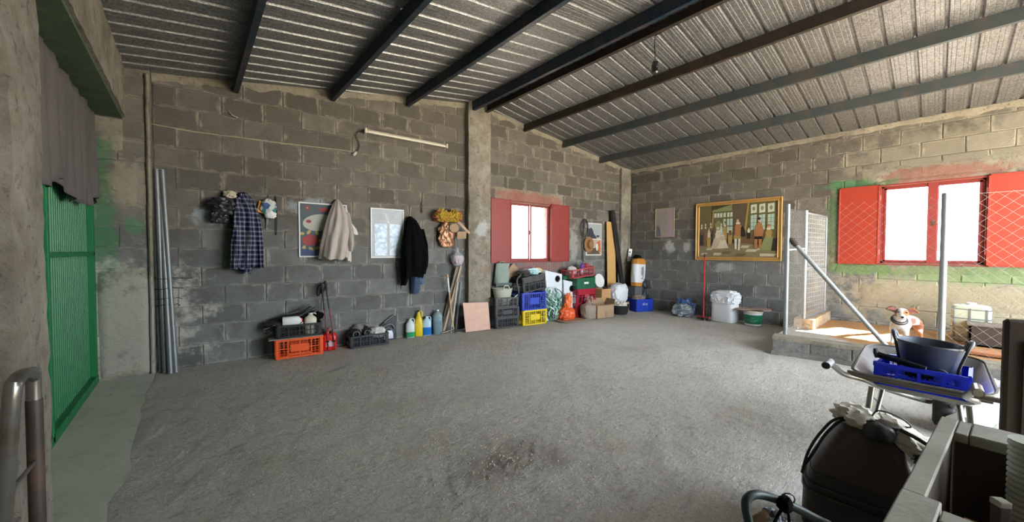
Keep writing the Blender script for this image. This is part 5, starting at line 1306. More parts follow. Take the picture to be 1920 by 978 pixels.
for a, b in (((x0+q, -.056, z0+q), (x1-q, -.045, z0+fw)), ((x0+q, -.056, z1-fw), (x1-q, -.045, z1-q)), ((x0+q, -.056, z0+q), (x0+fw, -.045, z1-q)), ((x1-fw, -.056, z0+q), (x1-q, -.045, z1-q))): f.bb(a, b)
f.build('frame_moulding', mat('bright_gold', (.62,.37,.12), .35, .35, .15, 10), r, bevel=.003)
MB().bb((x0+fw*.9, -.028, z0+fw*.9), (x1-fw*.9, -.01, z1-fw*.9)).build('canvas', m_pd, r)
X0, X1, Z0, Z1 = x0+fw, x1-fw, z0+fw, z1-fw; wd = X1-X0; hg = Z1-Z0
# outlines measured on the picture itself: a from the left, b from the bottom
pp = lambda a, b: (X0+wd*a, Z0+hg*b)
PC = {k: mat('painting_'+k, c, .4, 0, .2, 10) for k, c in dict(olive=(.12,.10,.035), green=(.20,.22,.09), window=(.38,.50,.40), pale=(.52,.54,.42), curtain=(.10,.075,.045), rose=(.46,.36,.27), cream=(.58,.50,.36), gold=(.33,.22,.06), rust=(.34,.15,.055), skin=(.50,.33,.20), black=(.02,.017,.014), floor=(.20,.16,.08), tile=(.46,.42,.28), brown=(.15,.08,.035), ivory=(.62,.58,.46)).items()}
lay_ = [0]
def pf(name, pts, m):
    lay_[0] += 1; flat(r, name, [pp(*p) for p in pts], -.0285 - .00012*lay_[0], PC[m], .0008)
def pe(name, ca, cb, ra, rb, m, rot=0, wob=0, n=14): pf(name, [(a_, b_) for a_, b_ in ell(ca, cb, ra, rb, n, rot, wob)], m)
pf('painted_floor', [(0,0), (1,0), (1,.20), (.55,.26), (0,.22)], 'floor')
for a, b, w_, sk in ((.10,.13,.10,.02), (.30,.06,.15,.03), (.48,.02,.16,.04), (.62,.10,.16,.03), (.80,.02,.2,.0), (.76,.13,.14,.02), (.56,.17,.12,.02), (.02,.03,.1,.02), (.20,.03,.12,.02)): pf('painted_tile', [(a, b), (a+w_*.8, b+.0), (min(1, a+w_), b+.045), (a+sk, b+.05)], 'tile' if int(a*100) % 3 else 'olive')
pf('painted_dark_wall', [(0,.28), (.17,.28), (.17,1), (0,1)], 'olive')
pf('painted_ceiling', [(.17,.90), (.45,1), (.45,.88), (.2,.87)], 'green')
pf('painted_bay', [(.19,.34), (.46,.34), (.46,.88), (.22,.86)], 'olive')
for a in (.21, .25, .29, .335, .385, .425): pf('painted_pane', [(a, .76), (a+.03, .765), (a+.03, .85), (a, .845)], 'pale')
for a in (.335, .385, .425):
    pf('painted_pane', [(a, .60), (a+.032, .60), (a+.032, .73), (a, .73)], 'window'); pf('painted_pane', [(a, .46), (a+.032, .46), (a+.032, .58), (a, .58)], 'window')
pe('painted_shrub', .27, .60, .05, .10, 'green', 0, .15)
pf('painted_curtain', [(.46,.34), (.60,.34), (.65,1), (.46,.98)], 'curtain'); pf('painted_curtain_edge', [(.60,.40), (.63,.45), (.665,1), (.645,1)], 'gold')
pf('painted_curtain', [(.17,.45), (.19,.9), (.21,.93), (.20,.6)], 'gold')
pf('painted_wall', [(.62,.34), (1,.34), (1,1), (.665,1)], 'olive')
for a, w_ in ((.685,.07), (.785,.07), (.885,.075)):
    pf('painted_pane', [(a, .80), (a+w_, .81), (a+w_, .965), (a, .955)], 'pale'); pe('painted_medallion', a+w_/2, .885, .018, .04, 'green')
    pf('painted_pane', [(a, .50), (a+w_, .50), (a+w_, .775), (a, .765)], 'window')
    for j in range(3): pf('painted_bar', [(a, .56+j*.07), (a+w_, .56+j*.07), (a+w_, .566+j*.07), (a, .566+j*.07)], 'olive')
    pf('painted_bar', [(a+w_/2-.002, .5), (a+w_/2+.002, .5), (a+w_/2+.002, .77), (a+w_/2-.002, .77)], 'olive')
pf('painted_table', [(.55,.25), (.74,.25), (.74,.40), (.57,.42)], 'brown')
def figure(a, foot, h, w_, robe, top='gold', skirt=False, hat=None):
    if skirt: pf('painted_skirt', [(a-w_*1.25, foot), (a+w_*1.25, foot+.005), (a+w_*.7, foot+h*.45), (a+w_*.3, foot+h*.62), (a-w_*.35, foot+h*.62), (a-w_*.8, foot+h*.4)], robe)
    else: pf('painted_robe', [(a-w_*.6, foot), (a+w_*.6, foot), (a+w_*.7, foot+h*.5), (a+w_*.4, foot+h*.75), (a-w_*.4, foot+h*.75), (a-w_*.7, foot+h*.5)], robe)
    pf('painted_bodice', [(a-w_*.35, foot+h*.5), (a+w_*.35, foot+h*.5), (a+w_*.55, foot+h*.70), (a+w_*.25, foot+h*.82), (a-w_*.25, foot+h*.82), (a-w_*.5, foot+h*.68)], top)
    pe('painted_ruff', a, foot+h*.83, w_*.34, h*.04, 'ivory'); pe('painted_face', a, foot+h*.90, w_*.22, h*.065, 'skin')
    if hat: pe('painted_hat', a, foot+h*.965, w_*.26, h*.045, hat)
figure(.035,.22,.42,.035,'black','brown',False,'ivory'); figure(.09,.20,.45,.035,'brown','olive',False,'ivory'); figure(.165,.22,.44,.035,'black','brown',False,'ivory')
figure(.14,.19,.38,.04,'gold','cream',False,'gold'); figure(.36,.22,.46,.04,'gold','gold',False,'brown'); figure(.43,.24,.34,.04,'gold','brown'); figure(.31,.30,.34,.035,'window','pale',False,'ivory')
figure(.265,.155,.42,.075,'rose','cream',True,'ivory'); figure(.335,.165,.30,.06,'cream','rose',True)
pf('painted_leg', [(.495,.15), (.515,.15), (.520,.36), (.485,.36)], 'ivory'); pf('painted_leg', [(.535,.13), (.555,.13), (.565,.36), (.535,.36)], 'ivory')
pf('painted_breeches', [(.475,.34), (.57,.34), (.565,.42), (.48,.42)], 'gold'); pf('painted_doublet', [(.49,.40), (.565,.40), (.575,.58), (.55,.63), (.505,.63), (.49,.55)], 'rust'); pe('painted_ruff', .53, .635, .03, .02, 'ivory'); pe('painted_face', .525, .675, .016, .035, 'skin')
pf('painted_cloak', [(.565,.38), (.625,.38), (.62,.50), (.585,.58), (.565,.55)], 'black')
figure(.665,.34,.22,.035,'black','ivory',False,'black')
pf('painted_leg', [(.735,.17), (.765,.17), (.775,.36), (.735,.36)], 'rust'); pf('painted_leg', [(.79,.16), (.82,.16), (.825,.36), (.785,.36)], 'rust'); pf('painted_sash', [(.735,.33), (.83,.33), (.825,.40), (.74,.40)], 'black')
pf('painted_doublet', [(.73,.38), (.83,.38), (.845,.48), (.82,.60), (.79,.64), (.755,.60), (.725,.48)], 'rust'); pe('painted_face', .787, .67, .015, .03, 'skin'); pe('painted_hat', .787, .70, .018, .025, 'black')
figure(.90,.13,.46,.075,'green','gold',True,'rust'); pf('painted_dark_skirt', [(.93,.12), (.99,.12), (1,.35), (.95,.33)], 'black')
# broom
p = F(1311, 598.5); p2 = F(1327, 601.5); cc = (p+p2)/2; tp_ = PX(1321.5, 476, 9.0); a = math.atan2((p2-p).y, (p2-p).x)
r = thing('broom', 'broom with a red handle leaning on the right wall', 'broom', (cc.x, cc.y, 0), a)
MB().bb((-.15, -.025, .055), (.15, .025, .09)).build('head', m_maroon_p, r, bevel=.006)
mb = MB(); rr = random.Random(5)
for i in range(60):
    x = rr.uniform(-.145, .145); y = rr.uniform(-.02, .02); mb.bar((x, y, .056), (x*1.08+rr.uniform(-.01,.01), y*1.8, .002), .006, .006)
mb.build('bristles', m_dgrey, r)['kind'] = 'stuff'
q = Matrix.Rotation(-a, 3, 'Z') @ (tp_ - Vector((cc.x, cc.y, 0))); MB().tube([(0, 0, .085), q*.95], .013, 10).build('handle', m_red_p, r, smooth=50); MB().tube([q*.95, q*1.0], .017, 10).build('grip', m_black, r, smooth=50)
# plastic bags beside it
m_bluefilm = mat('blue_film', (.03,.10,.30), .35, 0, .4, 9, .4, 25, dirt=(.30,.38,.45), dirtamt=.5, dscale=10)
t = NT('patterned_bag'); v = t.obj(); vo = t.node('ShaderNodeTexVoronoi'); t.link(v, vo.inputs['Vector']); vo.inputs['Scale'].default_value = 9; b_ = t.mix(t.sep(vo.outputs['Color'])[1], (.05,.09,.11), (.42,.44,.45)); t.set(col=b_, rough=.35); m_pb = t.m
p = F(1275, 592); r = thing('patterned_bag', 'grey and white printed plastic bag on the floor left of the broom', 'bag', (p.x+.08, p.y-.02, 0), -1.0); blob('bag', m_pb, r, (.44, .32, .27), 171, .25, 2.6, 4, .7, .13, smooth=28)
p = F(1294, 588); r = thing('blue_bag', 'crumpled blue plastic bag against the right wall behind the printed bag', 'bag', (p.x-.12, p.y+.03, 0), -1.0); blob('bag', m_bluefilm, r, (.40, .26, .36), 173, .3, 2.6, 4, .7, .16, smooth=25)
# tall white sack
p = F(1330, 600); p2 = F(1371, 607); cc, a = mid(p, p2, .36); r = thing('white_sack', 'tall square white sack folded at the top, standing right of the broom', 'sack', cc, a+.05)
def sq(w_, d_, z, wob=.0, sd_=0): return [(w_/2*math.copysign(abs(math.cos(t0))**.38, math.cos(t0))*(1+wob*math.sin(3*t0+sd_)), d_/2*math.copysign(abs(math.sin(t0))**.38, math.sin(t0))*(1+wob*math.sin(4*t0+sd_)), z+wob*.25*math.sin(5*t0+sd_)) for t0 in [k*math.pi/16 for k in range(32)]]
ww = (p2-p).length*.96
MB().rings([sq(ww*.95, .34, 0), sq(ww, .36, .03), sq(ww*1.0, .36, .22, .01, 1), sq(ww*.98, .35, .42, .015, 2)]).build('lower_body', m_whitebag, r, smooth=45)
blob('folded_top', m_whitebag, r, (ww*1.12, .40, .25), 175, .13, 2.6, 5, .5, .10, (0, 0, .41), smooth=30, power=.62)
# paint bucket with board
p = F(1412, 611.5); cx, cy = p.x+.16, p.y+.05
r = thing('paint_bucket', 'white paint bucket with a green label under the board', 'bucket', (cx, cy, 0), 0)
MB().lathe([(.140, 0), (.145, .005), (.165, .27)], n=30).build('body', m_white, r, smooth=40)
MB().lathe([(.172, .265), (.178, .268), (.178, .30), (.170, .305)], n=30).build('rim', m_cream, r, smooth=40)
mb = MB(); mb.lathe([(.1515, .04), (.1675, .225)], n=30, capb=False, capt=False); mb.build('label_band', mat('green_label', (.008,.15,.065), .4), r, smooth=40)
ang = math.atan2(-cy, -cx); mb = MB()
def lab(a0, a1, z0, z1, rad):
    n = 5; base = len(mb.v)
    for k in range(n+1):
        a_ = ang + a0 + (a1-a0)*k/n; mb.v += [(rad*math.cos(a_), rad*math.sin(a_), z0), (rad*math.cos(a_), rad*math.sin(a_), z1)]
    for k in range(n): mb.f.append((base+2*k, base+2*k+2, base+2*k+3, base+2*k+1))
lab(-.16, .16, .150, .165, .1650); lab(-.62, .62, .118, .126, .1625)
for k in range(4): lab(-.42+.05*k, .42-.05*k, .075+.011*(3-k), .081+.011*(3-k), .160)
mb.build('faint_print', mat('pale_green_print', (.10,.32,.22), .5), r, fix=False)
MB().tube(sm([(.17, 0, .26), (.21, .05, .16), (.18, .12, .10)], 4), .003, 5).build('wire_handle', m_chrome, r)
p = PX(1412, 578, 8.75); r = thing('brown_board', 'thin warped brown board lying on the paint bucket', 'board', (cx, cy, .306), -1.32)
mb = MB(); n_ = 10; w_ = .62; vs = []
for i in range(n_+1):
    x = -w_/2 + w_*i/n_; z = .008 + .022*(1-math.cos(i/n_*3.0))*.5
    for y in (-.20, .20): vs += [(x, y*(.8+.2*math.sin(i)), z), (x, y*(.8+.2*math.sin(i)), z+.012)]
fs = []
for i in range(n_):
    b = i*4; fs += [(b, b+4, b+6, b+2), (b+1, b+3, b+7, b+5), (b, b+1, b+5, b+4), (b+2, b+6, b+7, b+3)]
fs += [(0, 2, 3, 1), (n_*4, n_*4+1, n_*4+3, n_*4+2)]
mb.v = vs; mb.f = fs; mb.build('sheet', mat('reddish_board', (.34,.22,.17), .7, 0, .15, 6), r)
# lamp hanging from the ridge beam
p = PX(1229, 60, 4.42); r = thing('hanging_lamp', 'small black lamp holder hanging on a cable from the ridge beam', 'lamp', (4.42, p.y, 0), 0)
zt = roof_z(4.42)-.15; zb = PX(1229, 124, 4.42).z
MB().tube(sm([(0, 0, zt), (.005, .01, (zt+zb)/2+.1), (-.005, 0, (zt+zb)/2-.1), (0, 0, zb+.04)], 5), .006, 6).build('cable', m_black, r, smooth=50)
MB().tube(sm([(.01, 0, zt), (.03, .03, zt-.12), (.02, .0, zt-.22), (0, .01, zt-.16)], 5), .004, 6).build('loose_wire', m_orange_p if False else m_dgrey, r, smooth=50)
MB().box((0, 0, zb), (.10, .07, .09), rot=(.2, .3, .5)).box((.01, 0, zb-.04), (.08, .08, .03), rot=(.2, .3, .5)).build('housing', m_black, r, bevel=.008)
MB().lathe([(.03, 0), (.04, .02), (.0, .035)], (0, 0, zb-.09), 12).build('glass', mat('smoked_glass', (.05,.05,.05), .15), r, smooth=50)
MB().tube(sm([(.0, 0, zt), (.0, -.05, zt+.03), (.05, -.10, zt+.02), (-.03, -.10, zt-.02), (-.0, 0, zt-.01)], 4), .005, 5).build('cable_knot', m_black, r, smooth=50)
# ------------------------------------------------------------------ dog pen
K0 = Vector((6.56, 1.60)); KD = Vector((.10, -1.0)).normalized(); KN = Vector((-KD.y, KD.x))   # KN points into the pen (+x)
def K(s, n, z): q = K0 + KD*s + KN*n; return (q.x, q.y, z)
kang = math.atan2(KD.y, KD.x)
kb = struct('trim_7', (K0.x, K0.y, 0), kang)     # local x along the kerb, local y into the pen
m_kerb = plaster_mat('kerb_concrete', (.19,.18,.16), (.30,.29,.26), False, 7)
s = 0; rr = random.Random(8)
for i in range(8):
    w_ = .44
    bm_ = MB(); j = lambda: rr.uniform(-.006, .006)
    bm_.add([(s+.006, 0+j(), -.02), (s+w_-.006, 0+j(), -.02), (s+w_-.006, .2, -.02), (s+.006, .2, -.02), (s+.006, j(), .205+j()), (s+w_-.006, j(), .205+j()), (s+w_-.006, .2, .205), (s+.006, .2, .205)], [(0,3,2,1),(4,5,6,7),(0,1,5,4),(1,2,6,5),(2,3,7,6),(3,0,4,7)])
    bm_.build('kerb_block', m_kerb, kb, bevel=.008); s += w_
o = lump_box('kerb_capping', (0.0, -.012, .20), (3.55, .235, .252), m_plaster, 22, (50, 4, 2), .006, None); o.parent = kb
o = lump_box('kerb_footing', (0.0, -.07, -.03), (3.55, .01, .05), m_kerb, 24, (50, 2, 2), .008, None); o.parent = kb
MB().bb((0.01, .01, -.02), (3.5, .19, .2)).build('kerb_core', m_mortar, kb)
# raised floor with sawdust
t = NT('sawdust'); w = t.pos(); x, y, z = t.sep(w)
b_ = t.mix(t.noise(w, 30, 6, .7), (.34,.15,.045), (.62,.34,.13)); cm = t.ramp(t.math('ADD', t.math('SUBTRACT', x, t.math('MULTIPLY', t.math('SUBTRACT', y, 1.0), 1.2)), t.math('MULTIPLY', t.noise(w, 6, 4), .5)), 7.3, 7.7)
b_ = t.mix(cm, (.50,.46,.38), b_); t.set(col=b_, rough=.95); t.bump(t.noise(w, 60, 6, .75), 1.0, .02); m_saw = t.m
mb = MB(); nn = 40
for i in range(nn+1):
    for k in range(nn+1):
        yv = 1.60 - 3.6*k/nn; x0_ = 6.56 + (1.6-yv)*.1 + .19; xv = x0_ + (9.1-x0_)*i/nn
        mb.v.append((xv, yv, .235 + .012*noise.noise(Vector((xv*6, yv*6, 1))) + (.008*noise.noise(Vector((xv*20, yv*20, 1))))))
for i in range(nn):
    for k in range(nn): a = i*(nn+1)+k; mb.f.append((a, a+nn+1, a+nn+2, a+1))
o = mb.build('trim_8', m_saw, smooth=60, fix=False); o['kind'] = 'structure'
MB().bb((6.75, -1.9, -.02), (9.1, 1.595, .20)).build('platform_core', m_kerb, o)
# low block wall under the gate
m_peach = plaster_mat('peach_plaster', (.40,.29,.19), (.52,.40,.27), False, 6)
o = lump_box('trim_9', (7.62, 1.30, .2), (9.08, 1.56, .40), m_peach, 26, (12, 3, 3), .012)
# fence
zA = H_at(1477, 383, (6.86, 1.53)); zB = H_at(1510, 394, (7.62, 1.46))
PA = Vector((6.84, 1.50, .235)); PB = Vector((7.66, 1.44, .24)); PC_ = Vector((6.93, -.05, .235))
zC = H_at(1770, 362, PC_)
fence = thing('pen_fence', 'galvanised chain-link fence on the kerb around the dog pen', 'fence', (0, 0, 0))
MB().tube([PA, (PA.x, PA.y, zA)], .030, 12).build('post', m_galv, fence, smooth=50)
MB().tube([PB, (PB.x, PB.y, zB)], .034, 12).build('post', m_galv, fence, smooth=50)
MB().tube([PC_, (PC_.x, PC_.y, zC)], .032, 14).build('post', m_galv, fence, smooth=50)
MB().tube([PA + Vector((.02, 0, 1.30)), PB + Vector((-.02, 0, 1.32))], .012, 8).build('rail', m_white, fence, smooth=50)
br0 = PX(1486, 452, 6.86); br0.y = min(br0.y, 1.47); br1 = Vector((7.0, .42, .25))
br = thing('brace_pole', 'galvanised pole slanting down from the fence post behind the wheelbarrow', 'pole', (br1.x, br1.y, br1.z))
q = br0 - br1; MB().tube([q*0, q*.97], .030, 12).build('tube', m_galv, br, smooth=50); MB().tube([q*.95, q*.985, q*1.03], [.036, .040, .030], 10).build('clamp', m_dgrey, br, smooth=50)
MB().box(tuple(q*1.0+Vector((0, .02, .02))), (.06, .08, .03), rot=(.5, 0, 0)).build('clamp_ear', m_dgrey, br, bevel=.004)
m_wire = mat('galvanised_wire', (.40,.38,.34), .5, .5, .1, 9)
def link_mesh(p, q_, z0, z1, pitch=.115, r_=.0016, name='chain_link'):
    p = Vector((p[0], p[1], 0)); q_ = Vector((q_[0], q_[1], 0)); d = q_-p; L = d.length; d.normalize(); nrm = Vector((-d.y, d.x, 0)); mb = MB()
    n = int(L/(pitch/2)); H_ = z1-z0; m_ = int(H_/(pitch/2)) + 1
    for sgn in (0, 1):
        for k in range(-m_, n+1):
            # straight diagonal wires, alternately in front and behind
            s0 = k*pitch/1.0 if False else k*(pitch/1.0)
            a0, a1 = s0, s0 + H_
            za, zb_ = 0.0, H_
            if a0 < 0: za = -a0; a0 = 0
            if a1 > L: zb_ = H_-(a1-L); a1 = L
            if a1 <= a0 or zb_ <= za: continue
            if sgn: sa, sb = L-a0, L-a1
            else: sa, sb = a0, a1
            A_ = p + d*sa + nrm*(.002 if sgn else -.002); B_ = p + d*sb + nrm*(.002 if sgn else -.002)
            A_.z = z0+za; B_.z = z0+zb_; ns = max(1, int((B_-A_).length/.4)); mb.tube([A_.lerp(B_, t_/ns) for t_ in range(ns+1)], r_, 3, cap=False)
    o = mb.build(name, m_wire, fence, fix=False); o['kind'] = 'stuff'; return o
link_mesh(PA, PB, .26, zA-.06, .062, .0020)
link_mesh(PA, PC_, .26, zA-.04, .12, .0008)
link_mesh(PC_, (6.93+.22, -2.0), .26, zC-.02, .12, .0013)
MB().tube([(PC_.x, PC_.y, zC-.03), (PC_.x+.2, -2.0, zC-.03)], .003, 5).build('top_wire', m_wire, fence)
# wire-grid gate
gt2 = thing('pen_gate', 'tall galvanised wire-grid gate between the fence post and the right wall', 'gate', (PB.x+.05, PB.y-.01, .42), math.atan2(-.08, 1.1))
gw = 1.10; gh = zB - .46; mb = MB()
for p_, q_ in (((0,0,0),(gw,0,0)), ((0,0,gh),(gw,0,gh)), ((0,0,0),(0,0,gh)), ((gw,0,0),(gw,0,gh)), ((0,0,gh*.47),(gw,0,gh*.47))): mb.tube([p_, q_], .019, 8)
mb.build('gate_frame', m_galv, gt2, smooth=50)
mb = MB()
for i in range(1, 17): mb.tube([(gw*i/17, 0, 0), (gw*i/17, 0, gh)], .0028, 4, cap=False)
for i in range(1, 22): mb.tube([(0, .003, gh*i/22), (gw, .003, gh*i/22)], .0028, 4, cap=False)
mb.build('wire_grid', m_wire, gt2)['kind'] = 'stuff'
# things in the pen
p = PX(1819, 640, 8.45); r = thing('plastic_drum', 'pale translucent square water drum standing by the pen wall', 'drum', (8.45, p.y, .24), -.1)
mdr = mat('milky_drum', (.50,.53,.40), .45, 0, .1, 4, dirt=(.3,.3,.2), dirtamt=.4)
mb = MB(); mb.rings([rr_ring(.30, .34, 0, .05), rr_ring(.31, .36, .02, .05), rr_ring(.31, .36, .46, .05), rr_ring(.28, .33, .50, .05), rr_ring(.18, .22, .515, .04)]); mb.build('body', mdr, r, smooth=50)
mb = MB()
for dz in (.06, .19, .32, .45): mb.bb((-.162, -.187, dz), (.162, .187, dz+.012))
for dy in (-.15, .0, .15): mb.bb((-.164, dy-.008, 0), (-.156, dy+.008, .47))
mb.build('wire_cage', m_galv, r)
MB().lathe([(.05, .51), (.05, .54), (.04, .545)], n=16).build('cap', m_white, r, smooth=40)
p = PX(1857, 645, 8.1); r = thing('dark_box', 'dark brown open box in front of the pale drum in the pen', 'box', (8.12, p.y-.03, .245), 0)
mb = MB(); 
for a_, b_ in (((-.16,-.22,0), (.16,.22,.02)), ((-.16,-.22,0), (-.14,.22,.27)), ((.14,-.22,0), (.16,.22,.27)), ((-.16,-.22,0), (.16,-.2,.27)), ((-.16,.2,0), (.16,.22,.27))): mb.bb(a_, b_)
mb.build('body', m_wood_dark, r); MB().bb((-.18, -.24, .27), (.18, .24, .295)).build('lid', mat('grey_brown_lid', (.17,.13,.10), .7), r, bevel=.004)
r = thing('orange_board', 'long orange-brown board lying on the pen floor by the kerb', 'board', (7.35, -.62, .245), math.pi/2-.1); MB().box((0, 0, .02), (1.0, .22, .035)).build('plank', mat('orange_brown_wood', (.34,.13,.05), .7, 0, .2, 7), r, bevel=.004)
r = thing('orange_board', 'short orange-brown board against the pen wall under the drum', 'board', (8.95, -.9, .245), math.pi/2); MB().box((0, 0, .06), (1.3, .03, .12)).build('plank', mat('orange_brown_wood', (.34,.13,.05), .7, 0, .2, 7), r, bevel=.004)

# the dog
t = NT('dog_coat'); v = t.obj(); x, y, z = t.sep(v); nz = t.noise(v, 16, 4)
base = t.mix(nz, (.62,.57,.50), (.78,.75,.70))
def patch(base, c, rad, colr, amt=1.0, sh=.35):
    ln = t.vmath('LENGTH', t.vmath('DIVIDE', t.vmath('SUBTRACT', v, c).outputs[0], rad).outputs[0]).outputs['Value']
    f = t.math('ADD', ln, t.math('MULTIPLY', t.math('SUBTRACT', nz, .5), .8))
    return t.mix(t.math('MULTIPLY', t.math('SUBTRACT', 1.0, t.ramp(f, .85, 1.1)), amt), base, colr)
HX, HY, HZ = .235, .07, .43      # centre of the skull
BR = (.24,.075,.03)
base = patch(base, (-.25, .0, .27), (.10,.12,.15), BR); base = patch(base, (-.03, .07, .30), (.09,.07,.05), (.22,.10,.07)); base = patch(base, (-.27, 0, .15), (.08,.1,.12), (.40,.15,.05))
base = patch(base, (HX+.03, HY+.062, HZ+.0), (.06,.040,.06), (.42,.16,.055)); base = patch(base, (HX+.04, HY-.052, HZ+.0), (.07,.040,.06), (.16,.075,.05))
t.set(col=base, rough=.9, spec=.15, sheen=.2); t.bump(t.noise(v, 160, 3), .5, .004); m_dog = t.m
dog = thing('dog', 'small white and brown dog with a collar standing in the pen looking at the camera', 'dog', (7.42, .285, .235), math.radians(162)); dog.scale = (1.08, 1.08, 1.08)
V = [((-.24,0,.30),.074), ((-.12,0,.305),.070), ((.0,0,.30),.082), ((.10,0,.29),.086), ((.16,.015,.33),.066), ((.195,.04,.375),.056), ((HX-.01,HY-.01,HZ+.005),.072), ((HX+.03,HY+.012,HZ-.005),.064), ((HX+.078,HY+.03,HZ-.038),.040), ((HX+.115,HY+.043,HZ-.048),.030),
     ((-.26,.055,.24),.050), ((-.235,.06,.165),.034), ((-.285,.06,.10),.021), ((-.272,.06,.03),.017), ((-.245,.06,.012),.019),
     ((-.26,-.055,.24),.050), ((-.235,-.06,.165),.034), ((-.285,-.06,.10),.021), ((-.272,-.06,.03),.017), ((-.245,-.06,.012),.019),
     ((.12,.06,.21),.040), ((.105,.062,.125),.025), ((.115,.062,.03),.017), ((.14,.062,.012),.019),
     ((.12,-.06,.21),.040), ((.105,-.062,.125),.025), ((.115,-.062,.03),.017), ((.14,-.062,.012),.019),
     ((-.31,0,.30),.028), ((-.36,0,.23),.017), ((-.385,0,.15),.012), ((-.40,.01,.08),.007)]
Ed = [(0,1),(1,2),(2,3),(3,4),(4,5),(5,6),(6,7),(7,8),(8,9),(0,10),(10,11),(11,12),(12,13),(13,14),(0,15),(15,16),(16,17),(17,18),(18,19),(3,20),(20,21),(21,22),(22,23),(3,24),(24,25),(25,26),(26,27),(0,28),(28,29),(29,30),(30,31)]
me = bpy.data.meshes.new('body'); me.from_pydata([p_ for p_, _ in V], Ed, []); me.materials.append(m_dog)
db = bpy.data.objects.new('body', me); col.objects.link(db); db.parent = dog
md = db.modifiers.new('skin', 'SKIN'); md.use_smooth_shade = True
for i, (_, r_) in enumerate(V): me.skin_vertices[0].data[i].radius = (r_, r_)
me.skin_vertices[0].data[0].use_root = True
ms = db.modifiers.new('sub', 'SUBSURF'); ms.levels = 2; ms.render_levels = 2
hdir = Vector((.075+.0, .04, -.03)).normalized(); side = Vector((-.45, .9, 0)).normalized()
hc = Vector((HX+.005, HY, HZ)); fw_ = Vector((.9, .42, 0)).normalized(); side = Vector((-fw_.y, fw_.x, 0))
for sg, cc in ((1, (.46,.20,.08)), (-1, (.12,.07,.055))):
    mb = MB(); b0 = hc + side*sg*.052 + Vector((0, 0, .024)); tip = hc + side*sg*.145 + Vector((0, 0, .012 if sg > 0 else .030)) + fw_*.01; m1 = (b0+tip)/2 + Vector((0, 0, .022))
    up = Vector((0, 0, .036)); fwd = fw_*.014
    rs = []
    for t0, wz in ((0, 1.0), (.3, 1.05), (.6, .8), (.85, .42), (1, .08)):
        cpt = b0.lerp(tip, t0) + Vector((0, 0, .018*math.sin(math.pi*t0))); rs.append([cpt + up*wz, cpt + fwd*wz*.8, cpt - up*wz, cpt - fwd*wz*.5])
    mb.rings(rs); e_ = mb.build('ear', mat('dog_ear_%d' % sg, cc, .9), dog, smooth=70)
    mb = MB(); ins = [[p_*0.55 + (sum(rr_, Vector())/4)*.45 + fw_*.009 for p_ in rr_] for rr_ in rs[:4]]; mb.rings(ins); mb.build('ear_inside', mat('ear_pink', (.35,.12,.08), .8), e_, smooth=70)
    ey = hc + fw_*.068 + side*sg*.032 + Vector((0, 0, .010)); MB().lathe([(.001, -.010), (.007, -.007), (.010, 0), (.007, .007), (.001, .010)], tuple(ey), 10).build('eye', mat('dog_eye', (.012,.008,.006), .15), dog, smooth=80)
nsp = Vector(V[9][0]) + fw_*.024 + Vector((0, 0, .008)); MB().lathe([(.001, -.013), (.012, -.009), (.017, 0), (.013, .009), (.001, .013)], tuple(nsp), 12, sx=.8).build('nose', mat('dog_nose', (.012,.010,.012), .35), dog, smooth=80)
MB().tube([nsp + Vector((0, 0, -.026)) + side*.022 - fw_*.02, nsp + Vector((0, 0, -.022)) - fw_*.002, nsp + Vector((0, 0, -.026)) - side*.022 - fw_*.02], .0022, 5).build('mouth', mat('dog_nose', (.012,.010,.012), .35), dog)
for k, (cp_, rad) in enumerate((((.172,.022,.345), .066), ((.150,.012,.325), .074))):
    ax = Vector((.045, .03, .055)).normalized(); u = ax.orthogonal().normalized(); w_ = ax.cross(u); MB().tube([Vector(cp_) + (u*math.cos(a_*math.pi/9) + w_*math.sin(a_*math.pi/9))*rad for a_ in range(18)], .008, 6, closed=True).build('collar', m_black, dog, smooth=60)

# ------------------------------------------------------------------ wheelbarrow
wbw = thing('wheelbarrow', 'worn grey steel wheelbarrow carrying a blue crate and a dark tub', 'wheelbarrow', (3.98, .07, 0), 0)
m_tray = mat('worn_grey_steel', (.25,.26,.27), .42, .6, .25, 7, .25, 30, .004, dirt=(.50,.50,.50), dirtamt=.5, dscale=5)
m_tray_d = mat('dirty_steel', (.10,.09,.07), .6, .3, .3, 9, .4, 30, .004, dirt=(.22,.20,.15), dirtamt=.5)
def tr(x0, x1, w0, w1, z0, z1, cr=.07):
    out = []
    base = rr_ring(1, 1, 0, .16, 4)
    for (x, y, _) in base:
        fx = x + .5; X = x0 + (x1-x0)*fx; Wd = w0 + (w1-w0)*fx; out.append((X, y*Wd, z0 + (z1-z0)*fx))
    return out
outer = [tr(-.06, .18, .36, .30, .47, .47), tr(-.20, .30, .48, .44, .53, .56), tr(-.40, .42, .66, .62, .635, .715)]
inner = [tr(-.385, .405, .63, .59, .637, .715), tr(-.19, .29, .46, .42, .536, .565), tr(-.05, .17, .34, .28, .48, .48)]
MB().rings([tr(-.395, .415, .65, .61, .639, .717)] + inner, capb=False).build('tray', m_tray, wbw, smooth=50)
MB().rings(outer, capt=False).build('tray_underside', m_tray_d, wbw, smooth=50)
rim = tr(-.40, .42, .66, .62, .638, .718); MB().tube(rim, .010, 6, closed=True).build('rolled_rim', m_tray_d, wbw, smooth=50)
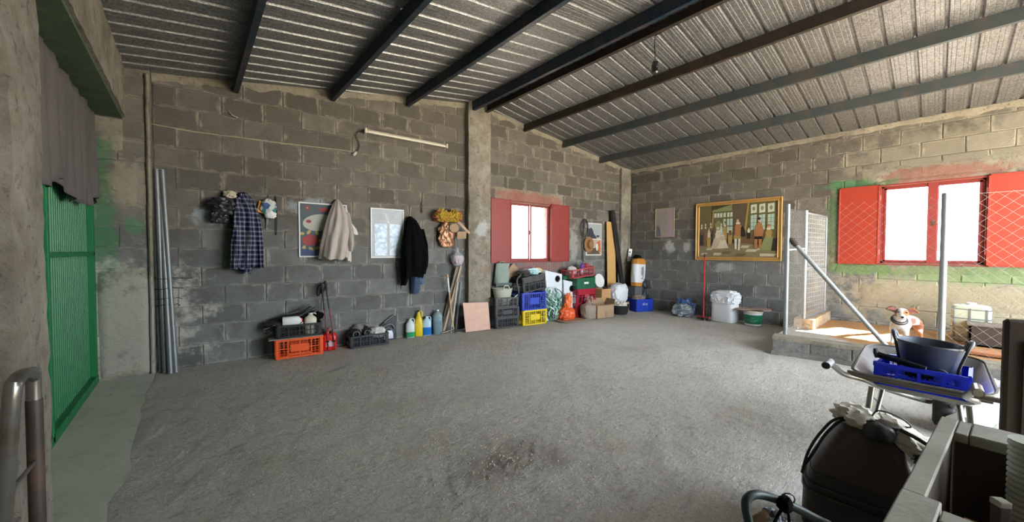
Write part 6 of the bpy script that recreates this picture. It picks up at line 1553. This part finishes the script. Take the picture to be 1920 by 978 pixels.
for sg in (-1, 1):
    y1_, y2_ = sg*.245, sg*.30
    hy = .07
    gx = -.86; gy = (.46-.07) if sg > 0 else (-.155-.07)
    MB().tube(sm([(gx, gy, .765), (gx+.10, gy, .76), (gx+.24, gy*.97, .705), (gx+.42, gy*.90, .625), (-.30, sg*.25, .575), (.1, sg*.19, .44), (.62, sg*.10-.08, .27), (.90, sg*.08-.13, .19)], 5), .019, 10).build('handle_bar', m_chrome, wbw, smooth=50)
    MB().tube([(gx-.02, gy, .766), (gx+.13, gy, .762)], .0235, 12).build('grip', m_chrome if sg < 0 else m_galv, wbw, smooth=50)
    MB().tube([(gx-.024, gy, .766), (gx-.018, gy, .766)], .018, 12).build('grip_end', m_black if sg > 0 else m_cream, wbw)
    MB().tube([(-.16, sg*.23, .50), (-.20, sg*.25, .25), (-.24, sg*.26, .0)], .019, 10).build('leg', m_chrome, wbw, smooth=50)
    MB().tube([(.10, sg*.19, .44), (-.05, sg*.22, .22), (-.235, sg*.26, .015)], .016, 8).build('leg_strut', m_chrome, wbw, smooth=50)
MB().tube([(-.10, .24, .42), (.45, .12, .10)], .006, 6).build('stay_wire', m_chrome, wbw)
MB().tube([(-.33, -.31, .60), (-.33, .31, .60)], .016, 8).build('cross_bar', m_tray_d, wbw, smooth=50)
MB().tube([(-.42, -.34, .635), (-.40, .34, .635)], .016, 8).build('rear_lip', m_tray_d, wbw, smooth=50)
whl = MB(); M_ = Matrix.Translation((.90, -.13, .20)) @ Matrix.Rotation(math.pi/2, 4, 'X')
whl.lathe([(.11, -.04), (.16, -.062), (.19, -.045), (.20, 0), (.19, .045), (.16, .062), (.11, .04)], n=32, M=M_, capb=False, capt=False); whl.build('tyre', m_rubber, wbw, smooth=60)
MB().lathe([(.02, -.05), (.025, -.03), (.115, -.03), (.12, 0), (.115, .03), (.025, .03), (.02, .05)], n=24, M=M_).build('rim', mat('rusty_rim', (.22,.12,.07), .7, .3), wbw, smooth=40)
MB().tube([(.90, -.24, .20), (.90, -.02, .20)], .012, 8).build('axle', m_chrome, wbw)
# crate, tub and rods in the tray
a0 = PX(1645, 678, 3.68); a1 = PX(1821, 707, 3.66); print('barrow crate', a0, a1)
zt = (a0.z+a1.z)/2; wcr = abs(a0.y-a1.y); cyc = (a0.y+a1.y)/2
cr = crate('blue_crate', 'low vivid blue crate lying in the wheelbarrow under the dark tub', m_blue_v, (3.67+.17, cyc, zt-.155), -math.pi/2 + math.atan2(a1.x-a0.x, a0.y-a1.y), wcr, .34, .155, 'grid', nv=16, nh=2)
mb = MB(); mb.bb((-wcr*.5, -.178, .125), (wcr*.5, -.172, .155)); mb.bb((-wcr*.5, -.176, 0), (-wcr*.36, -.172, .15)); mb.bb((wcr*.36, -.176, 0), (wcr*.5, -.172, .15)); mb.bb((-wcr*.36, -.176, .095), (-wcr*.12, -.172, .13)); mb.bb((wcr*.12, -.176, .095), (wcr*.36, -.172, .13)); mb.build('solid_band', m_blue_v, cr)
mb = MB()
for x in (-.235, -.205): mb.bb((x, -.1775, .045), (x+.020, -.176, .052)); mb.bb((x, -.1775, .012), (x+.022, -.176, .018)); mb.bb((x+(.002 if x < -.22 else .012), -.1775, .03), (x+(.010 if x < -.22 else .020), -.176, .05))
for x in (.150, .180): mb.bb((x, -.1775, .030), (x+.018, -.176, .040)); mb.bb((x+.012, -.1775, .055), (x+.018, -.176, .065))
mb.build('printed_marks', mat('bright_print', (.75,.78,.85), .5), cr)
MB().box((.0, -.180, .110), (.13, .006, .020)).build('hand_hole', m_blackcloth, cr, bevel=.002)
c0 = PX(1674, 634, 3.83); c1 = PX(1808, 651, 3.83); rt = abs(c0.y-c1.y)/2; ct = (c0.y+c1.y)/2; zr = (c0.z+c1.z)/2; print('tub', c0, c1)
zb = zt - .10; hh = zr - zb
tb = thing('dark_tub', 'large dark grey flexible tub standing in the wheelbarrow', 'tub', (3.88, ct, zb), 0, rot=(.06, 0, 0))
m_tub2 = mat('dark_blue_grey_rubber', (.050,.062,.085), .4, 0, .15, 4, dirt=(.08,.09,.10), dirtamt=.3)
MB().lathe([(rt*.70, 0), (rt*.73, .006), (rt*.97, hh*.93), (rt*1.02, hh*.96), (rt*1.02, hh), (rt*.97, hh*.99), (rt*.70, .02)], n=36, capt=True).build('body', m_tub2, tb, smooth=45)
for sg in (-1, 1):
    y_ = sg*rt
    MB().tube(sm([(-.06, y_*.97, hh*.95), (-.05, y_*1.08, hh*1.12), (0, y_*1.10, hh*1.16), (.05, y_*1.08, hh*1.12), (.06, y_*.97, hh*.95)], 4), .013, 8).build('handle', m_tub2, tb, smooth=50)
    MB().tube(sm([(-rt*.50, y_*.80, hh*.05), (-rt*.55, y_*.85, hh*.5), (-.10, y_*.99, hh*.95), (-.06, y_*1.06, hh*1.1)], 4), .008, 6).build('strap', m_rubber, tb, smooth=50)
MB().tube(sm([(-rt*.86, -rt*.05, hh*.02), (-rt*.98, -rt*.10, hh*.30), (-rt*.98, -rt*.35, hh*.42), (-rt*.88, -rt*.58, hh*.30), (-rt*.76, -rt*.62, hh*.02)], 5), .008, 6).build('loop', m_rubber, tb, smooth=50)
p0 = PX(1645, 664, 3.74); p1 = PX(1720, 688, 3.68)
for k in range(3):
    t_ = thing('black_rod', ['topmost black rod lying across the blue crate left of the tub', 'middle black rod lying across the blue crate left of the tub', 'lowest black rod lying across the blue crate left of the tub'][k], 'rod', (p0.x, p0.y, p0.z+.012-.012*k), 0, 'black rods in the wheelbarrow')
    q = (p1-p0)*1.2; MB().tube([(0, .0, 0), q*.3+Vector((.01*k, 0, 0)), q+Vector((.02*k, 0, 0))], .011, 7).build('shaft', m_rubber, t_, smooth=50); MB().tube([(0, 0, -.01), (0, .012, .03)], .013, 7).build('end_fitting', m_black, t_, smooth=50)

# ------------------------------------------------------------------ right foreground
# wrapped white pipes behind the barrow
pA = F(1800, 800, .10); pB = F(1925, 728, .10)
r = thing('wrapped_pipe', 'white plastic-wrapped pipe with faint red print lying behind the wheelbarrow', 'pipe', (0, 0, 0))
MB().tube([pA, pB], .095, 20).build('wrapping', mat('white_film', (.50,.51,.49), .35, 0, .06, 6, .3, 16), r, smooth=50)
q = (pB-pA); MB().tube([pA+q*.52, pA+q*.545], .097, 20).build('band', m_white, r, smooth=50)
d_ = q.normalized(); up = Vector((0, 0, 1)); nr = (up.cross(d_)).normalized()
if nr.dot(Vector((-1, -.3, 0))) < 0: nr = -nr
mb = MB()
for k in range(5):
    for (a_, b_, w_, h_) in ((0, 0, .008, .045), (.012, .018, .016, .008), (.012, -.018, .016, .008)):
        cpt = pA + d_*(.17+.036*k+a_) + (nr*.72+up*.69)*.0965; mb.bar(cpt + up*(b_-h_/2)*.7, cpt + up*(b_+h_/2)*.7, w_, .001)
mb.build('red_print', mat('faint_red_print', (.55,.22,.24), .5), r)
p = F(1800, 745, .0); r = thing('white_sheet', 'crumpled white plastic sheet on the floor beside the wrapped pipe', 'sheet', (p.x+.25, p.y-.05, 0), -.5); blob('sheet', mat('white_film2', (.42,.44,.46), .4, 0, .08, 5, .3, 18), r, (.95, .65, .16), 201, .2, 2.6, 5, .5, .12, smooth=30)
p = F(1716, 858); r = thing('yellow_print_bag', 'white and yellow-green printed plastic bag on the floor behind the sprayer', 'bag', (p.x+.05, p.y-.12, 0), 0); t = NT('yellow_green_print'); v = t.obj(); b_ = t.mix(t.ramp(t.noise(v, 7, 4, .6, 1.0), .45, .55), (.66,.68,.64), (.42,.43,.07)); t.set(col=b_, rough=.35); blob('bag', t.m, r, (.34, .30, .15), 203, .2, 2.6, 4, .6, .12, smooth=28)
# brown upright panel at the right edge
pp_ = DP(1912, 700, 1.75); r = thing('dark_upright_board', 'tall dark brown upright board at the right edge of the photo', 'board', (pp_.x, pp_.y, 0), math.radians(-72))
zt_ = H_at(1890, 597, (pp_.x, pp_.y)); bw = .045
mb = MB(); mb.bb((-.055, -.02, 0), (.30, .02, zt_)); mb.build('board', m_wood_dark, r, bevel=.012)
mb = MB(); mb.bb((.0, -.026, .2), (.012, -.02, zt_-.1)); mb.build('batten', m_wood_dark, r)
# timber frame
ZF = .75
A = F(1765, 779, ZF); B = F(1655, 978, ZF); C = F(1899, 808, ZF); e1 = (B-A).normalized(); e2 = (C-A).normalized(); e2 = (e2 - e1*e2.dot(e1)).normalized(); Zv = Vector((0, 0, 1))
print('frame', A, B, C)
tf = thing('timber_frame', 'grey-painted timber frame like an open box in the right foreground', 'frame', (A.x, A.y, 0))
O = Vector((A.x, A.y, 0))
def fb(name, s0, s1, t0, t1, z0, z1, m=m_wood_grey, par=tf, bev=.004):
    vs = [A-O + e1*s + e2*t_ + Zv*(z-ZF) for z in (z0, z1) for (s, t_) in ((s0, t0), (s1, t0), (s1, t1), (s0, t1))]
    mb = MB(); mb.add(vs, [(0,3,2,1),(4,5,6,7),(0,1,5,4),(1,2,6,5),(2,3,7,6),(3,0,4,7)]); return mb.build(name, m, par, bevel=bev)
fb('top_rail', .0, .90, 0, .052, ZF-.018, ZF); fb('top_rail', .905, 1.45, -.0, .085, ZF-.038, ZF+.004)
fb('end_rail', .0, .19, .054, .09, ZF-.04, ZF-.001); fb('end_rail', .0, .185, .093, .34, ZF-.042, ZF+.002)
fb('cross_rail', .935, 1.01, .088, .55, ZF-.045, ZF-.005)
fb('side_board', .19, .93, .036, .048, .10, ZF-.02, m_wood_dark); fb('side_board', .13, .145, .05, .34, .10, ZF-.04, m_wood_dark)
fb('bottom_board', .02, .93, .05, .5, .08, .10, m_wood_dark); fb('side_board', .1, .75, .33, .345, .10, ZF-.04, m_wood_dark)
for s_, t0 in ((0, 0), (.93, 0), (0, .28), (1.35, .02)): fb('leg', s_, s_+.05, t0, t0+.05, 0, ZF-.04, m_wood_old)
def FB(s, t_, z): return O + (A-O) + e1*s + e2*t_ + Zv*(z-ZF)
q = FB(.62, .20, .102); r = thing('yellow_box', 'dull yellow cardboard box standing inside the timber frame', 'box', tuple(q), math.atan2(e1.y, e1.x)); MB().box((0, 0, .22), (.22, .18, .44)).build('body', mat('dull_yellow_card', (.30,.22,.06), .8, 0, .2, 6), r, bevel=.004); MB().box((0, .0, .445), (.23, .19, .01)).build('lid', mat('dull_yellow_card', (.30,.22,.06), .8), r)
q = DP(1876, 948, 1.12); r = thing('wood_block', 'pale wooden block on end beside the ribbed pipe', 'block', (q.x, q.y, 0), -.9); MB().bb((-.015, -.015, 0), (.015, .015, q.z+.01)).build('block', m_wood_dark, r, bevel=.003); MB().bb((-.016, -.016, q.z+.0), (.016, .016, q.z+.02)).build('pale_end', m_wood_grey, r, bevel=.003)
# ribbed translucent pipe at the very right
q = DP(1938, 850, 1.28); r = thing('ribbed_pipe', 'pale green ribbed plastic pipe standing at the right edge', 'pipe', (q.x, q.y, 0), 0, rot=(.0, .0, 0))
pr_ = []
for i in range(60): z0_ = .02*i; pr_ += [(.050, z0_), (.056, z0_+.006), (.056, z0_+.012), (.050, z0_+.017)]
pr_ = [p_ for p_ in pr_ if p_[1] < H_at(1910, 820, (q.x, q.y))]
MB().lathe(pr_, n=20).build('pipe_body', mat('pale_green_pipe', (.40,.43,.35), .5, 0, .1, 4), r, smooth=50)

# dark motor sprayer
sp0 = (2.62, .27); sp = thing('backpack_sprayer', 'dark backpack sprayer with a ribbed hose and torn white plastic cap', 'sprayer', (sp0[0], sp0[1], 0), math.radians(-83.7), rot=(0, math.radians(5), math.radians(-80)))
m_spr = mat('dirty_dark_plastic', (.055,.042,.030), .55, 0, .35, 4, .3, 30, dirt=(.11,.09,.065), dirtamt=.6)
m_spr2 = mat('blackish_plastic', (.022,.020,.018), .5, 0, .3, 5, dirt=(.06,.05,.04), dirtamt=.5)
MB().rings([rr_ring(.40, .26, .325, .05), rr_ring(.405, .265, .345, .06), rr_ring(.345, .24, .44, .07), rr_ring(.255, .20, .56, .07), rr_ring(.21, .17, .61, .06), rr_ring(.17, .13, .625, .05)]).build('tank', m_spr, sp, smooth=60)
MB().rings([rr_ring(.38, .26, .0, .05), rr_ring(.42, .28, .03, .06), rr_ring(.435, .29, .15, .07), rr_ring(.435, .29, .22, .07), rr_ring(.425, .285, .30, .07), rr_ring(.41, .275, .33, .06)]).build('base', m_spr2, sp, smooth=60)
for z_ in (.225, .265): MB().tube([(x*1.01, y*1.01, z_) for x, y, _ in rr_ring(.435, .29, 0, .07)], .010, 6, closed=True).build('rib', m_spr2, sp, smooth=60)
MB().lathe([(.065, .63), (.07, .64), (.07, .66), (.055, .67)], (.05, -.02, 0), 18).build('filler_cap', m_black, sp, smooth=40)
m_torn = mat('torn_white_plastic', (.55,.52,.44), .6, 0, .12, 5, .2, 20, dirt=(.22,.19,.14), dirtamt=.5)
blob('torn_cap', m_torn, sp, (.18, .14, .10), 211, .25, 2.4, 4, .7, .12, (-.05, -.02, .60), smooth=28)
blob('torn_cap', m_torn, sp, (.25, .19, .10), 217, .22, 2.4, 4, .6, .10, (.11, .0, .565), smooth=28, rot=(0, .55, 0))
hz = MB(); path = sm([(.19, -.05, .57), (.235, -.07, .50), (.26, -.08, .42), (.27, -.08, .30), (.25, -.06, .2)], 14); rad = [.052 + .006*math.sin(i*2.1) for i in range(len(path))]
hz.tube(path, rad, 16); hz.build('ribbed_hose', mat('dark_hose', (.06,.055,.05), .45), sp, smooth=60)
for k in range(2): MB().tube(sm([(-.02+.02*k, -.04, .64), (-.10-.02*k, -.08, .63), (-.16-.02*k, -.10, .54), (-.20-.02*k, -.11, .42), (-.235, -.13, .33-.03*k)], 6), .0065, 6).build('cable', m_rubber, sp, smooth=50)
MB().tube(sm([(.10, -.08, .66), (.20, -.10, .62), (.27, -.10, .52), (.29, -.08, .42)], 6), .009, 6).build('cable', m_rubber, sp, smooth=50)
MB().tube(sm([(0, -.05, .66), (.02, -.07, .72), (.10, -.06, .71), (.14, -.04, .67), (.06, -.03, .66)], 5), .004, 5).build('wire_loop', m_dgrey, sp, smooth=50)
blob('dark_knob', m_black, sp, (.12, .10, .08), 219, .2, 3, 3, .8, .1, (.03, -.09, .585))
# green bent tube with odds and ends on it
gt3 = thing('green_tube_frame', 'bent dark green steel tube frame in the foreground below the sprayer', 'frame', (0, 0, 0))
m_gt = mat('dark_green_tube', (.022,.045,.048), .45, .2, .2, 6, dirt=(.06,.06,.05), dirtamt=.4)
g0 = DP(1404, 985, 1.16); gpts = [Vector((g0.x, g0.y, .0)), Vector((g0.x, g0.y, g0.z-.1)), g0, DP(1399, 955, 1.17), DP(1400, 936, 1.18), DP(1413, 927, 1.19), DP(1432, 928, 1.20), DP(1460, 937, 1.20), DP(1495, 953, 1.20), DP(1530, 972, 1.19), DP(1570, 995, 1.17)]
ge = gpts[-1]; gpts += [Vector((ge.x+.04, ge.y-.03, ge.z-.08)), Vector((ge.x+.05, ge.y-.04, 0))]
MB().tube(sm(gpts, 5), .0135, 12).build('tube', m_gt, gt3, smooth=50)
def at_tube(u, v, d=1.20): return DP(u, v, d)
r = thing('metal_ring', 'small black wire ring looped on the green tube', 'ring', (0, 0, 0)); c_ = at_tube(1477, 935); MB().tube([c_ + Vector((.5, -.6, 0)).normalized()*.021*math.cos(k*.628) + Vector((0, 0, .019*math.sin(k*.628))) for k in range(10)], .0025, 5, closed=True).build('wire', m_black, r)
r = thing('knotted_rope', 'black cord knotted round the green tube and hanging down', 'cord', (0, 0, 0)); c_ = at_tube(1472, 945, 1.18)
blob('knot', m_blackcloth, r, (.05, .04, .045), 221, .3, 3, 3, .8, .1, tuple(c_ - Vector((0, 0, .02))))
MB().tube(sm([c_, at_tube(1462, 960, 1.17), at_tube(1452, 980, 1.16), at_tube(1450, 1000, 1.16)], 4), .005, 6).build('hanging_end', m_blackcloth, r, smooth=50)
MB().tube(sm([c_, at_tube(1478, 962, 1.17), at_tube(1480, 985, 1.16)], 4), .004, 6).build('hanging_end', m_blackcloth, r, smooth=50)
c_ = at_tube(1404+14, 985, 1.22); r = thing('sandal', 'worn tan-soled grey sandal hanging from the green tube', 'shoe', tuple(c_), 0, rot=(.5, .15, -.9))
MB().rings([[(.032*math.cos(k*.524)*w_, .09*0 + .012*math.sin(k*.524) , z_) for k in range(12)] for w_, z_ in ((.5, -.06), (.9, -.04), (1, 0), (.9, .04), (.5, .07), (.2, .08))]).build('sole', mat('tan_sole', (.32,.22,.13), .8), r, smooth=50)
blob('upper', mat('grey_white_cloth', (.40,.45,.50), .8, 0, .3, 20), r, (.07, .05, .12), 223, .2, 3, 3, .8, .1, (.03, -.01, -.05))
c_ = at_tube(1450, 1000, 1.22); r = thing('striped_cloth', 'crumpled grey and dark cloth hanging under the green tube', 'cloth', tuple(c_ - Vector((0, 0, .08)))); t = NT('mottled_cloth'); v = t.obj(); b_ = t.mix(t.ramp(t.noise(v, 30, 4, .6), .42, .55), (.03,.035,.045), (.40,.42,.46)); t.set(col=b_, rough=.9); blob('cloth', t.m, r, (.13, .10, .15), 225, .3, 2.8, 4, .8, .15)

# ------------------------------------------------------------------ left foreground
l1 = DP(63, 724, 1.10); l2 = DP(22, 745, .90)
r = thing('bent_steel_tube', 'bent shiny steel tube frame in the left foreground', 'frame', (0, 0, 0))
f1 = Vector((l1.x, l1.y, 0)); f2 = DP(6, 978, .93); f2v = f2 - l2; k_ = (l2.z)/(-f2v.z); f2f = l2 + f2v*k_
tp = DP(52, 699, 1.04); tq = DP(36, 706, .97)
MB().tube(sm([f1, Vector((l1.x, l1.y, l1.z*.5)), l1, DP(62, 706, 1.08), tp, tq, DP(27, 722, .92), l2, f2, l2 + f2v*k_*.7, f2f], 6), .0155, 14).build('tube', m_chrome, r, smooth=50)
r0 = DP(67, 864, 1.10); r1 = DP(20, 918, .925); MB().tube([r0, r1], .0055, 8).build('cross_rod', m_chrome, r, smooth=50)
MB().tube([l1 - Vector((0, 0, .04)), l1 - Vector((0, 0, .75))], .0175, 12).build('foam_sleeve', m_dgrey, r, smooth=50)
# curtain over the gate
cu = thing('grey_curtain', 'dusty grey cloth hanging over the top of the green gate', 'curtain', (-.80, 0, 0))
zl = PX(86, 346, -.8).z; zr_ = PX(172, 386, -.8).z; ya = PX(86, 346, -.8).y; yb = PX(172, 386, -.8).y; print('curtain', ya, zl, yb, zr_)
mb = MB(); ny, nz = 110, 14; y0c, y1c = 3.95, 6.18
for i in range(ny+1):
    yv = y0c + (y1c-y0c)*i/ny; tt = (yv-ya)/(yb-ya)
    zb_ = zl + (zr_-zl)*tt + .05*math.sin(yv*4.5) - .04*math.sin(yv*9+1)
    for k in range(nz+1):
        f_ = k/nz; zz_ = 3.02 + (zb_-3.02)*f_
        d = .028*math.sin(yv*17+.6*math.sin(f_*3)) + .016*math.sin(yv*41+f_*2) ; mb.v.append((.02 + d*(.3+.7*f_), yv, zz_ - .03*abs(math.sin(yv*5))*(1-f_)))
for i in range(ny):
    for k in range(nz): a = i*(nz+1)+k; mb.f.append((a, a+nz+1, a+nz+2, a+1))
o = mb.build('cloth', mat('dusty_grey_cloth', (.105,.092,.085), .95, 0, .15, 5, .3, 60), cu, smooth=60, fix=False); md = o.modifiers.new('thick', 'SOLIDIFY'); md.thickness = .004
MB().bb((-.02, 2.7, 2.73), (.0, 6.25, 3.06)).build('top_board', mat('brown_board', (.16,.09,.055), .8, 0, .2, 5), gt)

# keep every thing clear of the gable and right walls
bpy.context.view_layer.update()
for o in list(col.objects):
    if o.parent or 'category' not in o.keys() or o.get('category') in ('fence', 'gate', 'hook', 'string', 'cable', 'light', 'picture', 'poster'): continue
    pen = pr = 0; stck = [o]
    while stck:
        q_ = stck.pop(); stck += list(q_.children)
        if q_.type != 'MESH': continue
        M_ = q_.matrix_world
        for v_ in q_.data.vertices:
            w_ = M_ @ v_.co; pen = max(pen, -((w_.x-GA.x)*GN.x + (w_.y-GA.y)*GN.y)); pr = max(pr, w_.x - RX)
    if .005 < pen < .15: o.location.x += GN.x*pen; o.location.y += GN.y*pen
    if .005 < pr < .15: o.location.x -= pr
